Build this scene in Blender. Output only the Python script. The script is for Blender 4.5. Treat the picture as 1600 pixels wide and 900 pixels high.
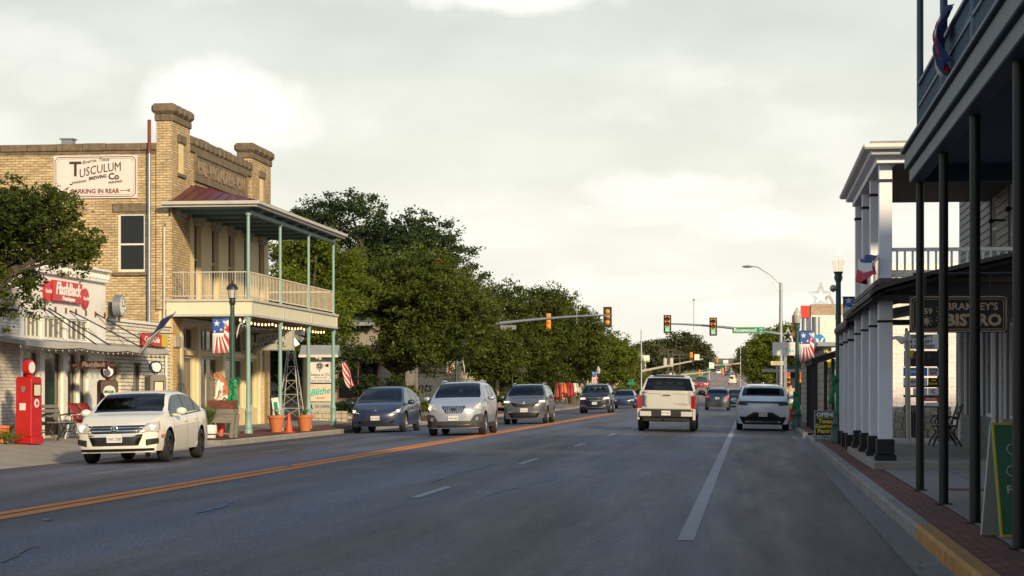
import bpy, bmesh, math, random
import numpy as np
from mathutils import Vector, Matrix
R = math.radians
random.seed(7)
S = bpy.context.scene
for o in list(bpy.data.objects): bpy.data.objects.remove(o)

# ---------------------------------------------------------------- camera
TH = math.atan(372/3200.)
CZ = 1.45
cd = bpy.data.cameras.new('camera'); cam = bpy.data.objects.new('camera', cd)
S.collection.objects.link(cam)
cam.location = (0, 0, CZ); cam.rotation_euler = (R(90), 0, TH)
cd.sensor_width = 36; cd.lens = 72.0; cd.shift_y = 0.1
cd.clip_start = 0.3; cd.clip_end = 9000
S.camera = cam
S.render.resolution_x = 1024; S.render.resolution_y = 576

# ---------------------------------------------------------------- light and sky
SUN_EL, SUN_AZ = R(20), R(147)     # azimuth clockwise from +Y (north) : the sun stands behind the camera, to the right
sv = Vector((math.cos(SUN_EL)*math.sin(SUN_AZ), math.cos(SUN_EL)*math.cos(SUN_AZ), math.sin(SUN_EL)))
sd = bpy.data.lights.new('sun', 'SUN'); sun = bpy.data.objects.new('sun', sd); S.collection.objects.link(sun)
sd.energy = 5.0; sd.angle = R(3.5); sd.color = (1.0, .79, .50)
sun.rotation_euler = sv.to_track_quat('Z', 'Y').to_euler()
S.view_settings.view_transform = 'Standard'; S.view_settings.look = 'None'
S.view_settings.exposure = 0.06; S.view_settings.gamma = 1
S.cycles.max_bounces = 6; S.cycles.transparent_max_bounces = 12

W = bpy.data.worlds.new('World'); S.world = W; W.use_nodes = True
nt = W.node_tree; N = nt.nodes; L = nt.links
for n in list(N): N.remove(n)
def nn(t, **k):
    n = N.new(t)
    for a, b in k.items(): setattr(n, a, b)
    return n
out = nn('ShaderNodeOutputWorld'); bg = nn('ShaderNodeBackground'); bg.inputs[1].default_value = 0.1
sky = nn('ShaderNodeTexSky'); sky.sky_type = 'NISHITA'; sky.sun_disc = False
sky.sun_elevation = SUN_EL; sky.sun_rotation = SUN_AZ; sky.air_density = 1.0; sky.dust_density = 2.0
tc = nn('ShaderNodeTexCoord')
sep = nn('ShaderNodeSeparateXYZ'); L.new(tc.outputs['Generated'], sep.inputs[0])
ramp = nn('ShaderNodeValToRGB'); L.new(sep.outputs[2], ramp.inputs[0])   # thin overcast veil: cream low, grey green higher
e = ramp.color_ramp.elements
e[0].position = 0.0; e[0].color = (1.0, .95, .80, 1)
e[1].position = 1.0; e[1].color = (.20, .30, .50, 1)
for p, c in ((.03, (1.04, 1.01, .90)), (.08, (.97, .96, .84)), (.14, (.88, .88, .78)), (.20, (.74, .78, .71)), (.27, (.50, .57, .60)), (.4, (.32, .41, .53))):
    q = e.new(p); q.color = (*c, 1)
mp = nn('ShaderNodeMapping'); mp.inputs['Scale'].default_value = (1, 1, 2.2); L.new(tc.outputs['Generated'], mp.inputs[0])
no = nn('ShaderNodeTexNoise'); no.inputs['Scale'].default_value = 9; no.inputs['Detail'].default_value = 7; no.inputs['Roughness'].default_value = .52
L.new(mp.outputs[0], no.inputs[0])
cr = nn('ShaderNodeMapRange'); L.new(no.outputs[0], cr.inputs[0])
cr.inputs[1].default_value = .48; cr.inputs[2].default_value = .68; cr.inputs[3].default_value = 0; cr.inputs[4].default_value = .42; cr.interpolation_type = 'SMOOTHSTEP'
def math_(op, a, b=None, clamp=False):
    n = nn('ShaderNodeMath', operation=op, use_clamp=clamp)
    for i, v in enumerate((a, b)):
        if v is None: continue
        if isinstance(v, (int, float)): n.inputs[i].default_value = v
        else: L.new(v, n.inputs[i])
    return n.outputs[0]
def direction(px, py):
    v = Vector((-math.sin(TH), math.cos(TH), 0)) + Vector((math.cos(TH), math.sin(TH), 0))*((px-800)/3200) + Vector((0, 0, (610-py)/3200))
    return v.normalized()
n2 = nn('ShaderNodeTexNoise'); n2.inputs['Scale'].default_value = 26; n2.inputs['Detail'].default_value = 6; L.new(tc.outputs['Generated'], n2.inputs[0])
tot = cr.outputs[0]
for (px, py, rx, ry, g) in ((335, 165, 150, 68, .95), (420, 195, 90, 45, .6), (800, -6, 140, 34, .8), (1060, 300, 150, 34, .75), (1200, 350, 140, 34, .55), (980, 335, 160, 20, .5), (1250, 480, 160, 26, .6), (960, 450, 200, 22, .5), (100, 130, 120, 40, .3), (560, 470, 500, 60, .2)):
    c = direction(px, py)
    sub = nn('ShaderNodeVectorMath', operation='SUBTRACT'); L.new(tc.outputs['Generated'], sub.inputs[0]); sub.inputs[1].default_value = c
    scl = nn('ShaderNodeVectorMath', operation='MULTIPLY'); L.new(sub.outputs[0], scl.inputs[0]); scl.inputs[1].default_value = (3200/rx, 3200/rx, 3200/ry)
    ln = nn('ShaderNodeVectorMath', operation='LENGTH'); L.new(scl.outputs[0], ln.inputs[0])
    dist = math_('ADD', ln.outputs['Value'], math_('MULTIPLY', math_('SUBTRACT', n2.outputs[0], .5), 1.9))
    mr = nn('ShaderNodeMapRange'); mr.interpolation_type = 'SMOOTHSTEP'; L.new(dist, mr.inputs[0])
    mr.inputs[1].default_value = 1.15; mr.inputs[2].default_value = .5; mr.inputs[3].default_value = 0; mr.inputs[4].default_value = g
    tot = math_('MAXIMUM', tot, mr.outputs[0])
m1 = nn('ShaderNodeMixRGB'); m1.blend_type = 'MIX'; L.new(tot, m1.inputs[0]); L.new(ramp.outputs[0], m1.inputs[1]); m1.inputs[2].default_value = (1.16, 1.13, 1.05, 1)
ten = nn('ShaderNodeVectorMath', operation='SCALE'); L.new(m1.outputs[0], ten.inputs[0]); ten.inputs['Scale'].default_value = 10.0
shade = nn('ShaderNodeMapRange'); mq = nn('ShaderNodeMapping'); mq.inputs['Scale'].default_value = (1, 1, 2.6); mq.inputs['Location'].default_value = (3, 1, .4); L.new(tc.outputs['Generated'], mq.inputs[0]); n5 = nn('ShaderNodeTexNoise'); n5.inputs['Scale'].default_value = 11; n5.inputs['Detail'].default_value = 9; L.new(mq.outputs[0], n5.inputs[0]); L.new(n5.outputs[0], shade.inputs[0])
shade.inputs[1].default_value = .35; shade.inputs[2].default_value = .65; shade.inputs[3].default_value = 9.2; shade.inputs[4].default_value = 10.3; L.new(shade.outputs[0], ten.inputs['Scale'])
m2 = nn('ShaderNodeMixRGB'); m2.inputs[0].default_value = .90; L.new(sky.outputs[0], m2.inputs[1]); L.new(ten.outputs[0], m2.inputs[2])
L.new(m2.outputs[0], bg.inputs[0]); L.new(bg.outputs[0], out.inputs[0])

# ---------------------------------------------------------------- placing helpers
def ray(px): return Vector((-math.sin(TH), math.cos(TH))) + Vector((math.cos(TH), math.sin(TH)))*((px-800)/3200)
def xyD(px, D): v = ray(px)*D; return v.x, v.y
def yX(px, X): v = ray(px); return X/v.x*v.y            # Y where the column px meets the plane X
def zz(py, D): return CZ + (610-py)*D/3200
def interp(x, tab):
    if x <= tab[0][0]: return tab[0][1]
    for (a, b), (c, d) in zip(tab, tab[1:]):
        if x <= c: return b + (d-b)*(x-a)/(c-a)
    return tab[-1][1]
CROWN = [(-14.1, -.05), (-11, .03), (-8.05, .10), (-4.3, .06), (-.6, 0), (1.3, -.03), (1.75, -.03)]
def hill(y):
    return interp(y, [(0, 0), (165, 0), (200, .25), (240, .8), (278, 1.35), (380, 2.0), (490, 2.9), (600, 5.0), (740, 8.0), (850, 9.4), (1000, 9.8), (9000, 9.8)])
def zroad(x, y): return interp(x, CROWN) + hill(y)

# ---------------------------------------------------------------- materials
MATS = {}
def mat(name, col, rough=.6, metal=0, var=.12, vs=3.0, bump=0., bs=40., spec=.5, coat=0, emit=None, es=1., alpha=1, stretch=(1, 1, 1), trans=0):
    if name in MATS: return MATS[name]
    m = bpy.data.materials.new(name); m.use_nodes = True; MATS[name] = m
    t = m.node_tree; p = t.nodes['Principled BSDF']
    p.inputs['Roughness'].default_value = rough; p.inputs['Metallic'].default_value = metal
    p.inputs['Specular IOR Level'].default_value = spec; p.inputs['Coat Weight'].default_value = coat
    p.inputs['Coat Roughness'].default_value = .05
    p.inputs['Base Color'].default_value = (*col, 1)
    tcn = t.nodes.new('ShaderNodeTexCoord'); mpn = t.nodes.new('ShaderNodeMapping'); mpn.inputs['Scale'].default_value = stretch
    t.links.new(tcn.outputs['Object'], mpn.inputs[0])
    if var:
        n = t.nodes.new('ShaderNodeTexNoise'); n.inputs['Scale'].default_value = vs; n.inputs['Detail'].default_value = 6; n.inputs['Roughness'].default_value = .65
        t.links.new(mpn.outputs[0], n.inputs[0])
        mx = t.nodes.new('ShaderNodeMixRGB'); t.links.new(n.outputs[0], mx.inputs[0])
        mx.inputs[1].default_value = (*[max(0, c*(1-var*2)) for c in col], 1); mx.inputs[2].default_value = (*[min(1, c*(1+var*2)) for c in col], 1)
        t.links.new(mx.outputs[0], p.inputs['Base Color'])
        mrr = t.nodes.new('ShaderNodeMapRange')
        if not coat: t.links.new(n.outputs[0], mrr.inputs[0]); mrr.inputs[3].default_value = max(.02, rough-.08); mrr.inputs[4].default_value = min(1, rough+.08)
        if not coat: t.links.new(mrr.outputs[0], p.inputs['Roughness'])
    if bump:
        n = t.nodes.new('ShaderNodeTexNoise'); n.inputs['Scale'].default_value = bs; n.inputs['Detail'].default_value = 4; t.links.new(mpn.outputs[0], n.inputs[0])
        b = t.nodes.new('ShaderNodeBump'); b.inputs['Strength'].default_value = bump; b.inputs['Distance'].default_value = .02
        t.links.new(n.outputs[0], b.inputs['Height']); t.links.new(b.outputs[0], p.inputs['Normal'])
    if emit: p.inputs['Emission Color'].default_value = (*emit, 1); p.inputs['Emission Strength'].default_value = es
    if alpha < 1: p.inputs['Alpha'].default_value = alpha
    if trans: p.inputs['Transmission Weight'].default_value = trans
    return m
def brickmat(name, c1, c2, mortar, bw=.22, bh=.075, ms=.008, rough=.85, bump=.5, stain=.35, plane='wall', stainc=(.10, .08, .06), white=0):
    m = bpy.data.materials.new(name); m.use_nodes = True; MATS[name] = m
    t = m.node_tree; p = t.nodes['Principled BSDF']; p.inputs['Roughness'].default_value = rough; p.inputs['Specular IOR Level'].default_value = .2
    g = t.nodes.new('ShaderNodeNewGeometry'); s = t.nodes.new('ShaderNodeSeparateXYZ'); t.links.new(g.outputs['Position'], s.inputs[0])
    c = t.nodes.new('ShaderNodeCombineXYZ')
    if plane == 'wall':
        a = t.nodes.new('ShaderNodeMath'); a.operation = 'ADD'; t.links.new(s.outputs[0], a.inputs[0]); t.links.new(s.outputs[1], a.inputs[1])
        t.links.new(a.outputs[0], c.inputs[0]); t.links.new(s.outputs[2], c.inputs[1])
    else:
        t.links.new(s.outputs[1], c.inputs[0]); t.links.new(s.outputs[0], c.inputs[1])
    b = t.nodes.new('ShaderNodeTexBrick'); t.links.new(c.outputs[0], b.inputs[0])
    b.inputs['Color1'].default_value = (*c1, 1); b.inputs['Color2'].default_value = (*c2, 1); b.inputs['Mortar'].default_value = (*mortar, 1)
    b.inputs['Scale'].default_value = 1; b.inputs['Brick Width'].default_value = bw; b.inputs['Row Height'].default_value = bh
    b.inputs['Mortar Size'].default_value = ms; b.inputs['Mortar Smooth'].default_value = .3; b.inputs['Bias'].default_value = 0
    n = t.nodes.new('ShaderNodeTexNoise'); n.inputs['Scale'].default_value = .9; n.inputs['Detail'].default_value = 8; n.inputs['Roughness'].default_value = .7
    t.links.new(g.outputs['Position'], n.inputs[0])
    mr = t.nodes.new('ShaderNodeMapRange'); t.links.new(n.outputs[0], mr.inputs[0]); mr.inputs[1].default_value = .5; mr.inputs[2].default_value = .75; mr.inputs[3].default_value = 0; mr.inputs[4].default_value = stain
    mx = t.nodes.new('ShaderNodeMixRGB'); t.links.new(mr.outputs[0], mx.inputs[0]); t.links.new(b.outputs[0], mx.inputs[1]); mx.inputs[2].default_value = (*stainc, 1)
    n3 = t.nodes.new('ShaderNodeTexNoise'); n3.inputs['Scale'].default_value = 3.2; n3.inputs['Detail'].default_value = 7; n3.inputs['Roughness'].default_value = .7
    m3 = t.nodes.new('ShaderNodeMapping'); m3.inputs['Scale'].default_value = (1, 4.5, 1) if plane == 'wall' else (2, 2, 2); t.links.new(c.outputs[0], m3.inputs[0]); t.links.new(m3.outputs[0], n3.inputs[0])
    mv = t.nodes.new('ShaderNodeMapRange'); t.links.new(n3.outputs[0], mv.inputs[0]); mv.inputs[1].default_value = .3; mv.inputs[2].default_value = .7; mv.inputs[3].default_value = .52 if name == 'tan_brick' else .75; mv.inputs[4].default_value = 1.28
    ml = t.nodes.new('ShaderNodeVectorMath'); ml.operation = 'SCALE'; t.links.new(mx.outputs[0], ml.inputs[0]); t.links.new(mv.outputs[0], ml.inputs['Scale'])
    t.links.new(ml.outputs[0], p.inputs['Base Color'])
    ad = t.nodes.new('ShaderNodeMath'); ad.operation = 'MULTIPLY_ADD'; t.links.new(b.outputs['Fac'], ad.inputs[0]); ad.inputs[1].default_value = -1
    t.links.new(n3.outputs[0], ad.inputs[2])
    bp = t.nodes.new('ShaderNodeBump'); bp.inputs['Strength'].default_value = bump; bp.inputs['Distance'].default_value = .02
    t.links.new(ad.outputs[0], bp.inputs['Height']); t.links.new(bp.outputs[0], p.inputs['Normal'])
    return m
def leafmat(name, c1, c2, tr=.35):
    m = bpy.data.materials.new(name); m.use_nodes = True; MATS[name] = m
    t = m.node_tree; p = t.nodes['Principled BSDF']; p.inputs['Roughness'].default_value = .55; p.inputs['Specular IOR Level'].default_value = .25
    g = t.nodes.new('ShaderNodeNewGeometry'); n = t.nodes.new('ShaderNodeTexNoise'); n.inputs['Scale'].default_value = .55; n.inputs['Detail'].default_value = 3
    t.links.new(g.outputs['Position'], n.inputs[0])
    a = t.nodes.new('ShaderNodeMath'); a.operation = 'MULTIPLY_ADD'; t.links.new(g.outputs['Random Per Island'], a.inputs[0]); a.inputs[1].default_value = .5
    b = t.nodes.new('ShaderNodeMapRange'); t.links.new(n.outputs[0], b.inputs[0]); b.inputs[1].default_value = .35; b.inputs[2].default_value = .65; b.inputs[3].default_value = 0; b.inputs[4].default_value = .5
    t.links.new(b.outputs[0], a.inputs[2])
    mx = t.nodes.new('ShaderNodeMixRGB'); t.links.new(a.outputs[0], mx.inputs[0]); mx.inputs[1].default_value = (*c1, 1); mx.inputs[2].default_value = (*c2, 1)
    t.links.new(mx.outputs[0], p.inputs['Base Color'])
    tl = t.nodes.new('ShaderNodeBsdfTranslucent'); t.links.new(mx.outputs[0], tl.inputs[0])
    ms = t.nodes.new('ShaderNodeMixShader'); ms.inputs[0].default_value = tr
    t.links.new(p.outputs[0], ms.inputs[1]); t.links.new(tl.outputs[0], ms.inputs[2]); t.links.new(ms.outputs[0], t.nodes['Material Output'].inputs[0])
    return m
def asphalt():
    m = bpy.data.materials.new('asphalt'); m.use_nodes = True; t = m.node_tree; p = t.nodes['Principled BSDF']
    g = t.nodes.new('ShaderNodeNewGeometry')
    def noise(sc, det, stretch=(1, 1, 1)):
        mp_ = t.nodes.new('ShaderNodeMapping'); mp_.inputs['Scale'].default_value = stretch; t.links.new(g.outputs['Position'], mp_.inputs[0])
        n = t.nodes.new('ShaderNodeTexNoise'); n.inputs['Scale'].default_value = sc; n.inputs['Detail'].default_value = det; n.inputs['Roughness'].default_value = .65
        t.links.new(mp_.outputs[0], n.inputs[0]); return n.outputs[0]
    big = noise(.5, 5, (1, .22, 1)); mid = noise(1.3, 6, (1.6, .12, 1)); fine = noise(38, 3); grit = noise(110, 2)
    def mr(s, a, b, c, d):
        n = t.nodes.new('ShaderNodeMapRange'); t.links.new(s, n.inputs[0])
        for i, v in enumerate((a, b, c, d)): n.inputs[i+1].default_value = v
        return n.outputs[0]
    def mul(a, b):
        n = t.nodes.new('ShaderNodeMath'); n.operation = 'MULTIPLY'; t.links.new(a, n.inputs[0]); t.links.new(b, n.inputs[1]); return n.outputs[0]
    cs_ = t.nodes.new('ShaderNodeMath'); cs_.operation = 'COSINE'; sx_ = t.nodes.new('ShaderNodeSeparateXYZ'); t.links.new(g.outputs['Position'], sx_.inputs[0]); ma_ = t.nodes.new('ShaderNodeMath'); ma_.operation = 'MULTIPLY_ADD'; t.links.new(sx_.outputs[0], ma_.inputs[0]); ma_.inputs[1].default_value = 3.396; ma_.inputs[2].default_value = 8.32; t.links.new(ma_.outputs[0], cs_.inputs[0]); band = mr(cs_.outputs[0], -1, 1, 1.10, .84)
    mg = noise(24, 3, (1, .7, 1))
    v = mul(mul(band, mr(mg, .38, .62, .62, 1.38)), mul(mr(big, .35, .65, .90, 1.10), mr(mid, .35, .65, .82, 1.18)))
    v = mul(v, mul(mr(fine, .38, .62, .42, 1.6), mr(grit, .38, .62, .5, 1.55)))
    s = t.nodes.new('ShaderNodeSeparateXYZ'); t.links.new(g.outputs['Position'], s.inputs[0])
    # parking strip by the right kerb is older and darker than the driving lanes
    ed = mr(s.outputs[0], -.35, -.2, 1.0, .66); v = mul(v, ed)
    # sunlight on the far hill road painted in as paler, warmer asphalt
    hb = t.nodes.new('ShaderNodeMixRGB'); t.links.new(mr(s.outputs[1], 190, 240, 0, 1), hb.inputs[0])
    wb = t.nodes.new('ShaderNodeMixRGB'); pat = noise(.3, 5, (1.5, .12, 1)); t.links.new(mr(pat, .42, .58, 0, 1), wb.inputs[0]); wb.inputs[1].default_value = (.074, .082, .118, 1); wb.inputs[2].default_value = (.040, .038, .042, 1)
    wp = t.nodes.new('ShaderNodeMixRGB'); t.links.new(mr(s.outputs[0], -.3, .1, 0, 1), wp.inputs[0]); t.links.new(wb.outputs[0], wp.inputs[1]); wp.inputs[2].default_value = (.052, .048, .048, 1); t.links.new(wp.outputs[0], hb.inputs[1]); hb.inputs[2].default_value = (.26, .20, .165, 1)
    # cracks
    vo = t.nodes.new('ShaderNodeTexVoronoi'); vo.feature = 'DISTANCE_TO_EDGE'; vo.inputs['Scale'].default_value = .33
    wv = t.nodes.new('ShaderNodeMixRGB'); wv.inputs[0].default_value = .3; nc = t.nodes.new('ShaderNodeTexNoise'); nc.inputs['Scale'].default_value = 1.7; nc.inputs['Detail'].default_value = 6
    t.links.new(g.outputs['Position'], nc.inputs[0]); ad = t.nodes.new('ShaderNodeVectorMath'); ad.operation = 'MULTIPLY_ADD'; t.links.new(nc.outputs['Color'], ad.inputs[0]); ad.inputs[1].default_value = (1.6, 1.6, 1.6); t.links.new(g.outputs['Position'], ad.inputs[2])
    t.links.new(ad.outputs[0], vo.inputs[0])
    ck = mr(vo.outputs[0], .0, .005, .5, 1); ckm = mr(noise(.22, 2), .5, .58, 1, 0)
    mxx = t.nodes.new('ShaderNodeMath'); mxx.operation = 'MAXIMUM'; t.links.new(ck, mxx.inputs[0]); t.links.new(ckm, mxx.inputs[1])
    v = mul(v, mxx.outputs[0])
    sc = t.nodes.new('ShaderNodeVectorMath'); sc.operation = 'SCALE'; t.links.new(hb.outputs[0], sc.inputs[0]); t.links.new(v, sc.inputs['Scale'])
    t.links.new(sc.outputs[0], p.inputs['Base Color'])
    t.links.new(mr(mid, .3, .7, .50, .68), p.inputs['Roughness']); p.inputs['Specular IOR Level'].default_value = .4
    bp = t.nodes.new('ShaderNodeBump'); bp.inputs['Strength'].default_value = .55; bp.inputs['Distance'].default_value = .012
    t.links.new(fine, bp.inputs['Height']); t.links.new(bp.outputs[0], p.inputs['Normal'])
    MATS['asphalt'] = m; return m
asphalt()
brickmat('tan_brick', (.66, .51, .30), (.50, .38, .22), (.36, .27, .16), bw=.24, bh=.078, ms=.012, bump=1.0, stain=.7, stainc=(.16, .11, .06))
brickmat('yellow_brick', (.60, .44, .22), (.52, .37, .18), (.40, .30, .16), bw=.26, bh=.085, ms=.01, bump=.4, stain=.25)
brickmat('white_brick', (.76, .73, .63), (.70, .66, .56), (.30, .26, .20), bw=.9, bh=.105, ms=.014, bump=.9, stain=.25, stainc=(.25, .2, .14))
brickmat('flaking_white_brick', (.72, .67, .60), (.62, .56, .50), (.36, .30, .25), bw=.24, bh=.08, ms=.006, bump=.9, stain=.8, stainc=(.30, .21, .14))
brickmat('pale_block', (.80, .74, .70), (.76, .70, .66), (.60, .55, .52), bw=.4, bh=.12, ms=.008, bump=.3, stain=.1)
brickmat('limestone', (.50, .44, .34), (.40, .35, .27), (.26, .22, .17), bw=.55, bh=.26, ms=.02, bump=1.0, stain=.3)
brickmat('rust_brick', (.50, .36, .26), (.36, .24, .17), (.3, .26, .22), bw=.25, bh=.09, ms=.01, stain=.5, stainc=(.45, .40, .34))
brickmat('paver', (.19, .072, .055), (.12, .050, .042), (.045, .036, .034), bw=.21, bh=.105, ms=.006, bump=.5, plane='floor', stain=.3)
brickmat('red_brick', (.20, .055, .03), (.13, .035, .02), (.12, .10, .085), bw=.19, bh=.06, ms=.009, stain=.2)
brickmat('concrete_block', (.30, .29, .27), (.26, .25, .24), (.16, .15, .14), bw=.4, bh=.2, ms=.012, stain=.2)
brickmat('concrete_walk', (.235, .215, .195), (.215, .195, .18), (.10, .09, .08), bw=1.8, bh=1.6, ms=.012, bump=.2, plane='floor', stain=.35, stainc=(.14, .125, .11))
leafmat('oak_leaf', (.020, .038, .007), (.125, .155, .020))
leafmat('dark_leaf', (.011, .026, .009), (.060, .090, .024))
leafmat('bright_leaf', (.055, .085, .010), (.20, .25, .025), .45)
leafmat('far_leaf', (.045, .058, .024), (.11, .125, .05))
leafmat('yellow_leaf', (.10, .12, .02), (.26, .27, .05), .45)
mat('stone_trim', (.15, .115, .075), .9, var=.5, vs=5, bump=1, bs=12)
mat('stone_letter', (.24, .18, .12), .9, var=.3, vs=6)
mat('stone_pale', (.42, .37, .29), .9, var=.3, vs=3, bump=1, bs=9)
mat('yellow_paint', (.72, .56, .30), .6, var=.06, vs=2)
mat('cream_paint', (.64, .60, .44), .5, var=.06)
mat('trim_grey', (.46, .44, .40), .5, var=.1)
mat('cream_rail', (.60, .53, .42), .6, var=.12, vs=6)
mat('turquoise', (.20, .34, .32), .45, var=.08)
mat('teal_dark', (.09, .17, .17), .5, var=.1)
mat('red_roof', (.12, .026, .020), .4, var=.2, vs=2, metal=.2)
mat('galv', (.32, .34, .36), .38, metal=.7, var=.12)
mat('rust', (.16, .055, .035), .8, var=.3)
mat('window_glass', (.008, .010, .014), .06, var=.0, spec=.4, bump=.12, bs=1.5)
mat('soft_glass', (.10, .11, .10), .15, var=.35, vs=1.5, spec=.7)
mat('shop_glass', (.014, .013, .012), .08, var=.4, vs=2, spec=.6)
mat('window_white', (.62, .60, .52), .5, var=.05)
mat('sign_pink', (.66, .58, .55), .55, var=.04)
mat('ink', (.03, .028, .026), .6, var=0)
mat('white_paint', (.82, .80, .75), .5, var=.06)
mat('red_sign', (.50, .012, .02), .35, var=.08)
mat('dark_red_sign', (.05, .012, .012), .4, var=.1)
mat('dusty_script', (.28, .23, .20), .6, var=.1)
mat('pump_red', (.42, .010, .012), .35, var=.16, vs=5)
mat('black_metal', (.018, .018, .02), .45, var=.15, spec=.5)
mat('post_black', (.005, .005, .006), .5, var=.1)
mat('navy', (.036, .075, .11), .55, var=.22, vs=5)
mat('navy_dark', (.045, .080, .13), .6, var=.2, vs=5)
mat('column_white', (.76, .77, .84), .55, var=.05, bump=.1)
mat('grey_siding', (.16, .17, .19), .6, var=.15, stretch=(1, 1, 6))  # plain dark grey clapboard colour
mat('porch_white', (.72, .70, .66), .5, var=.05)
mat('porch_brown', (.10, .075, .06), .7, var=.2)
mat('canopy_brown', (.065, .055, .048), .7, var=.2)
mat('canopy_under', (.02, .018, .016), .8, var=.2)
mat('lamp_green', (.028, .075, .060), .42, var=.15)
mat('ribbon_green', (.01, .22, .09), .5, var=.15)
mat('lamp_glass', (.8, .78, .7), .2, var=0, emit=(1, .84, .55), es=.75)
mat('lamp_glass_off', (.42, .42, .40), .15, var=.1)
mat('bulb', (.9, .7, .4), .3, var=0, emit=(1, .62, .25), es=4)
mat('bulb_off', (.05, .04, .03), .3, var=0)
mat('concrete', (.27, .25, .215), .85, var=.2, vs=1.2, bump=.3, bs=30)
mat('kerb', (.22, .21, .20), .85, var=.38, vs=2.2, bump=.8, bs=14)
mat('rail_blue', (.09, .15, .22), .6, var=.2, vs=5)
mat('chair_red', (.22, .015, .015), .5, var=.2)
mat('kerb_orange', (.34, .165, .03), .75, var=.38, vs=3.5, bump=.8, bs=14)
mat('gutter', (.135, .132, .135), .8, var=.22, vs=1.5, bump=.4, bs=25)
mat('paint_white', (.30, .30, .31), .7, var=.22, vs=6)
mat('paint_thin', (.20, .20, .21), .7, var=.35, vs=7)
mat('paint_orange', (.66, .19, .010), .7, var=.3, vs=7)
mat('chalk_blue', (.10, .21, .36), .8, var=.5, vs=9)
mat('sealer', (.025, .025, .028), .5, var=.2)
mat('earth', (.17, .15, .085), .95, var=.35, vs=.25)
mat('hill_scrub', (.15, .145, .095), .95, var=.4, vs=.012, bump=.5, bs=.1)
mat('grass', (.11, .15, .03), .9, var=.3, vs=2, bump=.6, bs=20)
mat('bark', (.075, .06, .045), .9, var=.3, vs=5, bump=1, bs=15, stretch=(1, 1, .25))
mat('terracotta', (.48, .15, .055), .7, var=.18, vs=5)
mat('cone_orange', (.62, .07, .02), .5, var=.1)
mat('hydrant_red', (.60, .05, .02), .4, var=.1)
mat('signal_yellow', (.62, .24, .02), .45, var=.12)
mat('signal_black', (.015, .015, .015), .5, var=.1)
mat('lens_off_red', (.10, .02, .01), .3, var=0); mat('lens_off_yellow', (.12, .06, .01), .3, var=0)
mat('lens_green', (.05, .6, .35), .3, var=0, emit=(.10, .9, .50), es=1.1)
mat('lens_red', (.7, .02, .02), .3, var=0, emit=(1, .03, .02), es=1.6)
mat('street_green', (.012, .22, .12), .4, var=.05)
mat('sign_blue', (.02, .22, .50), .4, var=.05)
mat('sign_white', (.66, .66, .64), .45, var=.06)
mat('sign_cream', (.62, .56, .42), .5, var=.06)
mat('sign_grey', (.40, .40, .36), .5, var=.08)
mat('sign_black', (.016, .016, .016), .4, var=.1)
mat('sign_yellow', (.72, .52, .03), .45, var=.05)
mat('sign_teal', (.05, .42, .38), .45, var=.05)
mat('sign_green', (.06, .20, .11), .5, var=.15)
mat('gold', (.46, .32, .20), .45, var=.15)
mat('flag_red', (.42, .03, .045), .8, var=.1); mat('flag_white', (.66, .62, .60), .8, var=.06); mat('flag_blue', (.035, .055, .19), .8, var=.1)
mat('banner_blue', (.03, .10, .36), .6, var=.12)
mat('wood_grey', (.20, .18, .16), .85, var=.3, stretch=(1, 8, 8))
mat('dog_white', (.72, .68, .62), .55, var=.06); mat('dog_tan', (.38, .13, .045), .55, var=.18)
mat('fern', (.05, .10, .02), .7, var=.3)
mat('storefront_frame', (.50, .46, .38), .55, var=.1)
mat('grey_wall', (.27, .245, .21), .8, var=.1)
mat('asphalt_shingle', (.27, .29, .31), .6, var=.1, metal=.2)
mat('cream_wall', (.72, .64, .42), .8, var=.1)
mat('rubber', (.017, .017, .018), .75, var=.1)
mat('rim_silver', (.45, .46, .48), .3, metal=.8, var=.05)
mat('rim_black', (.03, .03, .035), .35, metal=.5, var=.05)
mat('chrome', (.75, .75, .76), .12, metal=1, var=0)
mat('car_black', (.012, .012, .013), .45, var=.05)
mat('car_under', (.008, .008, .009), .8, var=.05)
mat('plastic_grey', (.035, .036, .038), .6, var=.1)
mat('seat_dark', (.03, .03, .032), .8, var=.1)
mat('plate', (.60, .60, .60), .4, var=.05)
mat('head_glass', (.42, .42, .40), .08, var=.15, vs=14, coat=1)
mat('head_lit', (.9, .8, .6), .1, var=0, emit=(1, .82, .52), es=1.7)
mat('tail_red', (.30, .006, .012), .12, var=.15, vs=9, coat=1)
mat('brake_lit', (.6, .02, .02), .2, var=0, emit=(1, .05, .03), es=1.2)
mat('amber', (.6, .12, .02), .3, var=0)
mat('skin', (.45, .27, .18), .6, var=.06)
mat('cloth_dark', (.05, .06, .08), .9, var=.1); mat('cloth_light', (.5, .5, .5), .9, var=.1); mat('hair', (.03, .02, .015), .8, var=.1)
for n_, c_ in (('p_white', (.72, .70, .62)), ('p_blue', (.018, .030, .075)), ('p_silver', (.34, .38, .47)), ('p_grey', (.075, .085, .10)), ('p_black', (.006, .010, .025)), ('p_navy', (.012, .026, .065)),
               ('p_truck', (.47, .46, .44)), ('p_pearl', (.66, .70, .74)), ('p_red', (.22, .02, .02)), ('p_dark', (.03, .03, .035)), ('p_tan', (.6, .58, .52))):
    mat(n_, c_, .28, metal=.3 if n_ == 'p_silver' else .0, var=.02, vs=1.5, coat=.7 if max(c_) > .12 else .4)
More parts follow.
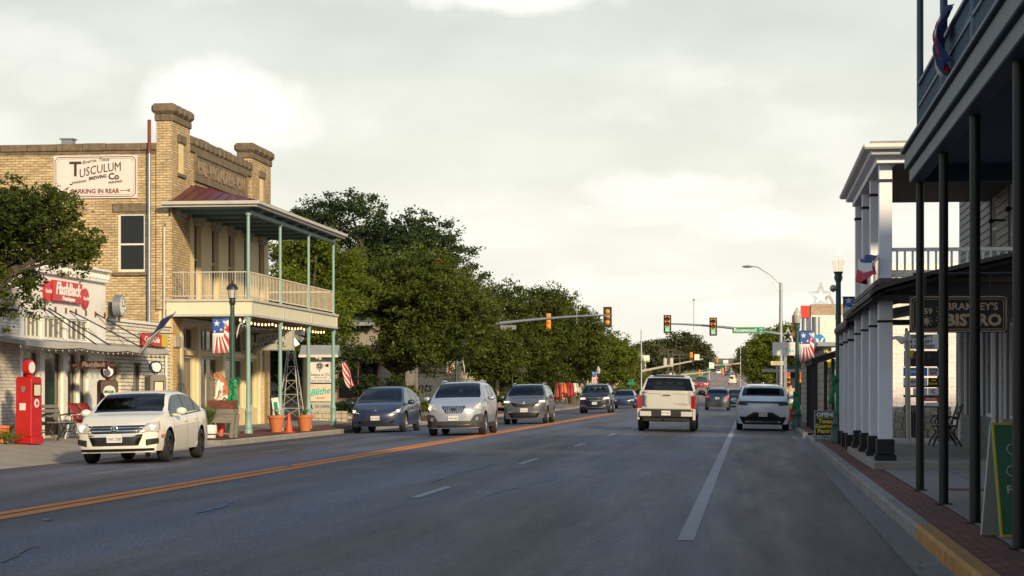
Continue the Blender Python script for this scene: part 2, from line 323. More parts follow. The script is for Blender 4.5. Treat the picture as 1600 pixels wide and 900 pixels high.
def carglass():
    m = bpy.data.materials.new('car_glass'); m.use_nodes = True; t = m.node_tree
    g = t.nodes.new('ShaderNodeBsdfGlossy'); g.inputs['Roughness'].default_value = .04; g.inputs[0].default_value = (.9, .95, 1, 1)
    tr = t.nodes.new('ShaderNodeBsdfTransparent'); tr.inputs[0].default_value = (.52, .57, .54, 1)
    f = t.nodes.new('ShaderNodeFresnel'); f.inputs[0].default_value = 1.42
    # procedural tint variation
    n = t.nodes.new('ShaderNodeTexNoise'); n.inputs['Scale'].default_value = 1.4
    mm = t.nodes.new('ShaderNodeMath'); mm.operation = 'MULTIPLY_ADD'; t.links.new(n.outputs[0], mm.inputs[0]); mm.inputs[1].default_value = .02; t.links.new(f.outputs[0], mm.inputs[2])
    x = t.nodes.new('ShaderNodeMixShader'); t.links.new(mm.outputs[0], x.inputs[0]); t.links.new(tr.outputs[0], x.inputs[1]); t.links.new(g.outputs[0], x.inputs[2])
    t.links.new(x.outputs[0], t.nodes['Material Output'].inputs[0]); MATS['car_glass'] = m
carglass()

# ---------------------------------------------------------------- mesh builder
COL = S.collection
class MB:
    def __init__(s): s.v = []; s.f = []; s.sm = []
    def add(s, vs, fs, smooth=False):
        o = len(s.v); s.v += [tuple(v) for v in vs]; s.f += [tuple(i+o for i in f) for f in fs]; s.sm += [smooth]*len(fs); return s
    def box(s, x0, x1, y0, y1, z0, z1, rot=None, piv=None):
        if x0 > x1: x0, x1 = x1, x0
        if y0 > y1: y0, y1 = y1, y0
        if z0 > z1: z0, z1 = z1, z0
        vs = [Vector((x, y, z)) for z in (z0, z1) for y in (y0, y1) for x in (x0, x1)]
        if rot:
            c = Vector(piv) if piv else Vector(((x0+x1)/2, (y0+y1)/2, (z0+z1)/2))
            M = rot.to_matrix() if hasattr(rot, 'to_matrix') else rot
            vs = [c + M @ (v-c) for v in vs]
        return s.add(vs, [(0, 2, 3, 1), (4, 5, 7, 6), (0, 1, 5, 4), (2, 6, 7, 3), (0, 4, 6, 2), (1, 3, 7, 5)])
    def tube(s, pts, r, n=8, r2=None, cap=True):
        pts = [Vector(p) for p in pts]; k = len(pts); rings = []
        up = Vector((0, 0, 1)); vs = []
        for i, p in enumerate(pts):
            d = (pts[min(i+1, k-1)]-pts[max(i-1, 0)]).normalized()
            a = d.cross(up)
            if a.length < .05: a = d.cross(Vector((1, 0, 0)))
            a.normalize(); b = d.cross(a)
            rr = r if r2 is None else r+(r2-r)*i/(k-1)
            if isinstance(r, (list, tuple)): rr = r[i]
            for j in range(n):
                t = 2*math.pi*j/n; vs.append(p+a*math.cos(t)*rr+b*math.sin(t)*rr)
        fs = [(i*n+j, i*n+(j+1) % n, (i+1)*n+(j+1) % n, (i+1)*n+j) for i in range(k-1) for j in range(n)]
        s.add(vs, fs, n > 6)
        if cap: s.add(vs[:n], [tuple(range(n))]); s.add(vs[-n:], [tuple(reversed(range(n)))])
        return s
    def lathe(s, prof, c=(0, 0, 0), n=16, axis='z', smooth=True, a0=0, caps=True):
        c = Vector(c); vs = []
        for (r, h) in prof:
            for j in range(n):
                t = 2*math.pi*j/n+a0; a, b = r*math.cos(t), r*math.sin(t)
                vs.append(c+Vector((a, b, h) if axis == 'z' else (h, a, b) if axis == 'x' else (b, h, a)))
        k = len(prof)
        s.add(vs, [(i*n+j, i*n+(j+1) % n, (i+1)*n+(j+1) % n, (i+1)*n+j) for i in range(k-1) for j in range(n)], smooth)
        if caps and prof[0][0] > 1e-4: s.add(vs[:n], [tuple(reversed(range(n)))])
        if caps and prof[-1][0] > 1e-4: s.add(vs[-n:], [tuple(range(n))])
        return s
    def prism(s, poly, axis, a, b):
        """poly of 2-D points extruded from a to b; axis x: (y,z); y: (x,z); z: (x,y)"""
        def P(p, t): return {'x': (t, p[0], p[1]), 'y': (p[0], t, p[1]), 'z': (p[0], p[1], t)}[axis]
        n = len(poly); vs = [P(p, a) for p in poly]+[P(p, b) for p in poly]
        s.add(vs, [tuple(range(n)), tuple(reversed(range(n, 2*n)))]+[(i, n+i, n+(i+1) % n, (i+1) % n) for i in range(n)]); return s
    def quad(s, a, b, c, d): return s.add([a, b, c, d], [(0, 1, 2, 3)])
    def ball(s, c, r, n=10, m=6):
        rx, ry, rz = r if isinstance(r, (tuple, list)) else (r, r, r); vs = []
        for i in range(m+1):
            p = math.pi*i/m
            for j in range(n):
                t = 2*math.pi*j/n; vs.append((c[0]+rx*math.sin(p)*math.cos(t), c[1]+ry*math.sin(p)*math.sin(t), c[2]-rz*math.cos(p)))
        return s.add(vs, [(i*n+j, i*n+(j+1) % n, (i+1)*n+(j+1) % n, (i+1)*n+j) for i in range(m) for j in range(n)], True)
    def grid(s, fn, nu, nv, smooth=True):
        vs = [fn(i/nu, j/nv) for i in range(nu+1) for j in range(nv+1)]
        return s.add(vs, [(i*(nv+1)+j, (i+1)*(nv+1)+j, (i+1)*(nv+1)+j+1, i*(nv+1)+j+1) for i in range(nu) for j in range(nv)], smooth)
    def build(s, name, m, parent=None, bevel=0, loc=None, rot=None, solid=0, sharp=40):
        me = bpy.data.meshes.new(name); me.from_pydata(s.v, [], s.f); me.validate()
        bm = bmesh.new(); bm.from_mesh(me); bmesh.ops.remove_doubles(bm, verts=bm.verts, dist=1e-5)
        for f in bm.faces: f.smooth = False
        if bevel:
            ed = [e_ for e_ in bm.edges if len(e_.link_faces) == 2 and e_.calc_face_angle(0) > .5]
            bmesh.ops.bevel(bm, geom=ed, offset=bevel, segments=1, affect='EDGES', clamp_overlap=True)
        bmesh.ops.recalc_face_normals(bm, faces=bm.faces)
        sm = any(s.sm)
        if sm:
            for f in bm.faces: f.smooth = True
        bm.to_mesh(me); bm.free()
        if sm: me.set_sharp_from_angle(angle=R(sharp))
        ms = m if isinstance(m, (list, tuple)) else [m]
        for q in ms: me.materials.append(MATS[q])
        o = bpy.data.objects.new(name, me); COL.objects.link(o)
        if solid:
            md = o.modifiers.new('solid', 'SOLIDIFY'); md.thickness = solid; md.offset = 0
        if loc: o.location = loc
        if rot: o.rotation_euler = rot
        if parent: o.parent = parent
        return o
def tag(o, label=None, cat=None, group=None, kind=None):
    if label: o['label'] = label
    if cat: o['category'] = cat
    if group: o['group'] = group
    if kind: o['kind'] = kind
    return o
def T(name, label, cat, loc=(0, 0, 0), rz=0, group=None):
    o = bpy.data.objects.new(name, None); COL.objects.link(o); o.empty_display_size = .2
    o.location = loc; o.rotation_euler = (0, 0, rz); return tag(o, label, cat, group)
def dup(root, loc, rz=None, label=None, scale=None):
    def rec(o, par):
        c = o.copy(); COL.objects.link(c); c.parent = par
        for k in [q for q in bpy.data.objects if q.parent == o]: rec(k, c)
        return c
    r = rec(root, None); r.location = loc
    if rz is not None: r.rotation_euler = (0, 0, rz)
    if label: r['label'] = label
    if scale: r.scale = (scale,)*3 if not isinstance(scale, tuple) else scale
    return r
def text(s, size, m, parent, loc, rot=(R(90), 0, 0), depth=.012, bold=0, width=None, warp=None, shear=0, name='lettering', serif=False, sp=1.0):
    cu = bpy.data.curves.new('t', 'FONT'); cu.body = s; cu.size = size; cu.align_x = 'CENTER'; cu.align_y = 'CENTER'
    cu.extrude = depth/2; cu.offset = bold; cu.shear = shear; cu.resolution_u = 2; cu.space_character = sp
    ob = bpy.data.objects.new('t', cu); COL.objects.link(ob)
    dg = bpy.context.evaluated_depsgraph_get(); me = bpy.data.meshes.new_from_object(ob.evaluated_get(dg))
    bpy.data.objects.remove(ob); bpy.data.curves.remove(cu)
    xs = [v.co.x for v in me.vertices]
    if width and xs:
        k = width/(max(xs)-min(xs))
        for v in me.vertices: v.co.x *= k
    if warp:
        for v in me.vertices: v.co.x, v.co.y = warp(v.co.x, v.co.y)
    me.materials.clear(); me.materials.append(MATS[m]); me.name = name
    o = bpy.data.objects.new(name, me); COL.objects.link(o); o.location = loc; o.rotation_euler = rot
    if parent: o.parent = parent
    return o
FX = (R(90), 0, R(90))      # text facing +X
FY = (R(90), 0, 0)          # text facing the camera (-Y)
def wall(mb, axis, pos, th, u0, u1, z0, z1, holes):
    """wall sheet of thickness th on plane axis=pos, tiled round rectangular holes (ua,ub,za,zb)"""
    us = sorted({u0, u1, *[h[0] for h in holes], *[h[1] for h in holes]}); zs = sorted({z0, z1, *[h[2] for h in holes], *[h[3] for h in holes]})
    for a, b in zip(us, us[1:]):
        run = None
        for c, d in zip(zs, zs[1:]):
            um, zm = (a+b)/2, (c+d)/2
            if any(h[0] < um < h[1] and h[2] < zm < h[3] for h in holes): run = None; continue
            if axis == 'x': mb.box(pos, pos+th, a, b, c, d)
            else: mb.box(a, b, pos, pos+th, c, d)
def window(parent, axis, pos, u0, u1, z0, z1, frame='window_white', glass='window_glass', fw=.06, rows=2, cols=1, sign=1, depth=.10, name='window', mid=.5):
    """window set in a hole; pos is the outer wall face, sign the outward direction"""
    p = pos - sign*depth; g = MB(); f = MB()
    def bx(mb, a, b, c, d, e0, e1):
        if axis == 'x': mb.box(p+sign*e0, p+sign*e1, a, b, c, d)
        else: mb.box(a, b, p+sign*e0, p+sign*e1, c, d)
    bx(f, u0, u0+fw, z0, z1, -.03, .05); bx(f, u1-fw, u1, z0, z1, -.03, .05)
    bx(f, u0+fw, u1-fw, z0, z0+fw, -.03, .05); bx(f, u0+fw, u1-fw, z1-fw, z1, -.03, .05)
    for i in range(1, rows):
        zc = z0+(z1-z0)*(mid if rows == 2 else i/rows); bx(f, u0+fw, u1-fw, zc-fw*.4, zc+fw*.4, -.028, .045)
    for i in range(1, cols):
        uc = u0+(u1-u0)*i/cols; bx(f, uc-fw*.3, uc+fw*.3, z0+fw, z1-fw, -.026, .04)
    o = f.build(name, frame, parent); bx(g, u0+.01, u1-.01, z0+.01, z1-.01, -.012, .006); g.build('pane', glass, o); return o
# ---------------------------------------------------------------- vehicles
def smooth_tab(tab, x):
    # monotone cubic-ish interpolation through (x,z) points
    if x <= tab[0][0]: return tab[0][1]
    if x >= tab[-1][0]: return tab[-1][1]
    for i in range(len(tab)-1):
        a, b = tab[i], tab[i+1]
        if x <= b[0]:
            def slope(k):
                if k <= 0 or k >= len(tab)-1: j = min(max(k, 0), len(tab)-2); return (tab[j+1][1]-tab[j][1])/(tab[j+1][0]-tab[j][0])
                s1 = (tab[k][1]-tab[k-1][1])/(tab[k][0]-tab[k-1][0]); s2 = (tab[k+1][1]-tab[k][1])/(tab[k+1][0]-tab[k][0])
                return 0 if s1*s2 <= 0 else 2*s1*s2/(s1+s2)
            h = b[0]-a[0]; t = (x-a[0])/h; m0, m1 = slope(i)*h, slope(i+1)*h
            return (2*t**3-3*t**2+1)*a[1]+(t**3-2*t**2+t)*m0+(-2*t**3+3*t**2)*b[1]+(t**3-t**2)*m1
def car(name, label, cat, paint, L_, Wd, top, belt, wheels, wr_, xws, xroof, xrear, xcow, rails=False, tum=.36, bot=.24,
        rf=.28, rr=.2, rim='rim_silver', seats=True, fr=None, rear=None, cut=None, pillars=(), doors=(), clad=None, low=False, group=None, spokes=10, bedroof=None, mirr=None, gw=1.0, frbot=.2):
    root = T(name, label, cat, group=group); hw = Wd/2; xf = L_/2-rf; xr = -L_/2+rr
    def wx(x):
        t = max(0, (x-(xf-.9))/.9); u = max(0, ((xr+.8)-x)/.8)
        return hw*(1-.10*t*t-.07*u*u)
    def botz(x):
        z = bot
        for xw in wheels:
            d = abs(x-xw); ra = wr_*1.17
            if d < ra: z = max(z, wr_+math.sqrt(max(0, ra*ra-d*d)))
        return z
    xs = set(np.linspace(xr, xf, 34 if not low else 16))
    for xw in wheels:
        ra = wr_*1.17
        xs |= {xw+ra*math.cos(math.pi*k/14) for k in range(15)} | {xw-ra-.001, xw+ra+.001} if not low else {xw+ra*math.cos(math.pi*k/6) for k in range(7)} | {xw-ra-.01, xw+ra+.01}
    xs |= {xws[0], xws[1], xrear[0], xrear[1]}; 
    for p in pillars: xs |= {p-.05, p+.05}
    for d in doors: xs |= {d}
    xs = sorted(x for x in xs if xr-1e-6 <= x <= xf+1e-6)
    q = [xs[0]]
    for x in xs[1:]:
        if x-q[-1] > .0009: q.append(x)
    xs = q
    def sect(x):
        w = wx(x); zt = smooth_tab(top, x); zb = smooth_tab(belt, x); zt = max(zt, zb+.02); b = botz(x)
        h = zt-zb; wr = w*.955-tum*h-.01; zl = max(b, bot)
        hs = [(w*(.95 if b <= bot+.01 else .985), b)]
        for f_, k in ((.18, .985), (.42, 1.0), (.70, .995), (.90, .975)):
            z = bot+(zb-bot)*f_; hs.append((w*k, max(z, b+.004*(1+f_))))
        hs.append((w*.955, max(zb, b+.01)))
        hs.append((w*.955-.008-tum*h*.07, zb+h*.07))
        hs.append((w*.955-tum*h*.5+.012*min(1, h*3), zb+h*.45))
        hs.append((w*.955-tum*h*.88, zb+h*.83))
        hs.append((wr+.0, zb+h*.90))
        hs.append((wr-.055-.02*(h < .2), zb+h*.965))
        hs.append((wr*.62, zb+h*.992+.004)); hs.append((wr*.3, zt+.004)); hs.append((0, zt+.006))
        return hs
    secs = [sect(x) for x in xs]; nr = len(secs[0]); cell = {}
    def put(key, vs): cell.setdefault(key, MB()).add(vs, [(0, 1, 2, 3)], True)
    for i in range(len(xs)-1):
        xm = (xs[i]+xs[i+1])/2
        for j in range(nr-1):
            h = smooth_tab(top, xm)-smooth_tab(belt, xm)
            for sg in (1, -1):
                a = [(xs[i], sg*secs[i][j][0], secs[i][j][1]), (xs[i+1], sg*secs[i+1][j][0], secs[i+1][j][1]), (xs[i+1], sg*secs[i+1][j+1][0], secs[i+1][j+1][1]), (xs[i], sg*secs[i][j+1][0], secs[i][j+1][1])]
                key = 'body'
                if j >= 10 and xws[1] <= xm <= xws[0]: key = 'windshield'
                elif j >= 10 and xrear[1] <= xm <= xrear[0]: key = 'rear_window'
                elif 6 <= j <= 7 and xcow[1] < xm < xcow[0] and h > .12:
                    pk = [p for p in pillars if abs(xm-p) < .05]
                    if pk: key = 'pillar'
                    else: key = ('side_window', sg, sum(xm > p for p in pillars))
                elif j <= 4 and len(doors) > 1 and doors[-1] < xm < doors[0] and botz(xm) <= bot+.001:
                    if clad and j <= 0: key = 'cladding'
                    else: key = ('door', sg, sum(xm > p for p in doors[1:-1]))
                elif clad and (j == 0 and True): key = 'cladding'
                put(key, a)
    body = cell['body']
    # nose and tail
    def face(xe, sg, rake, prof):
        sc = secs[-1] if sg > 0 else secs[0]; w = wx(xe); zh = sc[5][1]; ztop = sc[-1][1]
        zl = bot if sg < 0 else bot-.02
        def F(y, z):
            t = min(1, abs(y)/w); g = smooth_tab(prof, (z-zl)/(ztop-zl))
            return xe+sg*rake*(1-t**3.0)*g+sg*(-.02)*(1-g)*0
        rows = [(ztop, None)]; K = 9; mb = body; ny = 14
        hood = [(-p[0], p[1]) for p in sc[5:]][:] + [(p[0], p[1]) for p in reversed(sc[5:])][1:]
        def row(k):
            if k == 0: return [(xe, y, z) for (y, z) in hood]
            u = k/K
            rws = []
            for (y, z0) in hood:
                z = z0+(zl-z0)*u; yy = y*(1+.03*math.sin(u*3.1))*(1-.03*u); 
                rws.append((F(yy, z), yy, z))
            return rws
        rr_ = [row(k) for k in range(K+1)]; n = len(hood)
        for k in range(K):
            for j in range(n-1): body.add([rr_[k][j], rr_[k][j+1], rr_[k+1][j+1], rr_[k+1][j]], [(0, 1, 2, 3)], True)
        # close the cheek between the fascia edge and the flank
        for s2 in (0, -1):
            yy = -1 if s2 == 0 else 1
            fl = [(xe, yy*p[0], p[1]) for p in sc[:6]]; ed = [rr_[k][s2] for k in range(K+1)]
            for k in range(K):
                zt_, zb_ = ed[k][2], ed[k+1][2]
                def on(z):
                    for a_, b_ in zip(fl, fl[1:]):
                        if a_[2] <= z <= b_[2]: t = (z-a_[2])/max(1e-6, b_[2]-a_[2]); return (xe, a_[1]+(b_[1]-a_[1])*t, z)
                    return (xe, fl[0][1], max(z, fl[0][2])) if z < fl[0][2] else fl[-1]
                body.add([ed[k], ed[k+1], on(zb_), on(zt_)], [(0, 1, 2, 3)], True)
        return F
    F1 = face(xf, 1, rf, fr or [(0, .72), (.15, .95), (.5, 1.0), (.8, .90), (1, .0)])
    F2 = face(xr, -1, rr, rear or [(0, .8), (.3, 1), (.6, .8), (.9, .5), (1, .0)])
    objs = {}
    for k, mb in cell.items():
        n_ = k if isinstance(k, str) else k[0]
        mt = 'car_glass' if 'window' in n_ or n_ == 'windshield' else 'car_black' if n_ == 'pillar' else (clad or 'plastic_grey') if n_ == 'cladding' else paint
        objs[k] = mb.build(n_, mt, root, sharp=32)
    # seams between the doors
    if doors and not low:
        sm_ = MB()
        for d in doors:
            if botz(d) > bot+.002 : pass
            s_ = sect(d)[:6]
            for sg in (1, -1):
                for a_, b_ in zip(s_, s_[1:]):
                    sm_.add([(d-.006, sg*(a_[0]+.002), a_[1]), (d+.006, sg*(a_[0]+.002), a_[1]), (d+.006, sg*(b_[0]+.002), b_[1]), (d-.006, sg*(b_[0]+.002), b_[1])], [(0, 1, 2, 3)])
        sm_.build('door_gap', 'car_black', root)
        for i_, d in enumerate(doors[:-1]):
            for sg in (1, -1):
                xx = doors[i_+1]+.16; zb = smooth_tab(belt, xx); w = wx(xx)*.985
                MB().box(xx-.09, xx+.09, sg*w, sg*(w+.03), zb-.15, zb-.115).build('door_handle', paint, root, bevel=.008)
    # belt moulding
    bm_ = MB()
    for i in range(len(xs)-1):
        if xcow[1] < xs[i] and xs[i+1] < xcow[0]:
            for sg in (1, -1):
                a_, b_ = secs[i][5], secs[i+1][5]
                bm_.add([(xs[i], sg*(a_[0]+.004), a_[1]-.012), (xs[i+1], sg*(b_[0]+.004), b_[1]-.012), (xs[i+1], sg*(b_[0]-.002), b_[1]+.016), (xs[i], sg*(a_[0]-.002), a_[1]+.016)], [(0, 1, 2, 3)])
    if bm_.v: bm_.build('window_trim', 'car_black', root)
    # underbody, wheels
    MB().box(xr+.03, xf+rf*.3, -(hw-.34), hw-.34, bot-.02, bot+.34).box(xr+.02, xf, -(hw-.14), hw-.14, wr_*1.9, wr_*1.9+.05).build('underbody', 'car_under', root)
    lin = MB()
    for xw in wheels: lin.box(xw-wr_*1.2, xw+wr_*1.2, -(hw-.28), hw-.28, bot, wr_*2.1)
    lin.build('wheel_well', 'car_under', root)
    for xw in wheels:
        for sg in (1, -1):
            yo = sg*(hw-.015); a = .215
            tw = MB().lathe([(wr_*.62, 0), (wr_*.68, .0), (wr_*.93, .012), (wr_, .05), (wr_, a-.05), (wr_*.93, a), (wr_*.6, a)], (0, 0, 0), 26 if not low else 12, 'y', caps=low)
            if sg > 0: tw.v = [(x, -y, z) for x, y, z in tw.v]
            w_ = tw.build('wheel', 'rubber', root, loc=(xw, yo, wr_))
            if low: continue
            rm = MB(); R2 = wr_*.665
            rm.lathe([(R2, .012), (R2*.93, .006), (R2*.9, .05), (R2*.9, .1)], (0, 0, 0), 26, 'y', caps=False); rm.lathe([(.0, .012), (.055, .014), (.06, .04)], (0, 0, 0), 12, 'y')
            for k in range(spokes):
                t = 2*math.pi*k/spokes; c, s__ = math.cos(t), math.sin(t); u = Vector((c, 0, s__)); v = Vector((-s__, 0, c)); wa = .028 if spokes > 7 else .045
                p0, p1 = u*.05, u*R2*.93
                rm.add([p0-v*wa+Vector((0, .02, 0)), p0+v*wa+Vector((0, .02, 0)), p1+v*wa*.7+Vector((0, .016, 0)), p1-v*wa*.7+Vector((0, .016, 0)),
                        p0-v*wa+Vector((0, .06, 0)), p0+v*wa+Vector((0, .06, 0)), p1+v*wa*.7+Vector((0, .05, 0)), p1-v*wa*.7+Vector((0, .05, 0))],
                       [(0, 1, 2, 3), (0, 4, 5, 1), (3, 2, 6, 7), (1, 5, 6, 2), (0, 3, 7, 4)])
            if sg > 0: rm.v = [(x, -y, z) for x, y, z in rm.v]
            rm.build('rim', rim, w_)
            dk = MB().lathe([(0, .062), (R2*.9, .064), (R2*.9, .09)], (0, 0, 0), 20, 'y')
            if sg > 0: dk.v = [(x, -y, z) for x, y, z in dk.v]
            dk.build('brake_disc', 'plastic_grey', w_)
    # mirrors
    xm_ = xws[0]-.42 if mirr is None else mirr
    zb = smooth_tab(belt, xm_)
    for sg in (1, -1):
        m_ = MB(); yo = sg*(hw+.11); s_ = Wd/1.85
        m_.ball((xm_, yo, zb+.09), (.085, .125*s_, .085*s_), 12, 8); m_.box(xm_-.03, xm_+.03, sg*(hw*.93), yo, zb+.0, zb+.04)
        m_.build('mirror', paint if not bedroof else 'car_black', root)
    # seats and dash
    if seats:
        se = MB()
        zf = bot+.2; xa = (xws[1]+.0)
        zr_ = smooth_tab(top, xa-.3)
        for xx in (xa-.28, xa-1.15):
            for yy in ((-.36, .36) if xx > xa-.6 else (-.36, 0, .36)):
                se.box(xx-.07, xx+.07, yy-.22, yy+.22, zf+.1, zr_-.38, Matrix.Rotation(R(-12), 3, 'Y')); se.box(xx-.14, xx-.06, yy-.12, yy+.12, zr_-.37, zr_-.21)
        se.box(xa-1.3, xa+.15, -hw*.75, hw*.75, zf-.02, zf+.22)
        se.build('seat', 'seat_dark', root, bevel=.03)
        cw = xws[0]; zc = smooth_tab(belt, cw-.2)
        MB().box(cw-.5, cw-.12, -hw*.82, hw*.82, zc-.22, zc-.05).build('dashboard', 'car_black', root, bevel=.03)
        MB().lathe([(.17, -.012), (.185, 0), (.17, .012), (.155, 0), (.17, -.012)], (0, 0, 0), 18, 'x').box(-.01, .01, -.15, .15, -.02, .02).build('steering_wheel', 'car_black', root, loc=(cw-.62, .36, zc-.05), rot=(0, R(-22), 0))
    if rails:
        x0, x1 = xroof[1]+.1, xroof[0]-.05
        for sg in (1, -1):
            pts = []
            for k in range(9):
                x = x0+(x1-x0)*k/8; s_ = sect(x); yy = s_[10][0]; z = s_[10][1]+(.055 if 0 < k < 8 else .0); pts.append((x, sg*(yy-.0), z))
            MB().tube(pts, .016, 6).build('roof_rail', rails if isinstance(rails, str) else 'car_black', root)
    root['F1'] = 0; del root['F1']
    return root, F1, F2, sect
def patch(root, F, sg, c, m, name, off=.008, nu=8, nv=4, th=.0, parent=None, rot180=False):
    """four corners (y,z) of a panel laid on a nose (sg=1) or tail (sg=-1)"""
    mb = MB()
    def fn(u, v):
        y = (c[0][0]*(1-u)+c[1][0]*u)*(1-v)+(c[3][0]*(1-u)+c[2][0]*u)*v; z = (c[0][1]*(1-u)+c[1][1]*u)*(1-v)+(c[3][1]*(1-u)+c[2][1]*u)*v
        return (F(y, z)+sg*off, y, z)
    mb.grid(fn, nu, nv)
    def fn2(u, v):
        p = fn(u, v); return (p[0]-sg*(off+.015), p[1], p[2])
    for (a, b) in (((0, 0), (1, 0)), ((1, 0), (1, 1)), ((1, 1), (0, 1)), ((0, 1), (0, 0))):
        for k in range(nu):
            t, t2 = k/nu, (k+1)/nu; A = (a[0]+(b[0]-a[0])*t, a[1]+(b[1]-a[1])*t); B = (a[0]+(b[0]-a[0])*t2, a[1]+(b[1]-a[1])*t2)
            mb.add([fn(*A), fn(*B), fn2(*B), fn2(*A)], [(0, 1, 2, 3)])
    return mb.build(name, m, parent or root)
def both(root, F, sg, c, m, name, **k):
    a = patch(root, F, sg, c, m, name, **k); b = patch(root, F, sg, [(-y, z) for y, z in reversed(c)], m, name, **k); return a, b
def plate(root, F, sg, z, s='BRC 1902', h=.15, w=.31, m='plate', ink='ink', y0=0):
    x = F(y0, z)+sg*.012
    p = MB().box(min(x, x+sg*.012), max(x, x+sg*.012), y0-w/2, y0+w/2, z-h/2, z+h/2).build('licence_plate', m, root)
    text(s, .085, ink, p, (x+sg*.014, y0, z-.012), FX if sg > 0 else (R(90), 0, R(-90)), .003, width=w*.84)
    return p
def lamp_disc(parent, F, y, z, r, m='head_lit', sg=1, off=.016):
    return MB().lathe([(0, sg*(off+.012)), (r*.8, sg*(off+.008)), (r, sg*off), (r, -.03*sg)], (F(y, z), y, z), 14, 'x').build('headlight_bulb', m, parent)
def place(root, x, y, heading, tilt=True):
    root.location = (x, y, zroad(x, y))
    roll = math.atan((zroad(x+.8, y)-zroad(x-.8, y))/1.6) if tilt else 0
    M = Matrix.Rotation(-roll, 4, 'Y') @ Matrix.Rotation(heading, 4, 'Z')
    root.rotation_euler = M.to_euler()

HS = R(-90)    # heading toward the camera
HN = R(90)
# 1 white sedan
c, F, G, sc = car('sedan', '', 'car', 'p_white', 4.55, 1.76, [(-2.1, 1.02), (-1.72, 1.06), (-1.45, 1.12), (-.85, 1.385), (-.3, 1.45), (.3, 1.44), (.62, 1.385), (1.25, 1.03), (1.35, 1.0), (1.7, .93), (2.0, .80)],
    [(-2.1, .99), (-1.4, 1.00), (0, .945), (1.2, .91), (1.7, .86), (2.0, .74)], (-1.33, 1.30), .325, (1.27, .60), (.55, -.9), (-.95, -1.62), (1.15, -1.45), pillars=(-.10, -.93), doors=(.98, -.10, -1.02), rf=.26, rr=.2, rim='rim_black', spokes=5)
tag(c, 'white four-door sedan with headlights on driving toward us past the antiques shop')
g = patch(c, F, 1, [(-.56, .60), (.56, .60), (.62, .76), (-.62, .76)], 'car_black', 'grille')
for z in (.655, .715):
    patch(c, F, 1, [(-.55, z-.010), (.55, z-.010), (.56, z+.010), (-.56, z+.010)], 'chrome', 'grille_bar', off=.016, parent=g)
em = MB().lathe([(0, .03), (.06, .03), (.075, .02), (.075, 0)], (F(0, .69)+.006, 0, .69), 18, 'x').build('emblem', 'chrome', g)
MB().lathe([(0, .034), (.052, .032), (.054, .02)], (F(0, .69)+.006, 0, .69), 18, 'x').build('emblem_ground', 'p_navy', em)
text('V', .055, 'chrome', em, (F(0, .69)+.042, 0, .712), FX, .004, bold=.003); text('W', .055, 'chrome', em, (F(0, .69)+.042, 0, .668), FX, .004, bold=.003)
patch(c, F, 1, [(-.46, .36), (.46, .36), (.54, .545), (-.54, .545)], 'car_black', 'lower_intake')
patch(c, F, 1, [(-.54, .535), (.54, .535), (.55, .585), (-.55, .585)], 'chrome', 'chrome_strip', off=.012)
for o in both(c, F, 1, [(.60, .35), (.82, .39), (.82, .50), (.60, .475)], 'car_black', 'fog_intake'): pass
h1, h2 = both(c, F, 1, [(.47, .61), (.85, .63), (.85, .83), (.60, .80)], 'head_glass', 'headlight', off=.014)
lamp_disc(h1, F, .70, .71, .052); lamp_disc(h2, F, -.70, .71, .07)
patch(c, F, 1, [(-.74, .25), (.74, .25), (.74, .30), (-.74, .30)], 'car_black', 'lip', off=.02)
for sg in (1, -1): MB().box(1.74, 1.86, sg*.845, sg*.872, .52, .565).build('side_marker', 'amber', c)
plate(c, F, 1, .50, 'HWC 7208')
both(c, G, -1, [(.50, .68), (.82, .68), (.82, .86), (.5, .86)], 'tail_red', 'taillight')
_p = c; place(c, -12.5, 41.5, HS+R(1.5))
# 2 dark blue electric crossover
c, F, G, sc = car('crossover', 'dark blue smooth-nosed crossover with driver, behind the white sedan near the terracotta pots', 'car', 'p_blue', 4.72, 1.90, [(-2.1, 1.12), (-1.85, 1.22), (-1.3, 1.42), (-.6, 1.59), (0, 1.61), (.45, 1.55), (.85, 1.37), (1.55, 1.03), (1.75, .98), (2.1, .82)],
    [(-2.1, 1.08), (-1.4, 1.08), (0, .98), (1.3, .94), (1.8, .86), (2.1, .76)], (-1.42, 1.47), .35, (1.52, .50), (.45, -1.2), (-1.25, -1.95), (1.3, -1.55), pillars=(-.1, -1.15), doors=(1.05, -.1, -1.05), rf=.28, rr=.22, fr=[(0, .7), (.15, .93), (.5, 1.0), (.8, .85), (1, 0)], spokes=9)
h1, h2 = both(c, F, 1, [(.52, .66), (.84, .70), (.86, .83), (.66, .73)], 'head_glass', 'headlight', off=.012)
lamp_disc(h1, F, .76, .745, .05); lamp_disc(h2, F, -.76, .745, .05)
patch(c, F, 1, [(-.58, .32), (.58, .32), (.66, .42), (-.66, .42)], 'car_black', 'lower_intake'); patch(c, F, 1, [(-.05, .75), (.05, .75), (.01, .80), (-.01, .80)], 'chrome', 'emblem')
plate(c, F, 1, .51, 'SKC 5048'); both(c, G, -1, [(.4, .9), (.85, .9), (.85, 1.0), (.4, 1.0)], 'tail_red', 'taillight')
place(c, -12.8, 71.8, HS); _t = c
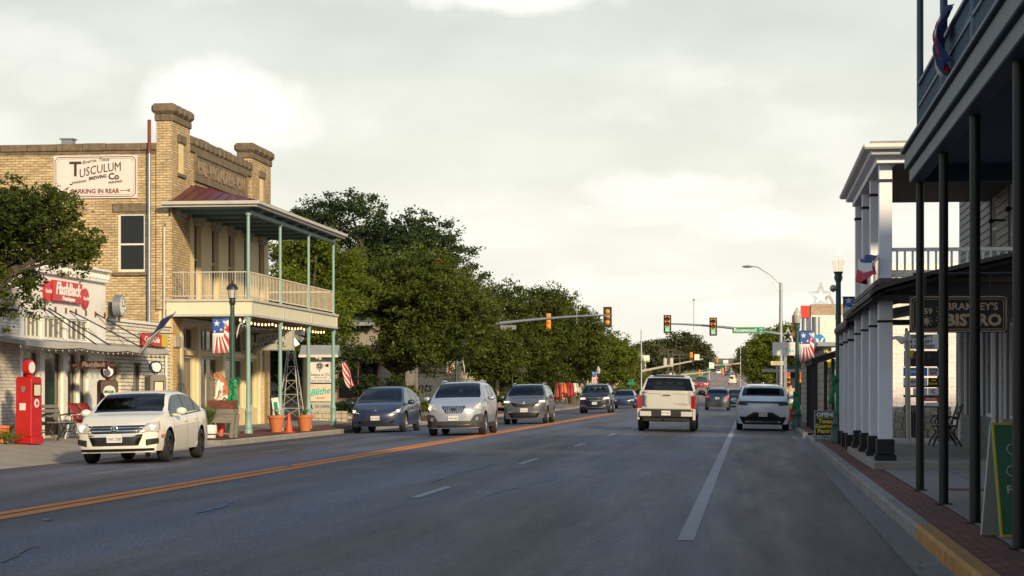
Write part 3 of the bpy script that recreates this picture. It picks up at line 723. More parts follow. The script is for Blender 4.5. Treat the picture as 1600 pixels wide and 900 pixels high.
# 3 silver small crossover
c, F, G, sc = car('crossover', 'silver crossover with vertical chrome grille slats and black lower bumper, beside the orange centre line', 'car', 'p_silver', 4.28, 1.78, [(-1.95, 1.15), (-1.8, 1.22), (-1.5, 1.50), (-.9, 1.61), (0, 1.64), (.4, 1.60), (.7, 1.50), (1.32, 1.14), (1.45, 1.10), (1.85, .98)],
    [(-1.95, 1.12), (-1.4, 1.10), (0, 1.04), (1.2, 1.02), (1.85, .90)], (-1.25, 1.30), .345, (1.30, .45), (.45, -1.2), (-1.45, -1.86), (1.15, -1.5), pillars=(-.1, -1.0), doors=(.95, -.1, -.95), rf=.28, rr=.18, rails='chrome', clad='plastic_grey', tum=.33, spokes=10)
g = patch(c, F, 1, [(-.24, .68), (.24, .68), (.37, .90), (-.37, .90)], 'car_black', 'grille')
for k in range(-6, 7):
    y = k*.055; zt = .89; zl = .69 if abs(y) < .22 else .69+(abs(y)-.22)*1.6
    patch(c, F, 1, [(y-.010, zl), (y+.010, zl), (y+.013, zt), (y-.013, zt)], 'chrome', 'grille_slat', off=.02, nu=1, nv=3, parent=g)
patch(c, F, 1, [(-.07, .75), (.07, .75), (.09, .83), (-.09, .83)], 'car_black', 'emblem', off=.03, parent=g)
h1, h2 = both(c, F, 1, [(.50, .76), (.82, .80), (.80, .99), (.66, .95)], 'head_glass', 'headlight', off=.014)
lamp_disc(h1, F, .70, .85, .035); lamp_disc(h2, F, -.74, .84, .06)
patch(c, F, 1, [(-.86, .24), (.86, .24), (.84, .44), (-.84, .44)], 'plastic_grey', 'bumper_cladding', off=.012)
f1, f2 = both(c, F, 1, [(.48, .42), (.86, .42), (.84, .66), (.62, .62)], 'plastic_grey', 'bumper_corner', off=.014)
for o, s_ in ((f1, 1), (f2, -1)): MB().lathe([(.07, .02), (.055, .035), (.05, .03), (0, .03)], (F(s_*.68, .50)+.008, s_*.68, .50), 14, 'x').build('fog_light', 'chrome', o)
patch(c, F, 1, [(-.45, .27), (.45, .27), (.52, .34), (-.52, .34)], 'chrome', 'skid_plate', off=.022)
plate(c, F, 1, .53, 'FHN 1402', y0=-.02); both(c, G, -1, [(.5, .9), (.82, .9), (.8, 1.1), (.55, 1.1)], 'tail_red', 'taillight')
place(c, -8.88, 63.4, HS); _e = c
# 4 grey SUV
c, F, G, sc = car('suv', 'grey SUV with headlights on and swept black grille, following the silver crossover', 'car', 'p_grey', 4.35, 1.84, [(-1.98, 1.15), (-1.8, 1.25), (-1.55, 1.50), (-.9, 1.61), (0, 1.64), (.5, 1.60), (.75, 1.52), (1.30, 1.14), (1.45, 1.10), (1.9, 1.0)],
    [(-1.98, 1.12), (-1.4, 1.08), (0, 1.02), (1.2, 1.0), (1.9, .93)], (-1.25, 1.32), .35, (1.27, .52), (.5, -1.2), (-1.5, -1.9), (1.15, -1.5), pillars=(-.1, -1.0), doors=(.95, -.1, -.95), rf=.25, rr=.18, rails='chrome', clad='plastic_grey', tum=.33, spokes=10)
g = patch(c, F, 1, [(-.36, .70), (.36, .70), (.58, .90), (-.58, .90)], 'car_black', 'grille')
both(c, F, 1, [(.06, .83), (.54, .90), (.56, .92), (.06, .86)], 'chrome', 'grille_wing', off=.016, parent=g); MB().lathe([(0, .03), (.07, .026), (.07, 0)], (F(0, .84)+.008, 0, .84), 14, 'x').build('emblem', 'chrome', g)
h1, h2 = both(c, F, 1, [(.56, .87), (.86, .88), (.86, .96), (.60, .97)], 'head_glass', 'headlight', off=.014)
for h_, s_ in ((h1, 1), (h2, -1)): patch(c, F, 1, [(s_*.63, .88), (s_*.83, .89), (s_*.83, .945), (s_*.64, .95)], 'head_lit', 'headlight_bulb', off=.024, nu=3, nv=2, parent=h_)
patch(c, F, 1, [(-.52, .26), (.52, .26), (.66, .46), (-.66, .46)], 'car_black', 'lower_intake'); both(c, F, 1, [(.66, .46), (.86, .48), (.84, .70), (.72, .68)], 'plastic_grey', 'fog_surround', off=.014)
patch(c, F, 1, [(-.72, .47), (.72, .47), (.70, .51), (-.70, .51)], 'chrome', 'bumper_strip', off=.016)
plate(c, F, 1, .57, 'RWC 2259'); place(c, -9.15, 85.2, HS); _g = c
# 5 near-black SUV
c, F, G, sc = car('suv', 'near-black tall SUV with square headlights, behind the grey SUV', 'car', 'p_black', 4.75, 1.92, [(-2.2, 1.18), (-2.0, 1.35), (-1.8, 1.60), (-1, 1.74), (0, 1.77), (.5, 1.72), (.75, 1.65), (1.35, 1.22), (1.5, 1.18), (2.1, 1.08)],
    [(-2.2, 1.15), (-1.4, 1.12), (0, 1.10), (1.3, 1.10), (2.1, 1.0)], (-1.42, 1.47), .375, (1.32, .55), (.5, -1.5), (-1.72, -2.1), (1.15, -1.7), pillars=(-.1, -1.0), doors=(1.0, -.1, -1.05), rf=.22, rr=.18, rails='chrome', clad='car_black', tum=.30)
g = patch(c, F, 1, [(-.44, .74), (.44, .74), (.50, .97), (-.50, .97)], 'chrome', 'grille'); patch(c, F, 1, [(-.42, .76), (.42, .76), (.47, .95), (-.47, .95)], 'car_black', 'grille_mesh', off=.014, parent=g)
patch(c, F, 1, [(-.30, .79), (-.26, .77), (.30, .92), (.26, .94)], 'chrome', 'grille_slash', off=.02, parent=g, nu=3, nv=1)
h1, h2 = both(c, F, 1, [(.54, .84), (.90, .84), (.90, .97), (.54, .97)], 'head_glass', 'headlight', off=.014)
for h_, s_ in ((h1, 1), (h2, -1)): patch(c, F, 1, [(s_*.58, .87), (s_*.86, .87), (s_*.86, .94), (s_*.58, .94)], 'head_lit', 'headlight_bulb', off=.022, nu=3, nv=2, parent=h_)
both(c, F, 1, [(.5, .42), (.86, .45), (.82, .50), (.58, .48)], 'chrome', 'bumper_blade', off=.014); patch(c, F, 1, [(-.55, .34), (.55, .34), (.6, .38), (-.6, .38)], 'chrome', 'skid_plate', off=.016)
plate(c, F, 1, .60, 'VSC 9058'); place(c, -9.3, 125.5, HS); _v = c
# 6 pale pickup seen from behind
c, F, G, sc = car('pickup_truck', 'large silvery white pickup truck seen from behind with red tail lights and black rear bumper', 'truck', 'p_truck', 5.93, 2.03, [(-2.95, 1.40), (-1.0, 1.40), (-.86, 1.42), (-.72, 1.86), (-.4, 1.94), (.4, 1.97), (.8, 1.90), (1.0, 1.82), (1.55, 1.36), (1.7, 1.33), (2.6, 1.26)],
    [(-2.95, 1.37), (-1.0, 1.37), (0, 1.27), (1.5, 1.25), (2.6, 1.16)], (-1.85, 1.85), .41, (1.52, .85), (.8, -.6), (-.73, -.90), (1.3, -.80), pillars=(.35,), doors=(1.25, .35, -.75), rf=.22, rr=.05, bot=.52, tum=.34, spokes=6, bedroof=True, mirr=1.05,
    rear=[(0, 1), (.5, 1), (.97, 1), (1, .0)])
tg = patch(c, G, -1, [(-.83, .79), (.83, .79), (.83, 1.35), (-.83, 1.35)], 'p_truck', 'tailgate', off=.02)
patch(c, G, -1, [(-.83, 1.30), (.83, 1.30), (.80, 1.38), (-.80, 1.38)], 'p_truck', 'tailgate_spoiler', off=.045, parent=tg)
patch(c, G, -1, [(-.20, 1.20), (.20, 1.20), (.20, 1.30), (-.20, 1.30)], 'p_truck', 'handle_housing', off=.034, nu=3, nv=1, parent=tg); patch(c, G, -1, [(-.13, 1.225), (.13, 1.225), (.13, 1.265), (-.13, 1.265)], 'car_black', 'handle', off=.04, nu=2, nv=1, parent=tg)
text('TUNDRA', .10, 'p_truck', tg, (G(0, 1)-.028, -.50, .96), (R(90), 0, R(-90)), .012, bold=.004, width=.48)
text('4X4', .05, 'car_black', tg, (G(0, 1)-.028, .70, .88), (R(90), 0, R(-90)), .008)
both(c, G, -1, [(.845, .80), (1.0, .80), (1.0, 1.24), (.845, 1.24)], 'tail_red', 'taillight', off=.012)
b = MB().box(-2.98, -3.12, -.86, .86, .50, .77).build('rear_bumper', 'car_black', c, bevel=.02)
for s_ in (1, -1):
    MB().box(-3.0, -3.135, s_*.50, s_*.90, .52, .70).build('bumper_end', 'p_truck', b, bevel=.02)
    MB().box(-2.6, -3.0, s_*.90, s_*1.0, .40, .78).build('mudguard', 'p_truck', c, bevel=.02)
MB().box(-2.7, -3.05, -.80, .80, .36, .50).box(-2.9, -3.2, -.06, .06, .34, .46).build('tow_bar', 'car_under', c)
MB().tube([(-1.2, -.66, .40), (-2.9, -.66, .34)], .04, 10).build('exhaust_pipe', 'rim_silver', c); MB().box(-2.0, -2.7, -.7, .7, .34, .4).tube([(-1.85, -.9, .42), (-1.85, .9, .42)], .06, 8).build('rear_axle', 'car_under', c)
plate_x = G(0, .65)
p_ = MB().box(-3.125, -3.14, -.155, .155, .56, .72).build('licence_plate', 'plate', b); text('RTV 6642', .085, 'ink', p_, (-3.143, 0, .64), (R(90), 0, R(-90)), .003, width=.26)
MB().box(-.62, -.70, -.55, .55, 1.90, 1.955).build('brake_light_housing', 'p_navy', c, bevel=.01)
MB().box(-2.8, -1.05, -.80, .80, 1.41, 1.43).build('bed_cover', 'car_black', c)
place(c, -2.88, 73.2, HN+R(.3)); _k = c
# 7 pearl white SUV, right
c, F, G, sc = car('suv', 'pearl white SUV seen from behind at the right kerb, with a dark tail lamp bar', 'car', 'p_pearl', 4.9, 1.96, [(-2.22, 1.18), (-2.05, 1.28), (-1.62, 1.56), (-1.0, 1.66), (0, 1.70), (.6, 1.64), (.9, 1.55), (1.5, 1.16), (1.7, 1.10), (2.1, .95)],
    [(-2.22, 1.15), (-1.4, 1.10), (0, 1.0), (1.3, .98), (2.1, .86)], (-1.40, 1.42), .37, (1.46, .7), (.6, -1.4), (-1.55, -2.08), (1.25, -1.7), pillars=(.0, -1.0), doors=(1.05, 0., -1.0), rf=.3, rr=.22, rails='chrome', tum=.34,
    rear=[(0, .55), (.2, .72), (.35, .95), (.6, 1), (.78, .9), (.95, .55), (1, .0)])
patch(c, G, -1, [(-.90, 1.0), (.90, 1.0), (.86, 1.07), (-.86, 1.07)], 'p_navy', 'tail_lamp_bar', off=.012, nu=14); both(c, G, -1, [(.55, .92), (.92, .93), (.90, 1.03), (.55, 1.03)], 'p_navy', 'taillight', off=.014)
patch(c, G, -1, [(-.70, .22), (.70, .22), (.86, .50), (-.86, .50)], 'car_black', 'rear_bumper', off=.02, nu=12); patch(c, G, -1, [(-.62, .50), (.62, .50), (.34, .67), (-.34, .67)], 'car_black', 'plate_recess', off=.016, nu=8)
text('M U R A N O', .07, 'chrome', c, (G(0, .87)-.02, 0, .87), (R(90), 0, R(-90)), .01, width=.72)
plate(c, G, -1, .585, 'DLR 2590', m='sign_pink', ink='red_sign', h=.15); MB().box(-1.62, -1.9, -.6, .6, 1.60, 1.63).build('roof_spoiler', 'p_pearl', c, bevel=.01)
MB().tube([(-1.0, 0, 1.66), (-1.1, 0, 1.76)], .02, 6).build('antenna', 'p_pearl', c)
patch(c, G, -1, [(-.66, .30), (.66, .30), (.62, .34), (-.62, .34)], 'chrome', 'bumper_strip', off=.03, nu=10)
place(c, .46, 77.6, HN); _m = c
# 8 navy hatchback ahead
c, F, G, sc = car('crossover', 'navy blue compact crossover seen from behind beyond the pickup truck', 'car', 'p_navy', 4.4, 1.80, [(-2.0, 1.12), (-1.85, 1.22), (-1.5, 1.48), (-.9, 1.58), (0, 1.60), (.6, 1.55), (1.3, 1.10), (1.5, 1.05), (2.0, .92)],
    [(-2.0, 1.08), (0, 1.0), (1.2, .98), (2.0, .84)], (-1.3, 1.35), .35, (1.26, .55), (.5, -1.2), (-1.45, -1.9), (1.15, -1.5), pillars=(-.1, -1.0), doors=(1.0, -.1, -1.0), rf=.26, rr=.18, clad='plastic_grey', rails=True, tum=.34)
both(c, G, -1, [(.56, .92), (.88, .88), (.88, 1.02), (.60, 1.04)], 'tail_red', 'taillight', off=.014); both(c, G, -1, [(.62, .94), (.84, .92), (.84, .97), (.62, .99)], 'brake_lit', 'brake_light', off=.02)
patch(c, G, -1, [(-.80, .22), (.80, .22), (.86, .56), (-.86, .56)], 'plastic_grey', 'rear_bumper', off=.02, nu=10); plate(c, G, -1, .86, 'TXS 4471'); place(c, -2.35, 150, HN); _x = c
# simple distant vehicles
far = [('sedan', 'blue car half hidden behind the near-black oncoming SUV', 'p_blue', -9.7, 160, HS, 1.45),
       ('sedan', 'grey car just right of the navy crossover in the far lanes', 'p_dark', -1.1, 176, HN, 1.5),
       ('sedan', 'small red car ahead of the grey car beyond the crossing', 'p_red', -.4, 208, HN, 1.45),
       ('suv', 'dark tall car peeking out left of the pearl white SUV', 'p_dark', .35, 150, HN, 1.7),
       ('sedan', 'silver car parked far up the right side of the hill road', 'p_silver', 1.5, 392, HN, 1.45),
       ('sedan', 'dark car parked at the right kerb beyond the crossing', 'p_dark', 1.1, 230, HN, 1.45),
       ('sedan', 'dark blue car near the crest of the hill road', 'p_navy', -7.0, 640, HS, 1.5),
       ('sedan', 'white car near the crest of the hill road', 'p_white', -10.5, 690, HS, 1.5),
       ('sedan', 'black car on the crest beside the far signals', 'p_dark', -4.5, 740, HN, 1.5),
       ('sedan', 'white car following the old pickup down the hill', 'p_white', -9.6, 345, HS, 1.5),
       ('sedan', 'dark red car at the top of the hill, left of the black one', 'p_red', -9.0, 735, HS, 1.5),
       ('suv', 'grey tall car waiting at the right of the crest', 'p_grey', -.6, 700, HN, 1.7),
       ('sedan', 'silver car just over the crest in the oncoming lane', 'p_silver', -12.0, 800, HS, 1.5)]
for nm, lab, pa, x, y, hd, h in far:
    k = h/1.6
    c, F, G, sc = car(nm, lab, 'car', pa, 4.6, 1.82, [(-2.1, 1.05*k), (-1.7, 1.12*k), (-.9, 1.54*k), (0, 1.6*k), (.5, 1.54*k), (1.3, 1.05*k), (2.0, .86*k)], [(-2.1, 1.0*k), (0, .98*k), (1.3, .95*k), (2.0, .8*k)],
        (-1.35, 1.38), .34, (1.25, .5), (.5, -.9), (-1.0, -1.65), (1.1, -1.5), pillars=(-.1,), low=(y > 220), seats=False)
    if hd == HN: both(c, G, -1, [(.5, .72*k), (.84, .72*k), (.84, .9*k), (.5, .9*k)], 'tail_red', 'taillight', off=.02, nu=2, nv=1); 
    else: both(c, F, 1, [(.5, .64*k), (.84, .64*k), (.82, .76*k), (.5, .76*k)], 'head_glass', 'headlight', off=.02, nu=2, nv=1)
    place(c, x, y, hd)
for nm, lab, pa, x, y, hd in (('pickup_truck', 'red and white old pickup coming down the hill road', 'p_red', -6.7, 285, HS), ('van', 'small white van climbing the hill road', 'p_tan', -4.0, 470, HN)):
    isv = nm == 'van'
    tp = [(-2.5, 2.1), (1.2, 2.15), (1.6, 1.9), (2.1, 1.3), (2.4, 1.15)] if isv else [(-2.5, 1.2), (-.6, 1.2), (-.5, 1.75), (.5, 1.8), (1.1, 1.25), (2.4, 1.1)]
    c, F, G, sc = car(nm, lab, 'van' if isv else 'truck', pa, 5.2, 2.0, tp, [(-2.5, 1.15), (1.1, 1.1), (2.4, 1.0)], (-1.6, 1.6), .38, (2.1, 1.5) if isv else (1.1, .5), (.5, -.4), (-2.6, -2.7) if isv else (-.45, -.62), (2.0, 1.0) if isv else (1.0, -.5), low=True, seats=False, bot=.4)
    if not isv:
        patch(c, F, 1, [(-.6, .7), (.6, .7), (.6, 1.0), (-.6, 1.0)], 'chrome', 'grille', off=.02, nu=2, nv=1); both(c, F, 1, [(.65, .72), (.92, .72), (.92, .95), (.65, .95)], 'head_glass', 'headlight', off=.02, nu=2, nv=1)
        patch(c, F, 1, [(-.9, .42), (.9, .42), (.9, .6), (-.9, .6)], 'chrome', 'bumper', off=.03, nu=2, nv=1)
    else:
        patch(c, G, -1, [(-.7, 1.2), (.7, 1.2), (.7, 1.8), (-.7, 1.8)], 'window_glass', 'rear_glass', off=.02, nu=2, nv=1); both(c, G, -1, [(.8, .8), (.95, .8), (.95, 1.2), (.8, 1.2)], 'tail_red', 'taillight', off=.02, nu=1, nv=1)
    place(c, x, y, hd)
# ---------------------------------------------------------------- drivers
def skin_mesh(name, verts, edges, rad, m, parent, sub=1):
    me = bpy.data.meshes.new(name); me.from_pydata(verts, edges, []); o = bpy.data.objects.new(name, me); COL.objects.link(o)
    md = o.modifiers.new('s', 'SKIN'); 
    for i, r in enumerate(rad): me.skin_vertices[0].data[i].radius = (r, r) if not isinstance(r, tuple) else r
    me.skin_vertices[0].data[0].use_root = True
    sb = o.modifiers.new('u', 'SUBSURF'); sb.levels = sub; sb.render_levels = sub
    dg = bpy.context.evaluated_depsgraph_get(); m2_ = bpy.data.meshes.new_from_object(o.evaluated_get(dg)); bpy.data.objects.remove(o)
    m2_.name = name; m2_.materials.clear(); m2_.materials.append(MATS[m])
    for p in m2_.polygons: p.use_smooth = True
    o = bpy.data.objects.new(name, m2_); COL.objects.link(o)
    if parent: o.parent = parent
    return o
def driver(label, shirt='cloth_light'):
    r = T('person', label, 'person', group=None)
    # pelvis at the origin, facing +x, hands on the wheel
    v = [(0, 0, 0), (-.03, 0, .25), (-.06, 0, .45), (-.05, 0, .54), (-.02, 0, .63), (0, 0, .72), (-.04, .18, .44), (.10, .26, .22), (.36, .16, .30), (.43, .14, .33), (-.04, -.18, .44), (.10, -.26, .22), (.36, -.16, .30), (.43, -.14, .33), (.42, .12, 0), (.50, .13, -.38), (.42, -.12, 0), (.50, -.13, -.38)]
    e_ = [(0, 1), (1, 2), (2, 3), (3, 4), (4, 5), (2, 6), (6, 7), (7, 8), (8, 9), (2, 10), (10, 11), (11, 12), (12, 13), (0, 14), (14, 15), (0, 16), (16, 17)]
    rad = [.15, .15, .13, .06, .085, .08, .06, .05, .035, .04, .06, .05, .035, .04, .08, .05, .08, .05]
    b = skin_mesh('body', v, e_, rad, 'skin', r)
    sh = skin_mesh('shirt', [(0, 0, .02), (-.03, 0, .25), (-.06, 0, .44), (-.05, 0, .50), (-.04, .18, .44), (.06, .24, .28), (-.04, -.18, .44), (.06, -.24, .28)], [(0, 1), (1, 2), (2, 3), (2, 4), (4, 5), (2, 6), (6, 7)], [.17, .17, .15, .07, .085, .07, .085, .07], shirt, r)
    MB().ball((-.045, 0, .72), (.10, .088, .10), 12, 8).build('hair', 'hair', r)
    f = MB(); f.ball((.082, .03, .675), .012, 6, 4).ball((.082, -.03, .675), .012, 6, 4); f.build('eye', 'ink', r)
    MB().ball((.09, 0, .645), (.02, .014, .024), 6, 4).build('nose', 'skin', r)
    return r
def seat(dr, c, xs_, z, y=.36):
    M = c.rotation_euler.to_matrix().to_4x4(); dr.location = Vector(c.location)+M @ Vector((xs_, y, z)); dr.rotation_euler = c.rotation_euler
d = driver('driver with short dark hair at the wheel of the dark blue crossover'); seat(d, _t, .18, .58)
seat(dup(d, (0, 0, 0), None, 'driver seen through the windshield of the silver crossover'), _e, .12, .66)
seat(dup(d, (0, 0, 0), None, 'driver seen through the windshield of the grey SUV'), _g, .15, .66)
seat(dup(d, (0, 0, 0), None, 'driver at the wheel of the white sedan in dark cabin'), _p, .22, .45)
seat(dup(d, (0, 0, 0), None, 'driver seen through the windshield of the near-black SUV'), _v, .15, .78)
# ---------------------------------------------------------------- ground, road, kerbs
YS = [-60, -20, 0, 10, 20, 30, 40, 60, 80, 100, 125, 150, 165, 180, 200, 220, 240, 260, 278, 320, 380, 430, 490, 545, 600, 670, 740, 800, 850, 1000]
def strip(name, xs, m, dz=0, ys=None, zf=None, label=None, kind='structure', thick=0):
    ys = ys or YS; mb = MB(); zf = zf or zroad
    vs = [(x, y, zf(x, y)+dz) for y in ys for x in xs]; n = len(xs)
    mb.add(vs, [(i*n+j, i*n+j+1, (i+1)*n+j+1, (i+1)*n+j) for i in range(len(ys)-1) for j in range(n-1)], True)
    o = mb.build(name, m); return tag(o, kind=kind)
rx = [-14.1, -12.5, -11, -9.5, -8.05, -6.2, -4.3, -2.4, -.6, .35, 1.32]
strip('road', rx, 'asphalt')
strip('gutter', [1.32, 1.62], 'gutter', zf=lambda x, y: hill(y)-(.03 if x < 1.5 else .022), dz=.004)
# side street (crossing) both ways
def zcross(x, y): return zroad(max(-14.1, min(1.75, x)), y)
strip('side_street_east', [1.75, 6, 60], 'asphalt', ys=[127, 138], zf=lambda x, y: hill(y)-.03, dz=.006)
strip('side_street_west', [-80, -20, -14.1], 'asphalt', ys=[127, 138], zf=lambda x, y: hill(y)-.05, dz=.006)
# terrain: one sheet out to the horizon with the far ridge
def zter(x, y):
    z = hill(y)-.12
    ax = max(0, abs(x+6)-40)
    z += interp(y, [(0, 0), (900, 0), (1500, 4), (2400, 26), (3200, 34), (6000, 30)])*(1+.22*math.sin(x*.004+1.0)+.10*math.sin(x*.011+y*.002))
    z += min(ax*.02, 6)*interp(y, [(0, 0), (200, .4), (500, 1)])
    return z
tx = [-4000, -2500, -1500, -900, -500, -250, -120, -60, -30, -14.6, 2.0, 30, 60, 120, 250, 500, 800, 1200, 1800, 2600, 4000]
strip('terrain', tx, 'earth', ys=[-80, 0, 40, 80, 125, 165, 200, 240, 278, 380, 490, 600, 740, 850, 1000, 1250], zf=lambda x, y: zter(x, y)-.05)
tx2 = [-4000+8000*k/70 for k in range(71)]
strip('hills', tx2, 'hill_scrub', ys=[1240+k*120 for k in range(40)], zf=lambda x, y: zter(x, y)+(1.5*math.sin(x*.05)+1.5*math.cos(y*.03+x*.02)))
# right pavement: kerb, brick band, concrete walk
def kerb_run(name, m, x0, y0, y1, h=.165, w=.15, side=1, base=-.03):
    mb = MB(); n = max(2, int(abs(y1-y0)/1.5)); ys = [y0+(y1-y0)*k/n for k in range(n+1)]
    prof = [(0, -.12), (0, h*.78), (.022, h), (w, h), (w, -.12)]
    vs = [(x0+side*a, y, hill(y)+base+b) for y in ys for a, b in prof]; k = len(prof)
    mb.add(vs, [(i*k+j, i*k+j+1, (i+1)*k+j+1, (i+1)*k+j) for i in range(n) for j in range(k-1)]); mb.add(vs[:k], [tuple(range(k))]); mb.add(vs[-k:], [tuple(range(k))])
    return tag(mb.build(name, m), kind='structure')
kerb_run('kerb', 'kerb_orange', 1.62, -20, 20.5); kerb_run('kerb', 'kerb', 1.62, 20.5, 61)
kerb_run('kerb', 'kerb', 1.62, 64, 126); kerb_run('kerb', 'kerb', 1.62, 139, 600)
for y0, y1 in ((-20, 61), (64, 126), (139, 600)):
    ys = [y0+(y1-y0)*k/12 for k in range(13)]
    strip('brick_pavement', [1.768, 2.19], 'paver', ys=ys, zf=lambda x, y: hill(y)+.132)
    strip('pavement', [2.19, 3.2, 5, 9, 14], 'concrete_walk', ys=ys, zf=lambda x, y: hill(y)+.14)
# kerb ramp between the two kerb islands
strip('kerb_ramp', [1.62, 1.8, 2.19], 'concrete', ys=[61, 62.5, 64], zf=lambda x, y: hill(y)+(-.02 if x < 1.7 else .06 if x < 2 else .137))
strip('pavement', [2.19, 14], 'concrete_walk', ys=[61, 64], zf=lambda x, y: .14)
tag(MB().box(2.6, 4.4, 27.3, 27.75, .10, .146).build('brick_band', 'paver'), kind='structure')
# left pavement: apron by the antiques shop, kerb, brick band, walk
def zl(x, y): return hill(y)+interp(x, [(-17, .25), (-16, .20), (-14, .10)])
strip('driveway_apron', [-17.6, -16.2, -15.2, -14.1], 'concrete', ys=[-20, 20, 44, 50, 54], zf=lambda x, y: interp(x, [(-17.6, .27), (-16.2, .22), (-15.2, .10), (-14.1, -.045)]))
kerb_run('kerb', 'concrete', -14.1, 54, 126, h=.155, side=-1, base=-.05); kerb_run('kerb', 'concrete', -14.1, 139, 600, h=.155, side=-1, base=-.05)
strip('brick_pavement', [-15.6, -14.9, -14.25], 'paver', ys=[54, 62, 78, 100, 126], zf=zl, dz=.006)
strip('pavement', [-40, -20, -17, -16.3, -15.6], 'concrete_walk', ys=[54, 62, 78, 100, 126], zf=zl)
strip('pavement', [-40, -20, -17, -16.3, -14.25], 'concrete_walk', ys=[139, 165, 200, 240, 278, 380, 490, 600], zf=zl)
strip('lawn', [-30, -22, -17.2], 'grass', ys=[84, 92, 104], zf=lambda x, y: zl(x, y)+.02)
strip('grass_verge', [-26, -20, -14.6], 'grass', ys=[205, 240, 278, 380, 490, 600, 740], zf=lambda x, y: zl(x, y)+.05)
tag(MB().prism([(-14.12, -.12), (-14.12, .10), (-14.3, .108), (-15.3, .135), (-15.3, -.12)], 'y', 53.86, 54.0).build('kerb_end', 'kerb'), kind='structure')
# painted markings, 4 mm above the asphalt
def mark(name, x0, x1, y0, y1, m, dz=.005, seg=6):
    ys = [y0+(y1-y0)*k/seg for k in range(seg+1)] if y1-y0 < 30 else sorted({y0, y1, *[y for y in YS if y0 < y < y1], *np.arange(y0, y1, 12).tolist()})
    return strip(name, [x0, x1], m, dz=dz, ys=ys)
def markf(*a, **k): return mark(*a, **k)
# the crown is piecewise linear, so a strip between two nearby x stays on it
mark('edge_line', -.70, -.54, 19.8, 119.5, 'paint_white')
mark('centre_line', -8.27, -8.05, -20, 121, 'paint_orange'); mark('centre_line', -7.99, -7.77, -20, 121, 'paint_orange')
mark('centre_line', -8.19, -8.07, 145, 620, 'paint_orange'); mark('centre_line', -7.97, -7.85, 145, 620, 'paint_orange')
y = 26.2
k = 0
while y < 118:
    if y > 26 or True: mark('lane_dash', -4.37, -4.25, y, y+3.0, 'paint_white', seg=2)
    y += 12.2
y = 33.6-12.2
while y < 118: mark('lane_dash', -11.13, -11.03, y, y+3.0, 'paint_thin', seg=2); y += 12.2
y = 150
while y < 560:
    mark('lane_dash', -4.37, -4.25, y, y+3.0, 'paint_white', seg=2); mark('lane_dash', -11.13, -11.03, y, y+3.0, 'paint_white', seg=2); y += 12.2
strip('stop_line', [-7.7, -4.3, -.6, .35, 1.3], 'paint_white', ys=[120.0, 120.5], dz=.006)
strip('crosswalk_line', rx, 'paint_thin', ys=[122.6, 122.9], dz=.006); strip('crosswalk_line', rx, 'paint_thin', ys=[125.6, 125.9], dz=.006)
strip('crosswalk_line', rx, 'paint_white', ys=[140.6, 140.9], dz=.006)
# blue utility chalk and tar marks
def scribble(name, pts, w, m, dz=.008):
    mb = MB(); P = [Vector((*xyD(px, 3200*(CZ-.05)/(py-610)), 0)) for px, py in pts]
    Q = []
    for a, b in zip(P, P[1:]):
        for k in range(5): Q.append(a.lerp(b, k/5)+Vector((random.uniform(-.03, .03), random.uniform(-.03, .03), 0)))
    for i in range(len(Q)-1):
        if random.random() < .18: continue
        d = (Q[i+1]-Q[i]); n_ = Vector((-d.y, d.x, 0)).normalized()*w*random.uniform(.4, 1)
        mb.add([(*(q.xy), zroad(q.x, q.y)+dz) for q in (Q[i]-n_, Q[i]+n_, Q[i+1]+n_, Q[i+1]-n_)], [(0, 1, 2, 3)])
    return tag(mb.build(name, m), kind='structure')
scribble('chalk_mark', [(675, 755), (720, 740), (745, 735), (790, 722)], .022, 'chalk_blue'); scribble('chalk_mark', [(757, 775), (790, 766), (830, 755), (890, 745)], .018, 'chalk_blue')
scribble('chalk_mark', [(640, 722), (700, 716), (760, 712)], .02, 'chalk_blue')
scribble('chalk_mark', [(310, 806), (345, 797), (372, 786)], .03, 'chalk_blue'); scribble('tar_mark', [(0, 885), (50, 862), (85, 855)], .02, 'sealer')
scribble('tar_mark', [(860, 745), (900, 742), (960, 748)], .02, 'sealer')
# leaf litter in the gutter
lt = MB(); rnd = random.Random(3)
for k in range(420):
    x = rnd.choice([rnd.gauss(1.45, .12), rnd.gauss(1.2, .35)]); y = rnd.uniform(8, 50); r_ = rnd.uniform(.008, .022); a = rnd.random()*6.28
    if x > 1.6: continue
    z = zroad(min(x, 1.6), y)+.008
    lt.add([(x+r_*math.cos(a+t), y+r_*1.6*math.sin(a+t), z+rnd.uniform(0, .006)) for t in (0, 1.57, 3.14, 4.71)], [(0, 1, 2, 3)])
tag(lt.build('leaf_litter', 'bark'), kind='stuff')
# raised lane buttons
for px, py in ((75, 812), (452, 729), (505, 728)):
    x, y = xyD(px, 3200*1.35/(py-610)); 
    tag(MB().lathe([(.06, 0), (.05, .015), (.03, .022), (0, .022)], (0, 0, 0), 10).build('road_button', 'kerb', loc=(x, y, zroad(x, y)+.004)), 'small ceramic button on the orange centre line', 'road button', 'ceramic buttons along the centre line')

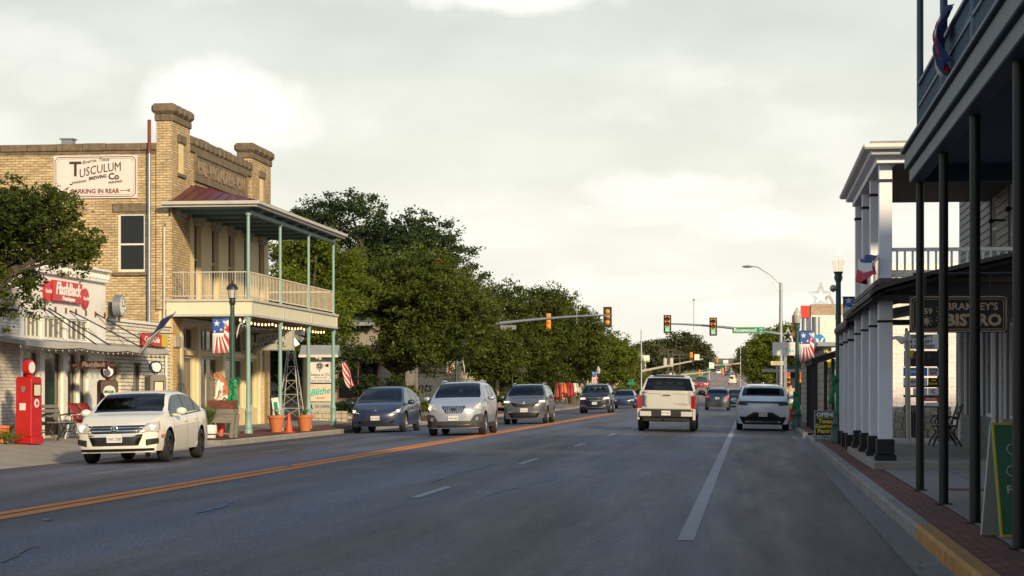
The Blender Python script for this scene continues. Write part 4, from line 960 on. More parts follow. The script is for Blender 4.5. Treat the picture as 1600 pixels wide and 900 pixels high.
# ================================================================ TUSCULUM BUILDING
FXl = -17.4; Y0, Y1 = 60.3, 73.0; G0 = .25
B = T('brick_building', 'two-storey tan brick building with a stone-capped parapet, red porch roof and long balcony', 'building', (0, 0, 0))
mb = MB(); wall(mb, 'y', Y0, .35, -42, FXl-.35, G0-.4, 8.72, [(-19.05, -18.18, 5.05, 6.82)])
mb.build('side_wall', 'tan_brick', B)
up = [61.25+2.13*k for k in range(6)]
holes = [(y-.42, y+.42, 4.15, 6.78) for y in up]
lo = [(61.6, 63.1), (63.5, 66.1), (66.6, 69.4), (69.8, 71.2)]
lh = []
for a, b in lo: lh += [(a, b, .85 if a not in (63.5,) else G0, 2.55), (a, b, 2.7, 3.45)]
mb = MB(); wall(mb, 'x', FXl-.35, .35, Y0, Y1, G0-.4, 3.72, lh); wall(mb, 'x', FXl-.35, .35, Y0, Y1, 3.72, 7.0, holes); mb.build('street_wall', 'yellow_paint', B)
mb = MB(); mb.box(FXl-.35, FXl, Y0, Y1, 7.0, 8.95); mb.build('parapet', 'tan_brick', B)
MB().box(-42, FXl-.35, Y1-.35, Y1, 0, 8.7).box(-42, -41.65, Y0, Y1, 0, 8.7).build('rear_wall', 'tan_brick', B)
MB().box(-41.6, FXl-.36, Y0+.36, Y1-.36, 8.2, 8.3).build('flat_roof', 'galv', B)
MB().box(-42, FXl-.36, Y0+1.6, Y0+1.7, .3, 8.2).box(FXl-2.2, FXl-2.1, Y0+.4, Y1-.4, .3, 8.2).box(FXl-2.1, FXl-.36, Y0+.36, Y1-.36, 3.6, 3.75).build('interior_partition', 'porch_brown', B)
window(B, 'y', Y0, -19.05, -18.18, 5.05, 6.82, fw=.07, sign=-1, depth=.12, mid=.47)
MB().box(-19.2, -18.03, Y0-.06, Y0+.1, 6.85, 7.12).build('lintel', 'stone_trim', B, bevel=.02); MB().box(-19.2, -18.03, Y0-.09, Y0+.1, 4.92, 5.03).build('sill', 'stone_trim', B, bevel=.02)
for y in up:
    window(B, 'x', FXl, y-.42, y+.42, 4.15, 6.78, frame='cream_rail', glass='window_glass', fw=.08, depth=.16, mid=.55)
    MB().box(FXl-.05, FXl+.14, y-.55, y+.55, 6.80, 7.02).box(FXl-.05, FXl+.09, y-.48, y+.48, 6.66, 6.82).build('window_capital', 'stone_pale', B, bevel=.04)
fr_ = MB()
for a, b in lo:
    z0 = .85 if a != 63.5 else G0
    window(B, 'x', FXl, a, b, z0, 2.55, frame='storefront_frame', glass='shop_glass', fw=.09, rows=1, cols=2 if a == 63.5 else 1, depth=.15, name='shop_window')
    window(B, 'x', FXl, a, b, 2.7, 3.45, frame='storefront_frame', glass='window_glass', fw=.08, rows=1, cols=2, depth=.15, name='transom')
for y in (61.3, 63.3, 66.35, 69.6, 71.5): fr_.box(FXl, FXl+.09, y-.13, y+.13, G0, 3.55)
fr_.box(FXl, FXl+.14, Y0+.9, Y1-.4, 3.5, 3.68); fr_.build('pilaster', 'cream_paint', B, bevel=.01)
for y in np.arange(61.8, 72, .9): pass
MB().box(FXl, FXl+.14, Y0+.05, Y0+.75, 2.75, 3.1).build('corner_capital', 'stone_pale', B, bevel=.03)
MB().box(FXl, FXl+.08, Y1-1.0, Y1-.12, G0, 3.6).build('brick_pilaster', 'yellow_brick', B)
MB().box(FXl, FXl+.07, Y0, Y0+.8, G0, 3.72).build('brick_pilaster', 'yellow_brick', B)
# side wall cornice stones
mb = MB(); x = -42
while x < FXl-.45:
    w = random.uniform(.7, 1.1); mb.box(x, min(x+w-.012, FXl-.4), Y0-.07-random.uniform(0, .02), Y0+.4, 8.72, 8.93+random.uniform(0, .02)); x += w
mb.box(-42, FXl-.4, Y0-.03, Y0+.3, 8.62, 8.72); mb.build('cornice', 'stone_trim', B, bevel=.015)
# towers
for ya, yb in ((Y0-.08, 62.25), (70.2, Y1+.08)):
    xa, xb = FXl-.42, FXl+.06
    MB().box(xa, xb, ya, yb, 7.0 if ya > 65 else 3.9, 9.78).build('tower', 'tan_brick', B)
    MB().box(xa-.05, xb+.05, ya-.05, yb+.05, 9.58, 9.80).build('corbel', 'stone_trim', B, bevel=.03)
    mb = MB(); n = 4
    for k in range(n):
        a = ya-.14+(yb-ya+.28)*k/n; b = a+(yb-ya+.28)/n-.05; mb.box(xa-.14, xb+.14, a, b, 9.80, 10.12)
    mb.build('capstone', 'stone_trim', B, bevel=.09)
    ym = (ya+yb)/2
    MB().box(xb, xb+.07, ym-.42, ym+.42, 9.02, 9.26).build('slot_lintel', 'stone_trim', B, bevel=.02); MB().box(xb, xb+.07, ym-.42, ym+.42, 7.98, 8.08).build('slot_sill', 'stone_trim', B, bevel=.01)
    MB().box(xb, xb+.012, ym-.24, ym+.24, 8.08, 9.02).build('slot_panel', 'yellow_paint', B)
# crenellated parapet stones
mb = MB(); n = 14; ya, yb = 62.27, 70.18
for k in range(n):
    a = ya+(yb-ya)*k/n; b = a+(yb-ya)/n-.03; mb.box(FXl-.38, FXl+.13, a, b-.03, 9.12, 9.42+random.uniform(-.02, .02))
mb.build('parapet_stone', 'stone_trim', B, bevel=.05)
MB().box(FXl-.36, FXl+.07, ya, yb, 8.93, 9.12).build('string_course', 'stone_trim', B, bevel=.01)
nm = MB().box(FXl, FXl+.05, 62.9, 69.5, 8.05, 8.95).build('name_stone', 'stone_trim', B)
MB().box(FXl+.05, FXl+.09, 62.9, 69.5, 8.86, 8.95).box(FXl+.05, FXl+.09, 62.9, 69.5, 8.05, 8.13).box(FXl+.05, FXl+.09, 62.9, 63.0, 8.13, 8.86).box(FXl+.05, FXl+.09, 69.4, 69.5, 8.13, 8.86).build('name_border', 'stone_trim', nm)
text('1902~H.O.ADLER~1911', .62, 'stone_letter', nm, (FXl+.05, 66.2, 8.49), FX, .07, bold=.012, width=6.0)
# roof of the porch
PX = -15.0; EX = -14.62; EA, EB = Y0-.45, Y1+.25; RZ = 7.0
MB().add([(FXl, EA+2.7, 7.88), (FXl, EB-2.7, 7.88), (EX, EB, RZ+.10), (EX, EA, RZ+.10), (FXl-.0, EA, RZ+.10), (FXl, EB, RZ+.10)], [(0, 3, 2, 1), (0, 4, 3), (1, 2, 5), (0, 1, 5, 4)]).build('porch_roof', 'red_roof', B)
sr = MB()
for k in range(24):
    y = EA+.3+(EB-EA-.6)*k/23; t = min(1, (y-EA)/2.7, (EB-y)/2.7); sr.tube([(EX, y, RZ+.12), (EX+(FXl-EX)*t, y, RZ+.12+.78*t)], .016, 4)
for k in range(1, 8):
    x = EX+(FXl-EX)*k/8; t = (x-EX)/(FXl-EX); sr.tube([(x, EA, RZ+.12), (x, EA+2.7*t, RZ+.12+.78*t)], .016, 4)
sr.build('roof_seam', 'red_roof', B)
MB().box(FXl-.15, EX, EA, EA+.10, RZ-.05, RZ+.10).box(EX-.1, EX, EA+.1, EB-.1, RZ-.05, RZ+.10).box(FXl, EX, EB-.1, EB, RZ-.05, RZ+.1).box(FXl-.15, EX+.09, EA-.09, EA, RZ+.02, RZ+.12).box(EX, EX+.09, EA, EB, RZ+.02, RZ+.12).build('eave', 'trim_grey', B, bevel=.008)
MB().box(FXl+.02, EX-.1, EA+.1, EB-.1, RZ-.04, RZ-.01).build('porch_ceiling', 'teal_dark', B)
rf_ = MB()
for k in range(8): y = Y0+.8+k*1.6; rf_.box(FXl+.02, EX-.12, y-.03, y+.03, RZ-.13, RZ-.04)
rf_.box(PX-.08, PX+.08, Y0, Y1, RZ-.24, RZ-.13); rf_.build('rafter', 'teal_dark', B)
# balcony
FZ0, FZ1 = 3.68, 4.20
MB().box(FXl-.1, PX+.12, Y0-.1, Y0-.02, FZ0, FZ1).box(PX+.04, PX+.12, Y0-.02, Y1+.1, FZ0, FZ1).box(FXl, PX+.12, Y1+.1, Y1+.18, FZ0, FZ1).build('balcony_fascia', 'cream_paint', B)
pn = MB()
pn.box(FXl-.1, PX+.17, Y0-.16, Y0-.1, FZ1-.07, FZ1).box(FXl-.1, PX+.15, Y0-.13, Y0-.1, FZ0, FZ0+.07).box(PX+.12, PX+.18, Y0-.1, Y1+.1, FZ1-.07, FZ1).box(PX+.12, PX+.15, Y0-.1, Y1+.1, FZ0, FZ0+.07)
posts = [60.3, 64.5, 68.75, 72.95]
for y in posts: pn.box(PX+.12, PX+.145, y-.06, y+.06, FZ0+.07, FZ1-.07)
pn.build('fascia_moulding', 'trim_grey', B)
MB().box(FXl, PX+.04, Y0-.02, Y1+.1, FZ1-.09, FZ1-.02).build('balcony_floor', 'porch_brown', B)
MB().box(FXl, PX+.04, Y0-.02, Y1+.1, FZ0+.02, FZ0+.06).build('balcony_soffit', 'porch_brown', B)
rl = MB()
for z in (4.30, 5.02): rl.box(PX-.02, PX+.02, Y0, Y1, z-.02, z+.02)
y = Y0+.09
while y < Y1: rl.box(PX-.009, PX+.009, y-.009, y+.009, 4.3, 5.0); y += .20
rl.box(FXl, PX, Y1-.02, Y1+.02, 5.0, 5.04); rl.build('front_railing', 'cream_rail', B)
rl = MB()
for z in (4.30, 5.02): rl.box(FXl, PX-.02, Y0-.015, Y0+.015, z-.015, z+.015)
for k in range(1, 6): x = FXl+(PX-FXl)*k/6; rl.box(x-.012, x+.012, Y0-.012, Y0+.012, 4.3, 5.0)
for k in range(1, 30): x = FXl+(PX-FXl)*k/30; rl.box(x-.004, x+.004, Y0-.004, Y0+.004, 4.3, 5.0)
rl.build('side_railing', 'trim_grey', B)
for y in posts:
    g0 = zl(PX, y)
    p = MB().lathe([(.13, 0), (.13, .10), (.11, .13), (.125, .2), (.095, .3), (.10, .62), (.115, .66), (.085, .72), (.075, .78), (.068, 1.3), (.062, 3.2), (.09, FZ0-g0-.08), (.10, FZ0-g0)], (PX, y, g0), 14).build('post', 'turquoise', B)
    MB().tube([(PX, y, FZ1), (PX, y, RZ-.2)], .05, 10).lathe([(.09, 0), (.09, .06)], (PX, y, RZ-.27), 10).lathe([(.08, 0), (.08, .05)], (PX, y, FZ1), 10).build('upper_post', 'turquoise', B)
MB().tube([(FXl-.02, Y0-.13, 6.95), (FXl+.02, Y0-.13, 6.7), (FXl-.16, Y0-.13, 6.4), (FXl-.16, Y0-.13, .4)], .035, 8).build('downspout', 'trim_grey', B)
MB().tube([(FXl-.62, Y0-.14, 3.4), (FXl-.62, Y0-.14, 8.6)], .055, 10).build('vent_pipe', 'galv', B); MB().tube([(FXl-.62, Y0-.14, 8.6), (FXl-.62, Y0-.14, 9.62)], .055, 10).build('rusty_pipe_top', 'rust', B)
tag(MB().box(-20.85, -20.5, Y0+.1, Y0+.4, 8.95, 9.1).box(-20.9, -20.45, Y0+.05, Y0+.45, 9.1, 9.13).build('roof_vent', 'galv'), 'small metal vent box on the side parapet of the tan brick building', 'vent')
# painted wall sign
s = T('wall_sign', 'large pale pink brewery sign with curling black lettering high on the tan brick side wall', 'sign', (-20.73+.0, Y0-.03, 7.93))
x0s, x1s = -21.02-.02, -18.42; mid = (x0s+x1s)/2; s.location.x = mid; hw_, hh = (x1s-x0s)/2, .65
MB().box(-hw_, hw_, -.02, .03, -hh, hh).build('board', 'sign_pink', s)
bd = MB()
for o_, w_ in ((.05, .022), (.10, .008)):
    a, b = hw_-o_, hh-o_; c_ = .10
    pts = [(-a+c_, -b), (a-c_, -b), (a, -b+c_), (a, b-c_), (a-c_, b), (-a+c_, b), (-a, b-c_), (-a, -b+c_)]
    for p, q in zip(pts, pts[1:]+pts[:1]): bd.tube([(p[0], -.024, p[1]), (q[0], -.024, q[1])], w_/2, 4)
bd.build('border', 'ink', s)
def tusc(par, k, f, z0=0, yy=-.03):
    text('T', .62*k, 'ink', par, (-.62*k, yy, .12*k+z0), f, .006, bold=.010*k)
    text('USCULUM', .36*k, 'ink', par, (.16*k, yy, .13*k+z0), f, .006, bold=0, width=1.28*k, warp=lambda x, y: (x, y*(1+.12*abs(x)/k)+.16*x-.10*x*x/k))
    text('BREWING', .14*k, 'ink', par, (.08*k, yy, -.12*k+z0), f, .006, bold=.004, width=.55*k, warp=lambda x, y: (x, y+.16*x))
    text('Co', .27*k, 'ink', par, (.58*k, yy, -.10*k+z0), f, .006, bold=.008)
    text('Boerne, Texas', .15*k, 'ink', par, (.02*k, yy, .40*k+z0), f, .006, width=.86*k, shear=.3, warp=lambda x, y: (x, y+.12*x-.12*x*x/k))
    lv = MB()
    for (xa, za, dx, dz) in ((-.72, -.28, .42, .06), (.42, -.28, .40, .04)):
        lv.tube([(k*xa, yy, k*za+z0), (k*(xa+dx), yy, k*(za+dz)+z0)], .005, 4)
        for q in range(9):
            x = xa+dx*q/8; z = za+dz*q/8
            for sg in (1, -1): lv.tube([(k*x, yy, k*z+z0), (k*(x+.03), yy, k*(z+sg*.045)+z0)], .011*k, 4, r2=.003)
    lv.build('wheat_ornament', 'ink', par)
tusc(s, 1.0, FY, .10)
text('PARKING IN REAR', .19, 'rust', s, (.0, -.03, -.44), FY, .006, bold=.004, width=1.5)
ar = MB().tube([(.78, -.03, -.42), (1.08, -.03, -.42)], .008, 4)
for q in (-1, 1): ar.tube([(1.0, -.03, -.42), (1.1, -.03, -.42+q*.05)], .008, 4)
ar.build('arrow', 'rust', s)
# hanging brewery sign under the porch
s = T('hanging_sign', 'grey brewery sign hanging under the balcony between the turquoise posts', 'sign', (-15.98, 67.0, 3.12))
MB().box(-.88, .88, -.03, .03, -.34, .34).build('board', 'sign_grey', s, bevel=.01)
MB().box(-.85, .85, -.036, -.03, .31, .32).box(-.85, .85, -.036, -.03, -.32, -.31).box(-.85, -.84, -.036, -.03, -.31, .31).box(.84, .85, -.036, -.03, -.31, .31).build('border', 'ink', s)
tusc(s, .72, FY, -.02, -.036); MB().tube([(-.6, 0, .34), (-.6, 0, .58)], .012, 6).tube([(.6, 0, .34), (.6, 0, .58)], .012, 6).build('hanger', 'black_metal', s)
for z_, t_ in ((-.27, 'EST 2022'),): text(t_, .075, 'ink', s, (-.55, -.036, -.27), FY, .006)
# string lights: wire plus bulbs as parts
def lights(name, label, pts, sag, n, lit=True, hang=.05, br=.03):
    t = T(name, label, 'string lights', pts[0]); o0 = Vector(pts[0]); w = []; bl = MB(); wr_ = []
    for a, b in zip(pts, pts[1:]):
        a, b = Vector(a)-o0, Vector(b)-o0
        for k in range(n+1):
            u = k/n; p = a.lerp(b, u); p.z -= sag*4*u*(1-u); w.append(p)
    MB().tube(w, .008, 4).build('wire', 'black_metal', t)
    for k, p in enumerate(w):
        if k % (n+1) == n: continue
        q = MB().lathe([(br*.4, 0), (br, -br*1.4), (br*.7, -br*2.4), (0, -br*2.7)], (p.x, p.y, p.z-.01), 8); q.build('bulb', 'bulb' if lit else 'bulb_off', t)
    return t
lights('string_lights', 'glowing bulb string swagged under the long balcony edge', [(PX-.25, y, 3.62) for y in posts], .06, 9)
# lamp post 1
def lamp_post(name, label, loc, H, lit=True, ribbon=None, mt='lamp_green', head='lantern'):
    t = T(name, label, 'street lamp', loc)
    MB().lathe([(.22, 0), (.22, .12), (.19, .16), (.17, .42), (.185, .46), (.13, .56), (.10, .66), (.115, .70), (.082, .82), (.078, 1.6), (.064, H-.75), (.07, H-.70), (.05, H-.66)], (0, 0, 0), 16).build('pole', mt, t)
    if head == 'lantern':
        MB().lathe([(.06, H-.70), (.10, H-.60), (.085, H-.50), (.125, H-.47)], (0, 0, 0), 12).build('lamp_base', 'black_metal', t)
        MB().lathe([(.105, H-.47), (.15, H-.22)], (0, 0, 0), 8, smooth=False).build('glass', 'lamp_glass_off', t)
        f = MB()
        for k in range(4):
            a = math.pi/4+k*math.pi/2; f.tube([(.11*math.cos(a), .11*math.sin(a), H-.47), (.155*math.cos(a), .155*math.sin(a), H-.22)], .012, 4)
        f.build('lantern_frame', 'black_metal', t)
        MB().lathe([(.18, H-.22), (.17, H-.17), (.10, H-.07), (.04, H-.04), (.02, H+.03), (0, H+.05)], (0, 0, 0), 16).build('lamp_cap', 'black_metal', t)
    else:
        MB().lathe([(.06, H-.78), (.11, H-.66), (.09, H-.58), (.125, H-.50)], (0, 0, 0), 14).build('lamp_base', mt, t)
        MB().lathe([(.10, H-.50), (.145, H-.24), (.14, H-.18), (.095, H-.10), (.06, H-.05), (.05, H-.02), (.035, H+.03), (0, H+.06)], (0, 0, 0), 14).build('glass', 'lamp_glass' if lit else 'lamp_glass_off', t)
        rb_ = MB()
        for k in range(8):
            a = k*math.pi/4; rb_.tube([(r_*math.cos(a), r_*math.sin(a), z_) for r_, z_ in ((.104, H-.50), (.150, H-.24), (.10, H-.10))], .003, 4)
        rb_.build('lantern_rib', 'trim_grey', t)
    return t
def ribbon(label, loc, s=1.0, m='ribbon_green'):
    t = T('ribbon', label, 'ribbon bow', loc); mb = MB()
    mb.lathe([(.10*s, -.06*s), (.11*s, 0), (.10*s, .06*s)], (0, 0, 0), 14).build('band', m, t)
    mb = MB()
    for sg in (1, -1):
        def loop(u, v, sg=sg):
            a = u*2*math.pi; return (sg*(.02+.16*s*(1-math.cos(a))/2), -.12*s-.04*s*math.sin(a*2), .11*s*math.sin(a)+(v-.5)*.02*s)
        for k in range(10):
            a, b = loop(k/10, 0), loop((k+1)/10, 0); w = .055*s
            mb.add([(a[0], a[1]-w, a[2]), (b[0], b[1]-w, b[2]), (b[0], b[1]+w*.4, b[2]), (a[0], a[1]+w*.4, a[2])], [(0, 1, 2, 3)], True)
    mb.ball((0, -.13*s, 0), .045*s, 8, 6); mb.build('bow', m, t, solid=.008)
    mb = MB()
    for sg, ln in ((1, .62), (-1, .5), (.4, .72)):
        def tl(u, v, sg=sg, ln=ln): return (sg*.03*s+sg*.07*s*u+(v-.5)*.09*s, -.13*s+.02*math.sin(u*9+sg), -u*ln*s)
        mb.grid(tl, 8, 3)
    mb.build('tail', m, t, solid=.004); return t
lx, ly = xyD(362, 61.0); lz = zl(lx, ly)
lp1 = lamp_post('street_lamp', 'black lantern on a slim green pole in front of the balcony corner', (-15.05+.1, 58.8, 0), 4.45)
x_, y_ = xyD(363, 59.3); lp1.location = (x_, y_, zl(x_, y_)); ribbon('green ribbon bow tied to the lamp pole behind the bulldog statue', (x_+.05, y_, zl(x_, y_)+1.55), 1.35)
# patriotic banners on poles
def banner(label, loc, w, h, rz=0, arm=True, side=-1):
    t = T('banner', label, 'banner', loc, rz); x0 = 0 if side > 0 else -w
    def P(u, v): return (x0+u*w, .02*math.sin(u*5+v*4), -v*h)
    MB().grid(lambda u, v: P(u, v*.42), 8, 6).build('blue_field', 'banner_blue', t, solid=.004)
    # red and white rays fan from the field's lower edge
    c = (.35, .18)
    red = MB(); wh = MB(); n = 11
    for k in range(n):
        a0, a1 = k/n, (k+1)/n
        def edge(a):
            # walk along right edge then bottom edge
            if a < .45: return (1.0, .05+.95*(a/.45))
            return (1.0-(a-.45)/.55, 1.0)
        e0, e1 = edge(a0), edge(a1)
        def inner(e_):
            t_ = .42 if e_[1] >= 1 else .55
            return (c[0]+(e_[0]-c[0])*t_, c[1]+(e_[1]-c[1])*t_)
        i0, i1 = inner(e0), inner(e1); tgt = red if k % 2 else wh
        vs = [P(*i0), P(*e0), P(*e1), P(*i1)]; tgt.add([(x, y-.008, z) for x, y, z in vs], [(0, 1, 2, 3)])
    wh.grid(lambda u, v: P(u, .42+v*.58), 8, 6); wh.build('white_field', 'flag_white', t, solid=.003); red.build('red_ray', 'flag_red', t, solid=.003)
    st = MB()
    for (cu, cv, r_) in ((.28, .15, .20), (.72, .10, .10), (.80, .27, .10), (.55, .33, .11), (.15, .38, .09), (.75, .42, .08)):
        pts = []
        for q in range(10):
            a = math.pi/2+q*math.pi/5; rr = r_*w*(1 if q % 2 == 0 else .42); p = P(cu, cv); pts.append((p[0]+rr*math.cos(a), p[1]-.014, p[2]+rr*math.sin(a)))
        st.add(pts, [tuple(range(10))])
    st.build('star', 'flag_white', t)
    if arm: MB().tube([(x0-.02 if side > 0 else x0, 0, 0), (x0+w+(.15 if side < 0 else 0), 0, 0)], .014, 6).tube([(x0, 0, -h), (x0+w+(.12 if side < 0 else 0), 0, -h)], .012, 6).build('banner_arm', 'lamp_green', t)
    return t
banner('stars and rays patriotic banner on the lamp pole by the bulldog statue', (x_-.10, y_, zz(497, 59.3)), .50, 1.02, 0, side=-1)
# glowing shooting-star garland on the first lamp pole
def garland(label, loc, s, m='sign_white', rz=0, trail=1):
    t = T('star_garland', label, 'garland', loc, rz); st = MB(); pts = []
    for q in range(11):
        a = math.pi/2+q*math.pi/5; rr = .30*s*(1 if q % 2 == 0 else .42); pts.append((rr*math.cos(a), 0, rr*math.sin(a)))
    st.tube(pts, .012*s, 4); pts = [(p[0]*1.35, 0, p[2]*1.35) for p in pts]; st.tube(pts, .010*s, 4); st.build('star_frame', m, t)
    tr = MB()
    for k in range(4):
        tr.tube([(trail*(.28*s+u*.7*s), 0, (-.05-.06*k)*s+.25*s*math.sin(u*2.2+.2*k)-u*u*.9*s) for u in [i/8 for i in range(9)]], .010*s, 4)
    tr.build('star_trail', m, t); return t
garland('white wire shooting-star decoration on the lamp pole in front of the balcony', (x_+.38, y_-.02, zz(505, 59.3)), .42, trail=-.6)
# ================================================================ ANTIQUES SHOP (left)
A = T('antiques_shop', 'low white-painted brick antiques shop with red soda signs and a metal canopy', 'shop')
SX = -17.4; ya = yX(-60, SX); yb = 54.0
Y = lambda px: yX(px, SX)
tr_ = [(Y(38), Y(65), 2.74, 3.30), (Y(70), Y(103), 2.74, 3.30), (Y(107), Y(138), 2.74, 3.30)]
op = [(Y(36), Y(63), .75, 2.45), (Y(70), Y(99), G0, 2.45), (Y(106), Y(123), .75, 2.45), (Y(125), Y(138), .75, 2.45)]
mb = MB(); wall(mb, 'x', SX-.3, .3, Y(30), yb, 0, 4.35, tr_+op); mb.build('front_wall', 'white_paint', A)
w2 = [(yb+.3, Y(189), G0+.3, 2.25), (Y(208), Y(221), 1.1, 2.25)]
mb = MB(); wall(mb, 'x', SX-.3, .3, yb, Y0-.02, 0, 3.36, w2); mb.build('low_wall', 'white_brick', A)
MB().box(SX-.34, SX+.05, yb, Y0-.03, 3.36, 3.44).build('wall_coping', 'white_paint', A)
MB().box(SX-.3, SX+.02, 36, Y(30), 0, 3.9).build('end_wall', 'flaking_white_brick', A)
MB().box(SX-12, SX-.3, 36, Y0-.1, 3.1, 3.2).box(SX-12, SX-11.8, 36, Y0-.1, 0, 3.1).build('roof', 'galv', A)
MB().box(SX-2.6, SX-2.5, 37, Y0-.1, G0, 3.1).box(SX-2.5, SX-.3, 37, Y0-.1, G0-.12, G0).build('shop_interior', 'porch_brown', A)
mb = MB(); mb.box(SX-.35, SX+.10, Y(30), yb+.04, 4.35, 4.44)
for k in range(26): y = Y(30)+.1+(yb-Y(30)-.2)*k/25; mb.box(SX-.02, SX+.14, y-.07, y+.07, 4.44, 4.56)
mb.box(SX-.30, SX+.06, Y(30), yb+.02, 4.44, 4.64).box(SX-.02, SX+.17, Y(30), yb+.06, 4.64, 4.70).build('cornice', 'white_paint', A, bevel=.012)
mb = MB()
for k in range(9): y = Y(36)+(yb-Y(36))*k/8-.1; mb.box(SX, SX+.03, y-.04, y+.04, 3.42, 3.56)
mb.build('tie_plate', 'rust', A)
for i, (a, b, c_, d_) in enumerate(tr_): window(A, 'x', SX, a, b, c_, d_, frame='window_white', glass='soft_glass', fw=.05, rows=1, cols=4, depth=.08, name='transom')
for i, (a, b, c_, d_) in enumerate(op): window(A, 'x', SX, a, b, c_, d_, frame='storefront_frame', glass='shop_glass', fw=.07, rows=1, depth=.12, name='door' if i == 1 else 'shop_window')
for i, (a, b, c_, d_) in enumerate(w2): window(A, 'x', SX, a, b, c_, d_, frame='storefront_frame' if i == 0 else 'porch_brown', glass='soft_glass', fw=.06, rows=1, depth=.12)
mb = MB()
for z in (.38, .52, .66):
    mb.box(SX, SX+.03, Y(100), Y(140), z-.05, z+.05)
mb.build('skirting_board', 'window_white', A)
# red neon shape and wares seen in the window
MB().tube([(SX-.3, Y(74), 2.1), (SX-.3, Y(77), 2.2), (SX-.3, Y(79), 2.05), (SX-.3, Y(77.5), 1.9)], .035, 6).build('neon_sign', 'lens_red', A)
# canopy
CXo = -16.62; ca, cb = Y(-10), 57.2
mb = MB(); mb.add([(SX, ca, 2.72), (SX, cb, 2.72), (CXo, cb, 2.60), (CXo, ca, 2.60), (SX, ca, 2.62), (SX, cb, 2.62), (CXo, cb, 2.50), (CXo, ca, 2.50)], [(0, 3, 2, 1), (4, 5, 6, 7), (2, 3, 7, 6), (0, 4, 7, 3), (1, 2, 6, 5)])
mb.build('canopy', 'galv', A); MB().box(CXo, CXo+.035, ca-.03, cb+.03, 2.46, 2.62).build('canopy_fascia', 'trim_grey', A)
for i, (p, q) in enumerate(((66, 128), (75, 150), (108, 200), (150, 225))):
    MB().tube([(SX+.02, Y(p), 3.50), (CXo-.05, Y(q)-1.0, 2.62)], .018, 5).build('tie_rod', 'black_metal', A)
MB().tube([(SX+.07, 59.6, 2.6), (SX+.07, 59.6, .3)], .04, 8).build('downspout', 'window_white', A)
# sign board on the parapet
s = T('shop_sign', 'red antiques shop sign with white script lettering on the white parapet', 'sign', (SX+.04, (Y(77)+Y(123))/2, 3.96))
w_ = Y(123)-Y(77)
MB().box(0, .06, -w_/2, w_/2, -.26, .26).build('board', 'red_sign', s, bevel=.005)
text('FlashBack', .44, 'white_paint', s, (.068, 0, .05), FX, .01, bold=.012, width=w_*.86, shear=.25); text('Funtiques', .15, 'white_paint', s, (.068, .05, -.18), FX, .01, bold=.006, width=w_*.42)
def disc(label, loc, r, f='x', m='red_sign', words=('Coca-Cola',), tm='white_paint', cat='sign'):
    t = T('round_sign', label, cat, loc); MB().lathe([(r, -.02), (r, .02), (r*.96, .03), (0, .035)], (0, 0, 0), 28, 'x' if f == 'x' else 'y').build('disc', m, t)
    for i, wd in enumerate(words):
        z = -(i-(len(words)-1)/2)*r*.45
        text(wd, r*.5, tm, t, (.036, 0, z) if f == 'x' else (0, -.036, z), FX if f == 'x' else FY, .006, bold=.004, width=r*1.6 if len(wd) > 4 else None, shear=.25)
    return t
disc('round red soda sign right of the antiques shop sign', (SX+.04, Y(130.5), 3.86), .27)
disc('round red soda sign left of the antiques shop sign, half behind the tree', (SX+.04, Y(71.5), 3.92), .27)
t = T('hanging_sign', 'dark red hanging sign with dusty script between two dark discs under the canopy', 'sign', (*xyD(146, 52), zz(570.5, 52)))
MB().box(-.375, .375, -.02, .02, -.105, .105).build('board', 'dark_red_sign', t); text('FlashBack', .17, 'dusty_script', t, (0, -.024, .015), FY, .005, bold=.003, shear=.25, width=.62); text('Funtiques', .05, 'dusty_script', t, (0, -.024, -.07), FY, .005)
for q in (-1, 1):
    d_ = MB().lathe([(.095, -.02), (.095, .02)], (0, 0, 0), 20, 'y').build('disc', 'dark_red_sign', t, loc=(q*.50, 0, 0)); text('Coca-Cola', .05, 'dusty_script', d_, (0, -.024, 0), FY, .005, width=.15)
MB().tube([(-.3, 0, .1), (-.3, 0, .25)], .006, 4).build('chain', 'black_metal', t); MB().tube([(.3, 0, .1), (.3, 0, .25)], .006, 4).build('chain', 'black_metal', t)
lights('string_lights', 'unlit bulb string along the shop canopy edge', [(CXo+.06, Y(30)-2.2, 2.50), (CXo+.06, 49.5, 2.50), (CXo+.06, 53.3, 2.50), (CXo+.06, 57.2, 2.50)], .05, 9, lit=False, br=.035)
# yellow and red soda button above the low wall
t = T('soda_sign', 'red and yellow soda button sign above the canopy end by the flag', 'sign', (SX+.12, 58.0, 2.92)); MB().box(-.02, .02, -1.0, .9, -.18, .18).build('board', 'red_sign', t); MB().box(-.02, .025, .9, 1.5, -.18, .18).build('end_panel', 'sign_yellow', t); text('Coca-Cola', .24, 'white_paint', t, (.026, -.1, 0), FX, .006, bold=.006, width=1.5, shear=.25)
# wall clock drum
t = T('outdoor_clock', 'round drum clock with silver rim standing on the low white wall', 'clock', (-17.0, yX(186, -17.0), zz(479, 56)))
MB().lathe([(.30, -.10), (.30, .08), (.27, .10), (.26, .085), (0, .085)], (0, 0, 0), 28, 'x').build('drum', 'galv', t); MB().lathe([(.255, .09), (0, .092)], (0, 0, 0), 28, 'x').build('dial', 'sign_white', t)
MB().box(.095, .10, -.01, .01, 0, .15).build('hand', 'ink', t); MB().box(.101, .105, 0, .19, -.01, .01).build('hand', 'ink', t); hd_ = MB()
for k in range(12):
    a = k*math.pi/6; hd_.box(.094, .099, .215*math.sin(a)-.008, .215*math.sin(a)+.008, .215*math.cos(a)-.02, .215*math.cos(a)+.02)
hd_.build('hour_marks', 'ink', t); MB().box(-.3, -.1, -.05, .05, -.36, .1).tube([(0, 0, -.3), (0, 0, -.42)], .04, 8).build('bracket', 'plastic_grey', t)
